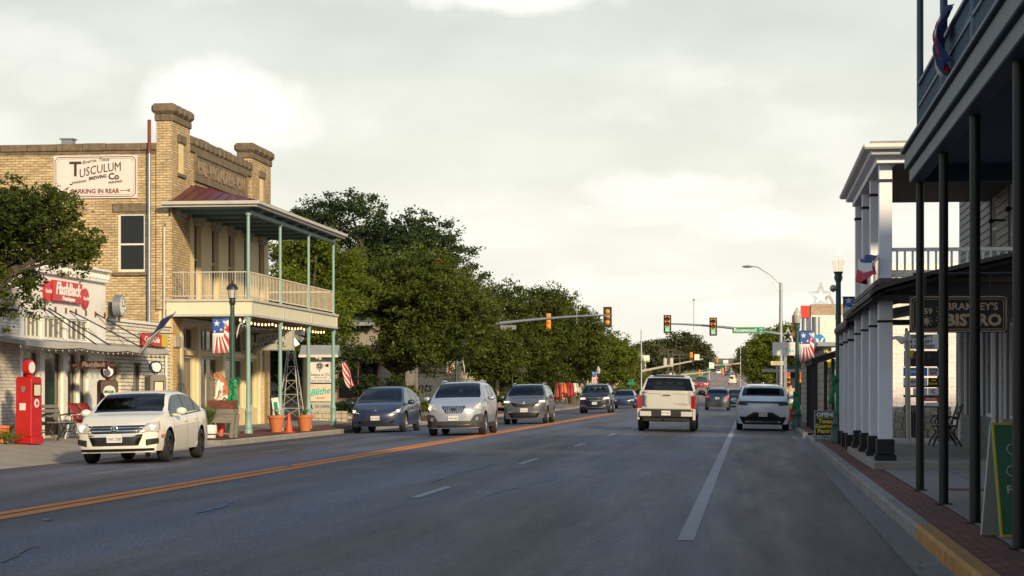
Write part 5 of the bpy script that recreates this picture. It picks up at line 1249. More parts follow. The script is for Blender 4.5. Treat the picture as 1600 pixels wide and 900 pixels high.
# texas flag on a slanted pole
a = Vector((*xyD(222, 55.5), zz(551, 55.5))); b = Vector((*xyD(273, 54.3), zz(489, 54.3)))
t = T('texas_flag', 'faded lone star state flag hanging from a slanted pole between shop and brewery', 'flag', a)
MB().tube([(0, 0, 0), b-a+(b-a)*.03], .014, 8).build('flag_pole', 'wood_grey', t)
MB().tube([(-.15, .1, .52), (.85, .1, .52)], .012, 6).build('bracket_bar', 'black_metal', t)
dv = (b-a); 
def fl(u, v):   # u along the pole from the tip down, v away from it
    p = dv*(1-u*.88); w = Vector((-.42, .06*math.sin(v*7+u*5)+.05, -.20-.25*u)); return p+w*v*(1-.2*u)+Vector((0, .05*math.sin(u*11)*v, 0))
MB().grid(lambda u, v: fl(u*.40, v), 7, 8).build('blue_field', 'flag_blue', t, solid=.004)
MB().grid(lambda u, v: fl(.40+u*.48, v), 8, 8).build('white_field', 'flag_white', t, solid=.004); MB().grid(lambda u, v: fl(.88+u*.10, v*.7), 4, 6).build('red_field', 'flag_red', t, solid=.004)
# ---- gas pumps
def pump(label, loc, rz, m, H=1.52, globe=True, gm='sign_white', face='sign_white', hw=.23):
    t = T('gas_pump', label, 'gas pump', loc, rz)
    MB().box(-.24, .24, -hw-.01, hw+.01, 0, .16).build('base', m, t, bevel=.01)
    MB().prism([(-hw, .16), (hw, .16), (hw*.92, H*.72), (hw*.92, H-.06), (hw*.7, H), (-hw*.7, H), (-hw*.92, H-.06), (-hw*.92, H*.72)], 'x', -.21, .21).build('body', m, t, bevel=.015)
    MB().box(.205, .225, -.15, .15, H*.70, H*.90).build('dial_frame', 'black_metal', t); MB().box(.225, .232, -.12, .12, H*.72, H*.88).build('dial', 'sign_cream', t)
    if globe:
        MB().lathe([(.05, H-.01), (.06, H+.05)], (0, 0, 0), 12).build('globe_neck', m, t)
        MB().lathe([(.0, -.085), (.14, -.08), (.175, -.06), (.185, 0), (.175, .06), (.14, .08), (0, .085)], (0, 0, H+.21), 24, 'x').build('globe', gm, t)
        MB().lathe([(.13, .085), (0, .088)], (0, 0, H+.21), 22, 'x').build('globe_face', face, t); MB().lathe([(.13, -.086), (0, -.089)], (0, 0, H+.21), 22, 'x').build('globe_face', face, t)
    MB().tube([(.0, hw+.01, H*.6), (.0, hw+.10, H*.45), (.0, hw+.10, H*.3), (.02, hw+.03, H*.5)], .014, 6).build('hose', 'rubber', t)
    return t
px_, py_ = xyD(45, 46.6); p1 = pump('tall red vintage gas pump with round red globe in front of the shop', (px_, py_, .24), R(-14), 'pump_red', gm='pump_red')
f = MB().lathe([(.10, .212), (.0, .216)], (0, 0, .92), 20, 'x').build('emblem', 'sign_white', p1); MB().box(.216, .222, -.015, .015, .86, .98).box(.216, .222, -.05, .05, .90, .94).build('emblem_mark', 'pump_red', f)
MB().box(-.09, .07, -.236, -.225, .76, .92).build('notice', 'sign_white', p1); MB().prism([(-.05, 1.22), (0, 1.15), (.05, 1.22), (.05, 1.3), (-.05, 1.3)], 'y', -.228, -.21).build('badge', 'galv', p1)
px_, py_ = xyD(168, 52.5); p2 = pump('dark vintage gas pump with red globe and round green sign, behind the white sedan', (px_, py_, .25), R(-60), 'dark_red_sign', H=1.47, gm='dark_red_sign', hw=.25)
px2, py2 = xyD(171, 51.8)
disc('round white and green oil brand sign in front of the dark gas pump', (px2, py2, zz(612, 51.8)), .155, 'y', 'sign_white', ('SINCLAIR',), 'street_green'); 
px_, py_ = xyD(243, 56.5); p3 = pump('squat grey gas pump with dark blue globe at the brick corner', (px_, py_, .22), R(-50), 'wood_grey', H=1.66, gm='p_navy', hw=.26)
text('Tokheim', .07, 'ink', MB().box(.21, .225, -.15, .15, 1.1, 1.22).build('name_plate', 'sign_cream', p3), (.23, 0, 1.16), FX, .004)
# ---- iron bench and red metal chairs
def bench(label, loc, rz, L_=1.25, wood='wood_grey', metal='black_metal', group=None):
    t = T('bench', label, 'bench', loc, rz, group)
    for k in range(4): MB().box(-.03+k*.11, .06+k*.11, -L_/2+.03, L_/2-.03, .43, .455).build('seat_slat', wood, t, bevel=.006)
    for k in range(3):
        z = .56+k*.11; MB().box(-.07-.03*k, -.045-.03*k, -L_/2+.03, L_/2-.03, z, z+.08).build('back_slat', wood, t, bevel=.006)
    for s_ in (-1, 1):
        y = s_*(L_/2-.02); mb = MB()
        mb.tube([(.46, y, 0), (.42, y, .12), (.30, y, .28), (.36, y, .42), (.10, y, .42), (-.02, y, .44)], .022, 6); mb.tube([(-.14, y, 0), (-.06, y, .14), (.04, y, .28), (-.03, y, .42), (-.08, y, .65), (-.16, y, .90)], .022, 6)
        mb.tube([(.36, y, .42), (.42, y, .52), (.36, y, .64), (.15, y, .64), (-.08, y, .60)], .020, 6); mb.tube([(.02, y, .12), (.12, y, .22), (.26, y, .22), (.36, y, .12)], .015, 6)
        cc = [(.16+.09*math.cos(a_), y, .53+.08*math.sin(a_)) for a_ in [k*math.pi/5 for k in range(11)]]; mb.tube(cc, .012, 5); cc = [(.14+.08*math.cos(a_), y, .33+.07*math.sin(a_)) for a_ in [k*math.pi/5 for k in range(11)]]; mb.tube(cc, .012, 5)
        mb.build('end_frame', metal, t)
    return t
bx_, by_ = xyD(84, 48.3); bench('black scrollwork iron bench with weathered slats beside the red gas pump', (bx_-.15, by_+.2, .25), R(-8), 1.25)
t = T('metal_glider', 'faded red metal lawn seat beside the shop window', 'chair', (*xyD(131, 51.3), .25), R(-6))
for s_ in (-.3, .3):
    MB().grid(lambda u, v: (-.02-.16*u*u, s_+(v-.5)*.54, .42+.46*u), 6, 4).build('backrest', 'chair_red', t, solid=.02); MB().grid(lambda u, v: (u*.48, s_+(v-.5)*.54, .42-.03*math.sin(u*3)), 4, 4).build('seat', 'chair_red', t, solid=.02)
for s_ in (-.62, .62): MB().tube([(.5, s_, 0), (.42, s_, .62), (-.05, s_, .60), (-.22, s_, 0)], .02, 8).build('leg', 'sign_white', t)
# terracotta planter at far left, hat and horn junk on the canopy
t = T('planter', 'terracotta planter with a small bush at the left edge of the picture', 'planter', (*xyD(4, 47.2), .24)); MB().lathe([(.16, 0), (.24, .34), (.27, .34), (.27, .40), (.22, .40), (.21, .36), (0, .36)], (0, 0, 0), 18).build('pot', 'terracotta', t)
# ================================================================ STREET THINGS BY THE BREWERY
bx_, by_ = xyD(348, 57.0); bz = zl(bx_, by_)
t = T('wooden_stand', 'weathered grey wooden stand under the brick plinth of the bulldog', 'table', (bx_, by_, bz), R(-4))
for sx in (-.34, .34):
    for sy in (-.2, .2): MB().box(sx-.045, sx+.045, sy-.045, sy+.045, 0, .66, Matrix.Rotation(R(6*(-1 if sx < 0 else 1)), 3, 'Y')).build('leg', 'wood_grey', t, bevel=.006)
MB().box(-.38, .38, -.26, .26, .66, .80).build('top', 'wood_grey', t, bevel=.01); MB().box(-.36, .36, -.272, -.26, .42, .66).build('apron', 'wood_grey', t); MB().box(-.33, .33, -.22, .22, .1, .14).build('shelf', 'wood_grey', t)
tag(MB().box(-.36, .36, -.25, .25, 0, .245).build('brick_plinth', 'red_brick', loc=(bx_, by_, bz+.802), rot=(0, 0, R(-4))), 'low red brick plinth under the bulldog statue', 'plinth')
def skinq(name, v, e_, rad, m, parent, sub=2): return skin_mesh(name, v, e_, rad, m, parent, sub)
dg_ = T('bulldog_statue', 'seated bulldog statue, white chest with tan saddle and ears, on the brick plinth', 'statue', (bx_+.02, by_, bz+1.047), R(10))
K = .86
v = [(.10, 0, .16), (.02, 0, .36), (-.07, 0, .56), (-.09, 0, .70), (-.15, 0, .80), (-.29, 0, .755),  # hips, back, chest, neck, head, muzzle
     (-.14, .15, .50), (-.18, .16, .28), (-.19, .16, .08), (-.26, .16, .045), (-.14, -.15, .50), (-.18, -.16, .28), (-.19, -.16, .08), (-.26, -.16, .045),
     (.06, .18, .17), (-.06, .21, .15), (-.02, .21, .045), (-.12, .21, .04), (.06, -.18, .17), (-.06, -.21, .15), (-.02, -.21, .045), (-.12, -.21, .04)]
v = [(x*K*1.15, y*K, z*K) for x, y, z in v]
e_ = [(0, 1), (1, 2), (2, 3), (3, 4), (4, 5), (2, 6), (6, 7), (7, 8), (8, 9), (2, 10), (10, 11), (11, 12), (12, 13), (0, 14), (14, 15), (15, 16), (16, 17), (0, 18), (18, 19), (19, 20), (20, 21)]
rad = [x*K for x in (.18, .20, .22, .16, .175, .125, .09, .062, .055, .055, .09, .062, .055, .055, .13, .10, .06, .05, .13, .10, .06, .05)]
dog = skinq('body', v, e_, rad, 'dog_white', dg_); dog.data.materials.append(MATS['dog_tan'])
for p in dog.data.polygons:
    c_ = p.center
    if (c_.x > -.0 and c_.z > .12) or (c_.z > .56 and c_.x > -.17 and c_.y < .05) or (c_.z > .50 and c_.x > -.08) or (c_.z > .62 and c_.y < -.05 and c_.x > -.24): p.material_index = 1
for s_ in (1, -1):
    MB().prism([(-.19, .75), (-.08, .77), (-.10, .64)], 'y', s_*.125, s_*.155).build('ear', 'dog_tan', dg_, bevel=.008); MB().ball((-.268, s_*.065, .68), .016, 8, 6).build('eye', 'ink', dg_)
MB().ball((-.375, 0, .63), (.022, .035, .022), 8, 6).build('nose', 'ink', dg_); MB().tube([(-.33, -.08, .55), (-.372, 0, .575), (-.33, .08, .55)], .009, 6).build('mouth', 'ink', dg_)
MB().lathe([(.14, -.02), (.155, 0), (.14, .02)], (0, 0, 0), 18).build('collar', 'pump_red', dg_, loc=(-.08, 0, .505), rot=(0, R(-18), 0))
def leafy(name, label, loc, h, n, m, spread=.35, cat='plant', pot=None, blade=True, lw=.02):
    t = T(name, label, cat, loc); mb = MB(); rr = random.Random(hash(label) % 1000 if 0 else len(label)*7+n)
    for k in range(n):
        a = rr.uniform(0, 6.28); sp_ = spread*rr.uniform(.2, 1); hh = h*rr.uniform(.6, 1); q = []
        for i in range(5):
            u = i/4; q.append(Vector((math.cos(a)*sp_*u, math.sin(a)*sp_*u, hh*(u-.35*u*u*rr.uniform(.4, 1.6)))))
        wv_ = Vector((-math.sin(a), math.cos(a), 0))*lw
        for i in range(4):
            w0, w1 = (1-i/4), (1-(i+1)/4); mb.add([q[i]-wv_*w0, q[i]+wv_*w0, q[i+1]+wv_*w1, q[i+1]-wv_*w1], [(0, 1, 2, 3)])
    mb.build('foliage', m, t)
    if pot == 'barrel':
        MB().lathe([(.17, -.36), (.22, -.18), (.205, 0), (.185, 0), (.185, -.03), (0, -.03)], (0, 0, 0), 18).build('barrel', 'sign_white', t); MB().lathe([(.205, -.27), (.212, -.24)], (0, 0, 0), 18).build('hoop', 'black_metal', t)
    if pot == 'clay': MB().lathe([(.17, -.52), (.255, -.08), (.28, -.08), (.28, 0), (.24, 0), (.23, -.05), (0, -.05)], (0, 0, 0), 20).build('pot', 'terracotta', t)
    return t
fx_, fy_ = xyD(327, 56.4); leafy('potted_fern', 'spiky fern in a white half barrel beside the wooden stand', (fx_, fy_, zl(fx_, fy_)+.36), .85, 120, 'fern', .42, pot='barrel')
for px, D, n, lab in ((432, 64, 40, 'terracotta pot with sparse dry plant left of the orange cone'), (476.5, 66.5, 60, 'terracotta pot with tufted dry plant right of the orange cone')):
    x, y = xyD(px, D); leafy('potted_plant', lab, (x, y, zl(x, y)+.53), .34, n, 'yellow_leaf', .22, pot='clay')
x, y = xyD(451.5, 64.5); t = T('traffic_cone', 'orange traffic cone between the two terracotta pots', 'cone', (x, y, zl(x, y))); MB().box(-.17, .17, -.17, .17, 0, .03).build('base', 'cone_orange', t); MB().lathe([(.12, .03), (.028, .62), (0, .62)], (0, 0, 0), 16).build('cone', 'cone_orange', t)
x, y = xyD(345, 58.2); t = T('milk_can', 'orange milk can behind the legs of the wooden stand', 'can', (x, y, zl(x, y))); MB().lathe([(.15, 0), (.15, .42), (.09, .52), (.12, .60), (0, .60)], (0, 0, 0), 16).build('can', 'cone_orange', t)
x, y = xyD(283, 59.3); t = T('bird_cage', 'small wire bird cage on a stand at the brick corner', 'bird cage', (x, y, zl(x, y)))
MB().tube([(0, 0, 0), (0, 0, 1.0)], .018, 6).lathe([(.16, 0), (.0, .05)], (0, 0, 0), 12).build('stand', 'black_metal', t); mb = MB()
for k in range(10):
    a_ = k*math.pi/5; mb.tube([(.14*math.cos(a_), .14*math.sin(a_), 1.0), (.14*math.cos(a_), .14*math.sin(a_), 1.28), (.08*math.cos(a_), .08*math.sin(a_), 1.40), (0, 0, 1.44)], .006, 4)
mb.build('cage', 'black_metal', t)
x, y = xyD(431, 65.2); t = T('sandwich_board', 'small white and green sign board propped by the terracotta pot', 'sign', (x, y, zl(x, y)+.55), R(8)); MB().box(-.11, .11, -.02, .02, 0, .52, Matrix.Rotation(R(-8), 3, 'Y')).build('board', 'sign_white', t); MB().box(-.06, .06, -.026, -.02, .12, .38, Matrix.Rotation(R(-8), 3, 'Y')).build('mark', 'street_green', t); MB().box(-.02, .02, -.015, .015, -.55, 0).build('post', 'wood_grey', t)
# windmill
x, y = xyD(455, 77.5); z0 = zl(x, y); t = T('windmill', 'ornamental galvanized farm windmill tower beside the brewery', 'windmill', (x, y, z0)); mb = MB(); H = 3.15
for sx in (-1, 1):
    for sy in (-1, 1): mb.tube([(sx*.44, sy*.44, 0), (sx*.06, sy*.06, H)], .018, 5)
for k in range(6):
    u = k/6; u2 = (k+1)/6; w, w2_ = .44-.38*u, .44-.38*u2; z, z2_ = H*u, H*u2
    for (a_, b_) in (((-1, -1), (1, -1)), ((1, -1), (1, 1)), ((1, 1), (-1, 1)), ((-1, 1), (-1, -1))):
        if k: mb.tube([(a_[0]*w, a_[1]*w, z), (b_[0]*w, b_[1]*w, z)], .011, 4)
        mb.tube([(a_[0]*w, a_[1]*w, z), (b_[0]*w2_, b_[1]*w2_, z2_)], .008, 4)
mb.build('tower', 'trim_grey', t)
mb = MB()
for k in range(12):
    a_ = k*math.pi/6; u = Vector((math.cos(a_), 0, math.sin(a_))); v_ = Vector((-math.sin(a_), .35, math.cos(a_))); c0 = Vector((.02, -.2, H+.22))
    mb.add([c0+u*.12-v_*.04, c0+u*.12+v_*.04, c0+u*.55+v_*.10, c0+u*.55-v_*.10], [(0, 1, 2, 3)])
mb.build('wheel_blades', 'galv', t, solid=.006); MB().tube([(0, -.25, H+.22), (0, .7, H+.22)], .02, 6).box(-.01, .01, .6, 1.0, H+.06, H+.40).build('tail_vane', 'galv', t)
# tenant sign kiosk
x, y = xyD(500.5, 79.5); z0 = zl(x, y); t = T('tenant_sign', 'roofed tenant sign with three stacked boards, the middle one in teal script', 'sign', (x, y, z0), R(2)); hw_ = .45
for s_ in (-1, 1): MB().box(s_*(hw_+.03)-.04, s_*(hw_+.03)+.04, -.05, .05, 0, 2.62).build('post', 'wood_grey', t)
MB().prism([(-.42, 2.58), (0, 2.98), (.42, 2.58), (.42, 2.54), (0, 2.92), (-.42, 2.54)], 'x', -.75, .75).build('roof', 'asphalt_shingle', t); MB().box(-.77, .77, -.45, -.42, 2.50, 2.60).build('fascia', 'window_white', t)
b1 = MB().box(-hw_, hw_, -.03, .03, 1.52, 2.46).build('top_board', 'sign_white', t); text('Swipes at 222', .17, 'ink', b1, (0, -.034, 1.83), FY, .005, width=.74); text('BOUTIQUE  GIFTS  HOME', .06, 'ink', b1, (0, -.034, 1.71), FY, .005, width=.5); text('OFFICES   SHOPS   SALON', .06, 'ink', b1, (0, -.034, 1.56), FY, .005, width=.78)
mb = MB(); c_ = .08
pts = [(-.40+c_, 1.62), (.40-c_, 1.62), (.40, 1.62+c_), (.40, 2.40-c_), (.40-c_, 2.40), (-.40+c_, 2.40), (-.40, 2.40-c_), (-.40, 1.62+c_)]
for p, q in zip(pts, pts[1:]+pts[:1]): mb.tube([(p[0], -.034, p[1]), (q[0], -.034, q[1])], .008, 4)
mb.build('border', 'ink', b1); mb = MB()
for k in range(14):
    a_ = k*2*math.pi/14; mb.tube([(-.02+.03*math.cos(a_), -.034, 2.17+.03*math.sin(a_)), (-.02+.14*math.cos(a_), -.034, 2.17+.14*math.sin(a_))], .009, 4, r2=.018)
mb.tube([(0, -.034, 2.17), (.24, -.034, 2.19)], .006, 4).add([(.2, -.036, 2.16), (.33, -.036, 2.11), (.33, -.036, 2.27), (.2, -.036, 2.22)], [(0, 1, 2, 3)]).tube([(-.02, -.034, 2.03), (-.02, -.034, 1.94)], .012, 4); mb.build('windmill_emblem', 'ink', b1)
b2 = MB().box(-hw_, hw_, -.03, .03, .80, 1.47).build('middle_board', 'sign_cream', t); text('Blithe', .36, 'sign_teal', b2, (0, -.034, 1.17), FY, .005, bold=.008, shear=.25, width=.78, warp=lambda x, y: (x, y+.14*x)); text('CREAMERY', .09, 'hydrant_red', b2, (.02, -.034, .93), FY, .005, width=.36); text('EST. 2021', .04, 'hydrant_red', b2, (-.3, -.034, 1.42), FY, .005)
b3 = MB().box(-hw_, hw_, -.03, .03, .42, .76).build('bottom_board', 'sign_grey', t); text('TEA CHEMIST', .15, 'ink', b3, (.10, -.034, .59), FY, .005, width=.64); MB().prism([(-.40, .50), (-.28, .50), (-.32, .60), (-.32, .68), (-.36, .68), (-.36, .60)], 'y', -.038, -.03).build('flask', 'dark_red_sign', b3)
MB().ball((-.1, -.2, 2.50), .05, 8, 6).build('spotlight', 'lamp_glass', t); MB().ball((.03, -.2, 2.46), .05, 8, 6).build('spotlight', 'lamp_glass', t)
# low stone walls
def stones(name, label, x0, x1, y0, y1, z0, h, m='stone_pale', sz=.32, group=None):
    t = T(name, label, 'wall', ((x0+x1)/2, (y0+y1)/2, z0), 0, group); mb = MB(); rr = random.Random(int(x0*10+y0)); cx, cy = (x0+x1)/2, (y0+y1)/2; z = 0
    along = abs(x1-x0) > abs(y1-y0)
    while z < h-.02:
        hh = min(rr.uniform(.13, .22), h-z); a = (x0 if along else y0)
        end = x1 if along else y1
        while a < end-.02:
            b = min(a+rr.uniform(.6, 1.3)*sz, end); j = rr.uniform(-.02, .03)
            if along: mb.box(a-cx+.006, b-cx-.006, y0-cy-j, y1-cy+j, z, z+hh-.008)
            else: mb.box(x0-cx-j, x1-cx+j, a-cy+.006, b-cy-.006, z, z+hh-.008)
            a = b
        z += hh
    mb.build('stonework', m, t, bevel=.018); return t
stones('stone_wall', 'low rough limestone wall behind the terracotta pots and tenant sign', -19, -16.0, 80.3, 80.7, .18, .45); stones('stone_wall', 'stepped limestone pier beside the blue crossover', -15.9, -15.1, 82.2, 82.8, .14, .78)
stones('stone_wall', 'low stone planter wall in front of the grey house', -19.5, -16.6, 86.0, 86.4, .2, .35)
# american flag
x, y = xyD(541, 90); t = T('american_flag', 'american flag drooping from a pole beside the grey house', 'flag', (x, y, zz(612, 90)))
H = 1.30
def af(u, v): return (-.36+u*.34+v*.42+.05*math.sin(u*6+v*6), .07*math.sin(u*9+v*5), H-.05-v*1.05-.06*math.sin(u*5))
wh = MB(); rd = MB()
for k in range(9): (rd if k % 2 == 0 else wh).grid(lambda u, v, k=k: af((k+u)/9, v), 1, 10)
rd.build('red_stripe', 'flag_red', t, solid=.004); wh.build('white_stripe', 'flag_white', t, solid=.004); MB().tube([(-.6, .1, .9), (-.30, 0, H), (0.05, -.05, H+.05)], .015, 6).build('flag_pole', 'wood_grey', t)
# grey house
g = T('grey_house', 'low grey-tan house with dark window behind the oak trunk', 'house'); mb = MB(); X0_, X1_ = -36., -18.3; wY = 97
wx0, wx1 = xyD(522, 98)[0], xyD(590, 98)[0]
wall(mb, 'y', wY, .25, X0_, X1_, 0, 4.6, [(wx0, wx1, 1.0, 3.3), (-28, -26.4, 1.0, 2.6)]); mb.box(X1_-.25, X1_, wY+.25, 112, 0, 4.6).box(X0_, X1_, 112, 112.2, 0, 4.6).build('walls', 'grey_wall', g)
window(g, 'y', wY, wx0, wx1, 1.0, 3.3, frame='rust', fw=.08, rows=1, cols=2, sign=-1); window(g, 'y', wY, -28, -26.4, 1.0, 2.6, frame='window_white', fw=.07, sign=-1)
MB().prism([(wY-.7, 4.55), (104.5, 7.0), (112.8, 4.55), (112.8, 4.7), (104.5, 7.2), (wY-.7, 4.7)], 'x', X0_-.3, X1_+.5).build('roof', 'asphalt_shingle', g)
# limestone shop
g = T('limestone_shop', 'limestone-fronted shop with pale sign panel ending in black script', 'shop'); wY = 117.5; mb = MB(); nx0, nx1 = xyD(649, 118)[0], xyD(691, 118)[0]
X1_ = xyD(748, 118)[0]-.15
wall(mb, 'y', wY, .3, -34, X1_, 0, 4.6, [(nx0, nx1, .75, 2.45), (-27, -23, .7, 2.6)]); mb.box(X1_-.3, X1_, wY+.3, 125, 0, 4.6).build('walls', 'limestone', g)
p_ = MB().box(nx0, nx1, wY+.06, wY+.1, .75, 2.45).build('sign_panel', 'sign_cream', g); text('nts', .80, 'ink', p_, (xyD(659, 118)[0], wY+.05, 1.62), FY, .01, bold=.002, shear=.35, width=.86)
MB().box(nx0-.04, nx1+.04, wY-.02, wY+.05, .66, .75).box(nx0-.04, nx1+.04, wY-.02, wY+.05, 2.45, 2.53).build('panel_frame', 'black_metal', g)
window(g, 'y', wY, -27, -23, .7, 2.6, frame='window_white', cols=3, sign=-1); MB().box(-34.3, X1_+.3, wY-.3, 125.3, 4.6, 4.8).build('roof', 'asphalt_shingle', g)
mb = MB()
for px in (597, 640): 
    xx = xyD(px, 118)[0]; mb.box(xx-.2, xx+.2, wY-.12, wY, 0, 4.6)
mb.build('pilaster', 'sign_cream', g)
# ================================================================ RIGHT SIDE
# near gallery building
B = T('gallery_building', 'near right building with dark blue upper gallery on black posts', 'building'); gx = 2.215; py_list = [27.3, 24.0, 20.7, 17.35, 14.0, 10.7, 7.4, 4.1, .8, -2.5, -5.8, -9.1]
for y in py_list:
    MB().lathe([(.10, 0), (.10, .012), (.055, .02), (.052, 4.1)], (gx, y, .14), 14).build('post', 'post_black', B)
    MB().tube([(gx, y, 4.75), (gx, y, 7.4)], .045, 10).build('upper_post', 'rail_blue', B)
Ya, Yb = -12, 27.42
MB().box(gx-.13, gx+.05, Ya, Yb, 4.18, 4.36).build('beam', 'navy', B, bevel=.012); MB().box(gx-.19, gx-.0, Ya, Yb+.06, 4.36, 4.57).build('fascia', 'navy', B, bevel=.012); MB().box(gx-.24, gx+.02, Ya, Yb+.1, 4.57, 4.62).build('deck_edge', 'navy', B, bevel=.01)
MB().box(gx+.05, 5.2, Yb-.14, Yb+.02, 4.18, 4.57).build('end_beam', 'navy', B, bevel=.01)
MB().box(gx, 5.2, Ya, Yb, 4.48, 4.56).build('deck', 'navy_dark', B)
mb = MB(); y = Ya
while y < Yb-.15: mb.box(gx+.05, 5.2, y, y+.128, 4.40, 4.425); y += .14
mb.build('soffit_boards', 'navy_dark', B)
rl = MB()
for z in (5.47, 5.17, 4.84, 4.69): rl.box(gx-.03, gx+.03, Ya, Yb, z-.02, z+.02)
y = Ya
while y < Yb: rl.box(gx-.012, gx+.012, y, y+.025, 4.84, 5.17); y += .11
for k in range(int((Yb-Ya)/.16)):
    y = Ya+k*.16; a_ = [(gx, y+.08+.045*math.cos(q*math.pi/3), 5.32+.11*math.sin(q*math.pi/3)) for q in range(7)]; rl.tube(a_, .008, 3, cap=False)
    rl.tube([(gx, y+.02, 4.71), (gx, y+.08, 4.82), (gx, y+.14, 4.71)], .008, 3, cap=False)
for z in (5.46, 4.72): rl.box(gx, 5.2, Yb-.03, Yb+.02, z-.02, z+.02)
rl.build('gallery_railing', 'rail_blue', B)
mb = MB(); wall(mb, 'x', 5.2, .3, Ya, Yb, 0, 7.4, [(y, y+1.6, .8, 3.2) for y in (22.5, 18, 12, 7, 2, -4)]+[(y, y+1.1, 5.0, 7.0) for y in (23, 18, 12, 7, 2, -4)]); mb.box(5.5, 17, Yb-.3, Yb, 0, 7.4).box(5.5, 17, Ya, Ya+.3, 0, 7.4).box(16.7, 17, Ya+.3, Yb-.3, 0, 7.4).build('walls', 'grey_siding', B)
for y in (22.5, 18, 12, 7, 2, -4): window(B, 'x', 5.2, y, y+1.6, .8, 3.2, sign=-1); window(B, 'x', 5.2, (23 if y == 22.5 else y), (23 if y == 22.5 else y)+1.1, 5.0, 7.0, sign=-1)
MB().box(gx-.4, 17.3, Ya-.3, Yb+.3, 7.4, 7.62).build('roof', 'galv', B)
# unseen brick blocks added behind the camera to shade the road
b2_ = T('unseen_brick_block', 'unseen brick two-storey block added behind the camera to shade the road', 'building'); MB().box(5, 18, -44, -13, 0, 8.4).build('walls', 'tan_brick', b2_); MB().box(4.8, 18.2, -44.2, -12.8, 8.4, 8.6).build('cornice', 'stone_trim', b2_)
b3_ = T('unseen_brick_block', 'unseen wide brick block added farther back behind the camera', 'building'); MB().box(5, 20, -90, -46, 0, 9).build('walls', 'rust_brick', b3_); MB().box(4.8, 20.2, -90.2, -45.8, 9, 9.3).build('cornice', 'stone_trim', b3_)
# bunting on the gallery rail
def bunting(label, pts, w=.30, depth=.35, seed=1, group=None, loc=(0, 0, 0)):
    t = T('bunting', label, 'bunting', pts[0]); o0 = Vector(pts[0]); P = [Vector(p)-o0 for p in pts]
    def c(u):
        f = u*(len(P)-1); i = min(int(f), len(P)-2); return P[i].lerp(P[i+1], f-i)
    for nm, m, v0, v1 in (('blue_band', 'flag_blue', 0, .28), ('white_band', 'flag_white', .28, .62), ('red_band', 'flag_red', .62, 1)):
        def fn(u, v, v0=v0, v1=v1):
            vv = v0+(v1-v0)*v; p = c(u); return (p.x-.05-.06*math.sin(u*13+vv*4)*(.4+vv)-.08*vv, p.y+.05*math.sin(u*8+seed+vv*3), p.z-vv*depth*math.sin(math.pi*min(1, max(.12, u)))**.5)
        MB().grid(fn, 26, 5).build(nm, m, t, solid=.004)
    return t
t = T('bunting', 'crumpled red white and blue bunting hanging over the dark gallery railing', 'bunting', (gx-.04, 23.2, 5.62))
for j_, m_ in enumerate(('flag_white', 'flag_red', 'flag_blue', 'flag_white', 'flag_red', 'flag_blue')):
    MB().grid(lambda u, v, j_=j_: (-.03-.10*math.sin(v*3.0)-.05*math.sin((j_+u)*4+v*6), -(j_+u)*.12*(1-.35*v)-.15*v+.03*math.sin(v*9), -v*(.66+.07*math.sin((j_+u)*3))), 3, 12).build('stripe', m_, t, solid=.004)
# ---------------- second building: white columned porch
B = T('porch_building', 'grey clapboard building with white two-storey porch columns and brown canopy', 'building'); cx_ = 2.28; cy = [35.3, 37.9, 40.5, 43.1]
MB().box(2.05, 4.9, 34.6, 44, .02, .26).build('porch_slab', 'concrete', B, bevel=.01)
for y in cy:
    MB().box(cx_-.18, cx_+.18, y-.18, y+.18, .26 if y > 35 else .26, .36).box(cx_-.15, cx_+.15, y-.15, y+.15, .36, .62).build('column_base', 'post_black', B, bevel=.012)
    MB().box(cx_-.12, cx_+.12, y-.12, y+.12, .62, 3.02).build('lower_column', 'column_white', B, bevel=.01)
    MB().box(cx_-.135, cx_+.135, y-.135, y+.135, 2.60, 2.64).box(cx_-.15, cx_+.15, y-.15, y+.15, 3.02, 3.1).build('column_band', 'post_black', B)
    MB().box(cx_-.11, cx_+.11, y-.11, y+.11, 3.25, 5.28).build('upper_column', 'column_white', B, bevel=.01); MB().box(cx_-.125, cx_+.125, y-.125, y+.125, 4.98, 5.03).build('column_band', 'post_black', B)
# curved canopy over the pavement
def canopy(parent, prof, y0, y1, m, name, th=.06):
    mb = MB(); up_ = list(prof); dn = [(x, z-th) for x, z in reversed(prof)]; mb.prism([(x, z) for x, z in up_+dn], 'y', y0, y1); return mb.build(name, m, parent)
prof = [(1.96, 3.06), (2.05, 3.15), (2.2, 3.21), (2.5, 3.30), (3.0, 3.42), (4.9, 3.86)]
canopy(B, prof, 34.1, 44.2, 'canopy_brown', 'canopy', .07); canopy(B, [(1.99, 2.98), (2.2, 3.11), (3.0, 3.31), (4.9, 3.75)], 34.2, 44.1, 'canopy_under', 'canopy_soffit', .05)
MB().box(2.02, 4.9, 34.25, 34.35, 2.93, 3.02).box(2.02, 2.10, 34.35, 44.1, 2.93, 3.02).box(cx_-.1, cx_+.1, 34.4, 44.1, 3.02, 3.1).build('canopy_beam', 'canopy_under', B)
MB().prism([(2.4, 3.02), (4.9, 3.02), (4.9, 3.72), (2.4, 3.14)], 'y', 35.0, 35.06).build('canopy_gable', 'canopy_brown', B)
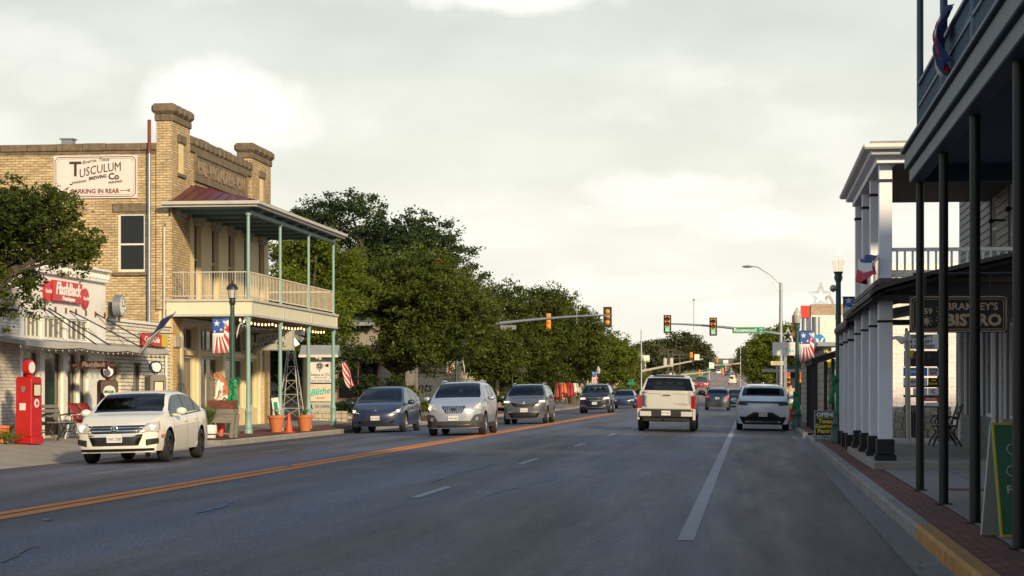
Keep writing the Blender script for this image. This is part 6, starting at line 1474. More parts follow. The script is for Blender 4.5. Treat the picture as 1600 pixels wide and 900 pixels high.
# upper porch floor, roof, rail
MB().box(2.15, 4.9, 34.9, 43.4, 3.26, 3.34).build('upper_floor', 'porch_brown', B)
MB().box(2.12, 4.9, 34.95, 35.15, 5.28, 5.40).box(2.12, 2.44, 35.15, 43.3, 5.28, 5.40).build('roof_beam', 'column_white', B)
MB().box(2.0, 5.0, 34.75, 43.6, 5.40, 5.48).build('cornice', 'column_white', B, bevel=.02); MB().box(1.87, 5.0, 34.6, 43.75, 5.48, 5.57).build('gutter', 'porch_white', B, bevel=.03); MB().box(2.0, 5, 34.7, 43.6, 5.57, 5.62).build('roof', 'galv', B)
MB().box(2.44, 4.88, 35.15, 43.3, 5.36, 5.39).build('porch_ceiling', 'porch_brown', B)
rl = MB()
for z in (3.84, 3.40):
    rl.box(cx_+.1, 4.9, 35.27, 35.33, z-.03, z+.03)
x = cx_+.2
while x < 4.85: rl.box(x-.018, x+.018, 35.285, 35.315, 3.42, 3.82); x += .13
for z in (3.84, 3.40): rl.box(cx_-.03, cx_+.03, 35.42, 43, z-.03, z+.03); rl.box(cx_+.1, 4.9, 42.97, 43.03, z-.03, z+.03)
y = 35.5
while y < 43: rl.box(cx_-.015, cx_+.015, y-.018, y+.018, 3.42, 3.82); y += .15
x = cx_+.2
while x < 4.85: rl.box(x-.018, x+.018, 42.985, 43.015, 3.42, 3.82); x += .13
rl.build('porch_railing', 'porch_white', B)
# wall with openings on both storeys
WX = 4.9
lo2 = [(36.3, 37.7, .26, 2.75), (38.6, 40.2, .9, 2.75), (41.0, 41.9, .26, 2.6), (42.5, 44.2, .9, 2.75), (45.5, 47.5, .9, 2.75)]; up2 = [(36.6, 37.7, 4.1, 5.6), (39.0, 40.0, 3.45, 5.4), (42.0, 43.0, 4.1, 5.4)]
mb = MB(); wall(mb, 'x', WX, .25, 35.3, 49, 0, 6.3, lo2+up2); mb.box(WX, 16, 35.05, 35.3, 0, 6.3).box(WX, 16, 49, 49.2, 0, 6.3).box(15.8, 16, 35.3, 49, 0, 6.3).build('walls', 'grey_siding', B)
mb = MB(); z = .3
while z < 6.2:
    for (a_, b_) in ((35.3, 49),):
        segs = [(a_, b_)]
        for h_ in lo2+up2:
            if h_[2]-.1 < z < h_[3]+.1:
                ns = []
                for (p, q) in segs:
                    if h_[0] > p and h_[1] < q: ns += [(p, h_[0]-.1), (h_[1]+.1, q)]
                    else: ns.append((p, q))
                segs = ns
        for p, q in segs: mb.box(WX-.022, WX, p, q, z, z+.02)
    z += .16
mb.build('siding_lap', 'grey_siding', B)
for i, h_ in enumerate(lo2): window(B, 'x', WX, *h_, frame='column_white', glass='shop_glass' if i % 2 == 0 else 'window_glass', fw=.07, rows=1, cols=1, sign=-1, name='door' if i in (0, 2) else 'shop_window')
for h_ in up2:
    window(B, 'x', WX, *h_, frame='column_white', glass='soft_glass', fw=.06, rows=2, sign=-1)
    MB().box(WX-.16, WX, h_[0]-.14, h_[1]+.14, h_[3]+.05, h_[3]+.14).box(WX-.09, WX, h_[0]-.1, h_[1]+.1, h_[3]-.02, h_[3]+.05).build('window_hood', 'column_white', B, bevel=.01)
tr2 = MB()
for h_ in lo2: tr2.box(WX-.04, WX, h_[0]-.14, h_[0]-.01, h_[2], h_[3]+.05).box(WX-.04, WX, h_[1]+.01, h_[1]+.14, h_[2], h_[3]+.05)
for y in (35.4, 42.2, 48.8): tr2.box(WX-.05, WX, y-.1, y+.1, .26, 3.5)
tr2.build('door_trim', 'column_white', B)
MB().box(WX-.3, 5.2, 35.2, 49.1, 6.3, 6.45).box(WX-.2, WX+.05, 35.2, 49.1, 6.1, 6.3).build('eaves', 'column_white', B, bevel=.02)
MB().prism([(35.0, 6.45), (42.2, 8.2), (49.3, 6.45)], 'x', 5.0, 16.2).build('main_roof', 'asphalt_shingle', B)
for y in (37.95, 40.55): MB().tube([(WX, y, 4.75), (WX-.22, y, 4.75)], .025, 6).ball((WX-.26, y-.05, 4.73), (.06, .08, .05), 8, 6).build('floodlight', 'black_metal', B)
for (y, z, m, hh) in ((37.2, 1.95, 'sign_blue', .16), (37.1, 1.45, 'cone_orange', .10)): MB().box(WX+.05, WX+.066, y-.16, y+.16, z-hh, z+hh).build('poster', m, B)
bunting('red white and blue bunting bunched at the white upper porch column', [(cx_-.10, 35.0, 3.72), (cx_-.22, 35.8, 3.80), (cx_-.24, 36.8, 3.78)], depth=.52, seed=4)
# third little porch: lower canopy with thin white columns
C3 = T('corner_shop', 'small shop beyond the white porch with a low dark canopy on thin white columns', 'shop')
for y in (46.4, 48.6, 50.8):
    MB().box(cx_-.16, cx_+.16, y-.16, y+.16, .14, .46).build('column_base', 'post_black', C3, bevel=.01); MB().box(cx_-.10, cx_+.10, y-.10, y+.10, .46, 2.95).build('column', 'column_white', C3); MB().box(cx_-.12, cx_+.12, y-.12, y+.12, 2.55, 2.60).box(cx_-.13, cx_+.13, y-.13, y+.13, 2.95, 3.02).build('column_band', 'post_black', C3)
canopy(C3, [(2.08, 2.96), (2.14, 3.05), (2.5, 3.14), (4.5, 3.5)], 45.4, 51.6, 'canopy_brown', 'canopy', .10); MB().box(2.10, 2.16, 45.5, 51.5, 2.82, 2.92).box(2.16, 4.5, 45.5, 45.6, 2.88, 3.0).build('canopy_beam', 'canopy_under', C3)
MB().box(5.15, 12, 49.25, 52.5, 0, 4.2).build('walls', 'grey_siding', C3)
banner('stars and rays banner mostly hidden behind the white porch columns', (*xyD(1317, 51.7), zz(464, 51.7)), .50, .62, 0, side=1)
# hanging bistro sign
x, y = xyD(1497, 32.2); t = T('hanging_sign', 'black bistro sign with double gold border hanging behind the black posts', 'sign', (x, y, zz(491, 32.2)), R(1)); a_, b_ = .755, .29
MB().box(-a_, a_, -.03, .03, -b_, b_).build('board', 'sign_black', t, bevel=.012)
def rr_(a, b, r, w): 
    pts = []
    for cx1, cy1, a0 in ((a-r, b-r, 0), (-a+r, b-r, 90), (-a+r, -b+r, 180), (a-r, -b+r, 270)):
        for k in range(5): q = R(a0+k*22.5); pts.append((cx1+r*math.cos(q), -.034, cy1+r*math.sin(q)))
    pts.append(pts[0]); return MB().tube(pts, w, 5, cap=False)
rr_(a_-.02, b_-.02, .06, .008).build('outer_border', 'gold', t); rr_(a_-.055, b_-.055, .045, .005).build('inner_border', 'gold', t)
text("BRAMLEY'S", .155, 'gold', t, (.21, -.034, .115), FY, .006, bold=.003, width=.80); text('BISTRO', .25, 'gold', t, (.235, -.034, -.10), FY, .006, bold=.010, width=.86); text('259', .13, 'gold', t, (-.50, -.034, .045), FY, .006, bold=.004, width=.20)
mb = MB().lathe([(.055, -.036), (.045, -.038)], (-.50, 0, -.11), 14, 'y'); 
for k in range(9): q = k*2*math.pi/9; mb.ball((-.50+.085*math.cos(q), -.034, -.11+.075*math.sin(q)), .014, 5, 3)
for k in range(7): mb.ball((-.32+.02*math.sin(k*2), -.034, -.2+k*.05), .012, 5, 3)
mb.build('emblem', 'gold', t)
for s_ in (-.5, .5): MB().tube([(s_, 0, b_), (s_, 0, b_+.35)], .008, 5).build('chain', 'black_metal', t)
MB().tube([(-.7, 0, b_+.35), (1.1, 0, b_+.35)], .02, 6).build('hanger_bar', 'black_metal', t)
# pale block building with stone wall
g = T('pale_block_building', 'cream painted block wall beyond the white porch columns', 'building'); MB().box(xyD(1389, 61)[0], 16, 61.5, 67.4, 0, 5.0).build('walls', 'pale_block', g); MB().box(xyD(1389, 60.5)[0]-.2, 16.2, 61.3, 67.5, 5.0, 5.2).build('cornice', 'white_paint', g)
stones('stone_wall', 'rough fieldstone wall at the foot of the cream block wall', 3.75, 5.6, 58.3, 58.8, .14, .86, sz=.30, m='stone_pale')
stones('stone_wall', 'low stacked block kerb wall near the directory sign', 5.0, 8, 53.6, 53.9, .14, .36, m='concrete')
# directory sign
x, y = xyD(1441, 55.5); t = T('directory_sign', 'tall directory sign with many stacked tenant boards on dark posts', 'sign', (x, y, .14)); 
for s_ in (-.42, .44): MB().box(s_-.035, s_+.035, .02, .08, 0, 3.0).build('post', 'black_metal', t)
def brd(x0, x1, ya_, yb_, m, s_=None, tm='ink', sz=.1, w=None, sh=0):
    z0, z1 = zz(yb_, 55.5)-.14, zz(ya_, 55.5)-.14; k = 55.5/3200; b_ = MB().box((x0-1441)*k, (x1-1441)*k, -.02, .02, z0+.006, z1-.006).build('board', m, t)
    if s_: text(s_, sz, tm, b_, (((x0+x1)/2-1441)*k, -.024, (z0+z1)/2), FY, .005, bold=.003, width=w)
    return b_
brd(1413, 1466, 522, 546, 'sign_white', "GRAMMY'S\n& GALLERY\nTEXAS TREES", sz=.13, w=.72); brd(1413, 1466, 548, 573, 'sign_black', '* * *', 'rust', .3)
brd(1412, 1449, 574, 588, 'sign_blue', 'MARKET', 'sign_white', .12, .45); brd(1450, 1466, 574, 588, 'sign_pink', 'CUSTOM\nBOOTS', sz=.09, w=.22); brd(1412, 1449, 590, 603, 'sign_white', 'WANDER', sz=.15, w=.5); brd(1450, 1466, 590, 603, 'sign_black', 'Texas\nGourmet', 'sign_yellow', .09, .22)
brd(1427, 1449, 606, 618, 'sign_white'); brd(1450, 1466, 606, 618, 'sign_white', 'C', sz=.15); brd(1443, 1466, 620, 627, 'hydrant_red', 'OPEN DAILY', 'sign_white', .06, .3); brd(1445, 1466, 629, 635, 'sign_white')
mb = MB()
for yy in (603.5, 619, 635): mb.box(-.5, .46, .0, .05, zz(yy, 55.5)-.17, zz(yy, 55.5)-.11)
mb.build('cross_rail', 'black_metal', t)
x, y = xyD(1419.5, 53); t = T('wooden_post', 'pale wooden post with small yellow pennant in front of the directory sign', 'post', (x, y, .14)); MB().tube([(0, 0, 0), (-.03, 0, 2.85)], .065, 8).build('post', 'storefront_frame', t); MB().prism([(0, 2.35), (.16, 2.35), (.08, 2.12)], 'y', -.05, -.03).build('pennant', 'sign_yellow', t)
MB().grid(lambda u, v: (-.62+u*.66, .1*math.sin(u*6)-.1, 2.62+.10*math.sin(u*3.1)-v*.14*(1+math.sin(u*12)*.5)), 12, 3).build('cloth', 'sign_pink', t, solid=.006)
# litter bin
x, y = xyD(1428, 57); t = T('litter_bin', 'dark green slatted litter bin with flared rim by the stone wall', 'litter bin', (x, y, .14)); MB().lathe([(.20, .08), (.22, .12), (.235, .7), (.22, .7), (.2, .1)], (0, 0, 0), 18).build('liner', 'car_black', t); mb = MB()
for k in range(22):
    q = k*2*math.pi/22; c_, s_ = math.cos(q), math.sin(q); mb.tube([(.21*c_, .21*s_, .08), (.235*c_, .235*s_, .5), (.245*c_, .245*s_, .70), (.30*c_, .30*s_, .80)], .014, 4)
mb.build('slats', 'lamp_green', t); MB().lathe([(.30, .79), (.315, .80), (.30, .815), (.285, .80), (.30, .79)], (0, 0, 0), 22).lathe([(.21, .06), (.225, .08), (.21, .1)], (0, 0, 0), 22).lathe([(.06, 0), (.06, .1)], (0, 0, 0), 8).build('rim', 'lamp_green', t)
bench('black metal bench against the grey clapboard wall behind the posts', (4.35, 45.5, .26) if 0 else (4.3, 44.6, .26), R(180), 1.1, wood='black_metal')
# green sandwich board and open sign
def sandwich(name, label, loc, rz, w, h, m, edge=None):
    t = T(name, label, 'sign', loc, rz); tl = R(9)
    for s_ in (1, -1):
        b_ = MB().box(-w/2, w/2, -.012, .012, 0, h).build('panel', m if s_ == 1 else 'sign_grey', t, loc=(0, -s_*.16*h, 0), rot=(-s_*tl, 0, 0))
        if s_ == 1:
            fr_ = b_
            if edge: MB().box(-w/2, w/2, -.02, -.013, 0, .02).box(-w/2, w/2, -.02, -.013, h-.02, h).box(-w/2, -w/2+.02, -.02, -.013, .02, h-.02).box(w/2-.02, w/2, -.02, -.013, .02, h-.02).build('edge', edge, b_)
    return t, fr_
x, y = xyD(1583, 18.6); t, f_ = sandwich('sandwich_board', 'tall green sandwich board with yellow edge behind the nearest black post', (2.42, 18.9, .14), R(24), .60, 1.03, 'sign_green', 'sign_yellow')
text('S', .26, 'sign_white', f_, (-.02, -.016, .66), FY, .005, bold=.004); text('Furniture', .10, 'sign_white', f_, (-.0, -.016, .42), FY, .005, bold=.002, width=.40); text('Gifts', .10, 'sign_white', f_, (-.0, -.016, .26), FY, .005, bold=.002); mb = MB()
for (cx1, cz1, s_) in ((-.10, .80, 1), (-.12, .58, -1)):
    mb.tube([(cx1+(.02+.012*k)*math.cos(k*.8), -.016, cz1+s_*(.02+.008*k)*math.sin(k*.8)) for k in range(10)], .004, 4)
mb.build('scroll_ornament', 'sign_white', f_); MB().box(-.06, .06, -.03, .03, 1.01, 1.05).build('clip', 'galv', t)
x, y = xyD(1289, 52.6); t, f_ = sandwich('sandwich_board', 'black OPEN sandwich board with yellow lettering at the foot of the lamp post', (x, y, .14), R(3), .54, .80, 'sign_black', 'sign_grey')
text('OPEN!', .15, 'sign_white', f_, (0, -.016, .69), FY, .005, bold=.008, width=.44); MB().box(-.22, .22, -.018, -.013, .60, .615).build('rule', 'sign_yellow', f_)
for i, wd in enumerate(('Texas', 'Gourmet', 'Pantry')): text(wd, .145, 'sign_yellow', f_, (.0, -.016, .52-.125*i), FY, .005, bold=.006, width=(.34, .50, .40)[i])
text('SPECIALTY FOODS', .06, 'sign_white', f_, (0, -.016, .13), FY, .005, bold=.002, width=.46); text('GIFTS & BASKETS', .06, 'sign_white', f_, (0, -.016, .07), FY, .005, bold=.002, width=.46)
# lamp posts on the right
x, y = xyD(1310, 51.6); lamp_post('street_lamp', 'green street lamp with lit acorn globe beside the white columns', (x, y, .14), 4.80, lit=True, head='acorn'); ribbon('long green ribbon on the lamp post with the lit globe', (x-.06, y, 1.75), 1.3)
MB_ = T('speaker', 'small round grey speaker on the side of the lit lamp post', 'speaker', (x-.13, y-.05, 4.02)); MB().ball((0, 0, 0), .09, 10, 8).tube([(0, 0, 0), (.13, .05, -.02)], .015, 5).build('speaker_body', 'galv', MB_)
x, y = xyD(1245.5, 72.6); lamp_post('street_lamp', 'green street lamp with unlit white globe in front of the corner building', (x, y, .14), 4.20, lit=False, head='acorn'); ribbon('short green ribbon on the lamp post at the corner', (x-.03, y, 1.35), 1.1)
banner('stars and rays banner hanging right of the corner lamp post', (x+.08, y, zz(517, 72.6)), .52, 1.10, 0, side=1)
garland('lilac wire star decoration left of the corner lamp post', (x-.32, y, zz(525, 72.6)), .75, 'column_white', trail=.3)
garland('large wire star overhead at the corner', (x+.90, y+2, zz(462, 74)), 1.25, 'trim_grey', trail=.5)
# hydrant
x, y = xyD(1233, 84); t = T('fire_hydrant', 'red fire hydrant with yellow cap by the corner kerb', 'fire hydrant', (x+.1, y, .14)); MB().lathe([(.15, 0), (.15, .06), (.10, .08), (.10, .50), (.13, .52), (.13, .56)], (0, 0, 0), 16).build('barrel', 'hydrant_red', t); MB().lathe([(.12, .56), (.10, .66), (.04, .72), (.03, .78), (0, .78)], (0, 0, 0), 16).build('bonnet', 'sign_yellow', t); MB().tube([(-.19, 0, .42), (.19, 0, .42)], .05, 10).build('nozzle', 'hydrant_red', t); MB().tube([(0, -.19, .36), (0, 0, .36)], .06, 10).build('pumper_cap', 'hydrant_red', t)
# canopy house at the corner
g = T('corner_building', 'stone corner building with dark sloped timber canopy', 'building'); x0_ = 2.12
for y in (68.2, 71.5, 74.8): MB().box(x0_-.09, x0_+.09, y-.09, y+.09, .14, 2.35).build('canopy_post', 'post_black', g)
MB().box(x0_+.3, x0_+.42, 68.3, 68.42, .14, 2.4).box(x0_+.55, x0_+.66, 68.3, 68.42, .14, 2.5).build('porch_stud', 'post_black', g)
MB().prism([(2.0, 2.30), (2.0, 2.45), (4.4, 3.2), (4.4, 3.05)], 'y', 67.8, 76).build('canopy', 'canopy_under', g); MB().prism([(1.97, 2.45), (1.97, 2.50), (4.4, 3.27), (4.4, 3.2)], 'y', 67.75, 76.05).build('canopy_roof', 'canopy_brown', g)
mb = MB(); wall(mb, 'y', 77.5, .3, 2.75, 14, 0, 3.1, [(3.55, 5.4, 1.1, 2.1)]); mb.box(2.75, 3.05, 77.8, 112, 0, 3.1).box(13.7, 14, 77.8, 112, 0, 3.1).box(3.05, 13.7, 111.7, 112, 0, 3.1).build('walls', 'limestone', g); MB().box(3.02, 3.3, 77.3, 77.48, .14, 3.05).build('pilaster', 'column_white', g); MB().box(3.6, 5.35, 77.52, 77.56, 1.12, 2.08).build('dark_sign_panel', 'sign_black', g); text('SPICE CO', .3, 'sign_white', g, (4.2, 77.5, 1.7), FY, .01, width=1.0)
MB().box(2.5, 14.2, 77.2, 112.3, 3.1, 3.25).build('roof', 'asphalt_shingle', g); MB().box(2.85, 3.0, 77.3, 77.45, 2.3, 2.9).build('yellow_sign', 'sign_yellow', g)
# building beyond the crossing
g = T('rust_brick_building', 'patchy brick building with old painted wall beyond the crossing on the right', 'building'); x0_ = xyD(1266, 158)[0]
mb = MB(); wall(mb, 'y', 157, .4, x0_, 26, 0, 7.2, [(8, 9.4, .8, 2.6)]); mb.box(x0_, x0_+.4, 157.4, 176, 0, 7.2).build('walls', 'pale_block', g); MB().box(x0_-.02, 26.02, 156.95, 176, 7.2, 8.0).build('parapet', 'rust_brick', g); window(g, 'y', 157, 8, 9.4, .8, 2.6, sign=-1)
g = T('green_shop', 'low dark green shopfront with flat awning behind the mast arm pole', 'shop'); x0_ = xyD(1215, 178)[0]; MB().box(x0_, 12, 176.5, 190, 0, 3.6).build('walls', 'lamp_green', g); MB().box(x0_-1.4, 12, 174.8, 176.6, 3.0, 3.25).build('awning', 'trim_grey', g); MB().box(x0_+.6, x0_+1.6, 176.42, 176.5, .2, 2.5).build('door', 'storefront_frame', g)
for k in range(3): MB().box(x0_+2+k*1.7, x0_+3.4+k*1.7, 176.42, 176.5, .8, 2.6).build('window', 'window_glass', g)
# fuel brand sign
x, y = xyD(1277.5, 128+18); t = T('fuel_sign', 'white fuel price sign with blue panels beyond the lamp banner', 'sign', (x, y, 0)); k = 146/3200
z0, z1 = zz(566, 146), zz(517, 146); MB().box(-.60, .62, -.1, .1, z0, z1).build('cabinet', 'sign_white', t); MB().lathe([(.50, -.12), (.50, -.10)], (.05, 0, z1-.72), 26, 'y').build('roundel', 'sign_blue', t); MB().prism([(-.15, z1-.55), (.02, z1-.55), (.12, z1-.90), (.30, z1-.5), (.45, z1-.5), (.18, z1-1.1), (.02, z1-1.1)], 'y', -.135, -.12).build('emblem', 'sign_white', t)
MB().box(-.56, .58, -.115, -.10, z1-1.82, z1-1.28).build('name_panel', 'sign_blue', t); text('Valero', .42, 'sign_white', t, (.0, -.12, z1-1.55), FY, .01, bold=.01, width=.98); MB().box(-.56, .58, -.115, -.10, z0+.05, z0+.48).build('price_panel', 'sign_blue', t); text('2.69', .36, 'sign_white', t, (0, -.12, z0+.26), FY, .01, bold=.01)
MB().box(-.2, .2, -.1, .1, 0, z0).build('pole', 'galv', t)
# ================================================================ SIGNALS, POLES
def signal(name, label, loc, lit='green', back=True, face=-1, parent=None, rear=False, s=1.0, grp=None):
    t = T(name, label, 'traffic light', loc, 0, grp); f = face
    hb = 'signal_black' if back else 'signal_yellow'
    if back: MB().box(-.26*s, .26*s, -.02, .02, -.62*s, .62*s).build('backplate', 'signal_black', t, bevel=.03)
    MB().box(-.16*s, .16*s, 0.02, .20*s, -.52*s, .52*s).build('housing', 'signal_yellow', t, bevel=.03) if rear or not back else MB().box(-.16*s, .16*s, .02, .2*s, -.52*s, .52*s).build('housing', 'signal_yellow', t, bevel=.02)
    if rear:
        for k in (-1, 0, 1): MB().ball((0, -.03 if back else -.0, k*.33*s), (.15*s, .08*s, .16*s), 10, 6).build('rear_cap', 'signal_yellow', t)
    else:
        MB().box(-.165*s, .165*s, -.05, .02, -.53*s, .53*s).build('front_door', 'signal_yellow', t, bevel=.01)
        for k, m in ((1, 'lens_off_red' if lit != 'red' else 'lens_red'), (0, 'lens_off_yellow'), (-1, 'lens_green' if lit == 'green' else 'lens_off_red')):
            MB().lathe([(.135*s, -.075), (0, -.10)], (0, 0, k*.34*s), 18, 'y').build('lens', m, t)
            v = MB(); n = 10
            def vis(u, w, k=k): q = R(-20)+u*R(220); return (.15*s*math.cos(q), -.05-.22*s*w*(.6+.4*math.sin(q)), k*.34*s+.15*s*math.sin(q))
            v.grid(vis, 10, 2); v.build('visor', 'signal_black', t, solid=.01)
    return t
def mast(label, base, H, arm_z0, arm_len, arm_z1, dirx, lum=None, r=.15):
    t = T('mast_arm_pole', label, 'traffic pole', base); MB().lathe([(.24, 0), (.24, .05), (r, .08), (r*.7, H), (0, H+.02)], (0, 0, 0), 14).build('pole', 'galv', t)
    n = 6; MB().tube([(dirx*arm_len*k/n, 0, arm_z0+(arm_z1-arm_z0)*(1-(1-k/n)**1.6)) for k in range(n+1)], .12, 10, r2=.05).build('mast_arm', 'galv', t)
    if lum:
        lx_, lz_ = lum; a_ = MB().tube([(0, 0, H-.1), (lx_*.35, 0, H+lz_*.5), (lx_*.75, 0, H+lz_*.95), (lx_, 0, H+lz_)], .035, 8).tube([(0, 0, H-.7), (lx_*.35, 0, H+lz_*.5-.25), (lx_*.6, 0, H+lz_*.82)], .025, 8).tube([(lx_*.2, 0, H+.1), (lx_*.3, 0, H-.05)], .015, 5).build('lamp_arm', 'galv', t)
        MB().ball((lx_*1.08, 0, H+lz_-.02), (.36, .13, .09), 12, 6).build('luminaire', 'galv', t)
    return t
xr_, yr_ = xyD(1220, 140); mast('galvanized mast arm pole with street light at the right corner of the crossing', (xr_, yr_, .1), zz(442, 140)-.1, zz(522, 140)-.1, (1220-1037)*140/3200, zz(505, 140)-.1, -1, (-2.1, 1.15))
def onarm(px, D=139.8): return xyD(px, D)
x, y = onarm(1043); signal('traffic_light', 'green traffic light at the tip of the mast arm, the left of two', (x, y-.15, zz(506.5, 139.8)), 'green')
x, y = onarm(1114.5); signal('traffic_light', 'green traffic light next to the street name sign, the right of two', (x, y-.15, zz(510.5, 139.8)), 'green')
x, y = onarm(1169.5); t = T('street_name_sign', 'green street name sign hanging on the mast arm', 'sign', (x, y-.15, zz(516, 139.8))); MB().box(-1.09, 1.09, -.02, .02, -.22, .22).build('panel', 'street_green', t, bevel=.02)
MB().box(-1.06, 1.06, -.026, -.02, .195, .21).box(-1.06, 1.06, -.026, -.02, -.21, -.195).build('border', 'sign_white', t); text('Rosewood', .34, 'sign_white', t, (-.22, -.026, 0), FY, .006, bold=.008, width=1.5); text('AVE', .13, 'sign_white', t, (.85, -.026, .08), FY, .006, bold=.003); text('100', .12, 'sign_white', t, (.85, -.026, -.09), FY, .006, bold=.003)
x, y = onarm(1084); t = T('detector_mast', 'thin rod with small camera above the right mast arm', 'camera', (x, y, zz(514, 139.8))); MB().tube([(0, 0, -.1), (0, 0, 1.95)], .022, 6).build('rod', 'galv', t); MB().box(-.07, .07, -.2, .12, 1.92, 2.05).build('camera_body', 'galv', t)
x, y = xyD(1228.5, 141); s_ = signal('traffic_light', 'red traffic light low on the right corner pole', (x+.1, y, zz(594, 141)), 'red', back=False)
x, y = xyD(1243, 128); signal('traffic_light', 'large yellow traffic light seen from behind beside the corner lamp', (x, y, zz(510, 128)), back=False, rear=True, s=1.35)
for px, lab in ((1253.5, 'left'), (1263.5, 'right')):
    x, y = xyD(px, 126); t = T('crossing_signal', f'orange pedestrian signal box, the {lab} one of the pair', 'traffic light', (x, y-.2, zz(590, 126))); MB().box(-.18, .18, -.12, .12, -.32, .32).build('housing', 'signal_yellow', t, bevel=.03); MB().box(-.14, .14, -.2, -.12, -.05, .27).build('visor', 'cone_orange', t)
x, y = xyD(1257, 127); t = T('utility_pole', 'pale concrete pole at the right corner with a red box on top', 'pole', (x, y, .1)); MB().lathe([(.22, 0), (.17, 6.3), (0, 6.3)], (0, 0, 0), 12).build('pole', 'galv', t); MB().box(-.24, .30, -.25, .25, 5.85, 6.6).build('red_box', 'hydrant_red', t); MB().lathe([(.25, 4.8), (.25, 5.9)], (.7, 0, 0), 12).build('transformer', 'galv', t)
x, y = xyD(1227, 100+30); t = T('shop_sign', 'long pale sign board with teal word on the right corner', 'sign', (x, y, zz(545, 130))); MB().box(-.80, 1.65, -.05, .05, -.42, .42).build('board', 'sign_white', t); text('The Salon', .36, 'sign_teal', t, (.75, -.056, -.1), FY, .01, width=1.6)
MB().box(-.1, .1, -.1, .1, -4.2, -.42).build('post', 'galv', t)
x, y = xyD(1216, 139); t = T('small_street_sign', 'small beige sign on the right mast arm pole', 'sign', (x, y-.3, zz(567.5, 139))); MB().box(-.50, .50, -.02, .02, -.13, .13).build('panel', 'sign_cream', t); MB().box(-.46, .46, -.026, -.02, -.09, -.08).box(-.46, .46, -.026, -.02, .08, .09).build('border', 'ink', t); text('CROSSING AVE', .12, 'ink', t, (0, -.026, 0), FY, .005, width=.8)
# left mast arm
xl_, yl_ = xyD(749, 124.5); mast('galvanized mast arm pole with street light behind the silver crossover', (xl_, yl_, .15), zz(436, 124.5)-.15, zz(509, 124.5)-.15, (957-749)*124.5/3200, zz(493, 124.5)-.15, 1, (-.62, 1.72), r=.17)
x, y = xyD(949.5, 124.2); signal('traffic_light', 'traffic light with black backplate seen from behind at the arm tip', (x, y-.12, zz(495.5, 124.2)), rear=True)
x, y = xyD(857, 124.2); signal('traffic_light', 'slim orange traffic light seen from behind against the trees', (x, y-.12, zz(502, 124.2)), rear=True, back=False, s=.92)
x, y = xyD(901, 124.4); t = T('detector_mast', 'thin rod with small camera above the left mast arm', 'camera', (x, y, zz(503, 124.4))); MB().tube([(0, 0, -.1), (0, 0, 1.8)], .022, 6).build('rod', 'galv', t); MB().box(-.06, .06, -.15, .12, 1.78, 1.9).build('camera_body', 'galv', t)
x, y = xyD(794, 124.3); t = T('street_name_sign', 'street name sign seen edge-on under the left mast arm', 'sign', (x, y, zz(511.5, 124.3))); MB().box(-.48, .48, -.03, .03, -.13, .13).build('panel', 'galv', t)
x, y = xyD(702, 108); t = lamp_post('street_lamp', 'dark street lamp with patriotic banner behind the silver crossover', (xyD(713, 108)[0], xyD(713, 108)[1], .15), 4.9, lit=False, head='acorn'); banner('small stars and rays banner behind the silver crossover', (xyD(712, 108)[0], xyD(712, 108)[1], zz(548, 108)), .5, 1.2, 0, side=-1)
garland('white wire star garland under the trees above the silver crossover', (xyD(718, 107)[0], xyD(718, 107)[1], zz(562, 107)), .7, trail=.4)
t = lamp_post('street_lamp', 'black street lamp behind the near-black SUV', (*xyD(935, 152), .1), zz(573, 152)-.1, lit=False, head='acorn', mt='black_metal'); banner('far stars and rays banner over the near-black SUV', (*xyD(934, 152), zz(580, 152)), .45, 1.1, 0, side=-1)
# far crossing
def far_mast(lab, px, D, top, arm, pts):
    x, y = xyD(px, D); z0 = hill(y); t = T('mast_arm_pole', lab, 'traffic pole', (x, y, z0)); MB().lathe([(.10, 0), (.06, zz(top, D)-z0), (0, zz(top, D)-z0)], (0, 0, 0), 8).build('pole', 'galv', t)
    MB().tube([(0, 0, zz(arm[0], D)-z0), ((arm[1]-px)*D/3200, 0, zz(arm[2], D)-z0)], .14, 6, r2=.07).build('mast_arm', 'trim_grey', t)
    for i, (sx, sy, lab2, rear, bk) in enumerate(pts): xx, yy = xyD(sx, D); signal('traffic_light', lab2, (xx, yy-.2, zz(sy, D)), rear=rear, back=bk, s=1.0)
    return t
far_mast('pale mast arm pole beyond the crossing on the left, over the pickup', 1002, 215, 515, (580, 1098, 561), [(1080, 558, 'orange traffic light on the far pale mast arm above the pickup', True, False)])
far_mast('pale mast arm pole on the far right by the trees', 1157, 300, 540, (568, 1112, 571), [(1120.5, 562, 'large orange traffic light over the middle of the hill road', True, False), (1129, 580, 'small far traffic light below the large orange one', True, False)])
far_mast('third pale mast arm pole up the hill', 1062, 330, 560, (586, 1110, 581), [(1093, 583, 'far small traffic light on the third arm', True, False)])
for (px, py, D, w, h, m, lab) in ((1089, 558, 214, 8, 9, 'sign_white', 'white sign beside the far orange signal'), (1112, 571, 299, 8, 10, 'sign_white', 'white sign beside the large orange signal'), (1128, 570, 299, 5, 4, 'street_green', 'small green sign on the far right arm'), (1099, 588, 329, 8, 3, 'street_green', 'small green street sign on the third arm')):
    x, y = xyD(px, D); t = T('road_sign', lab, 'sign', (x, y-.1, zz(py, D))); MB().box(-w*D/6400, w*D/6400, -.03, .03, -h*D/6400, h*D/6400).build('panel', m, t)
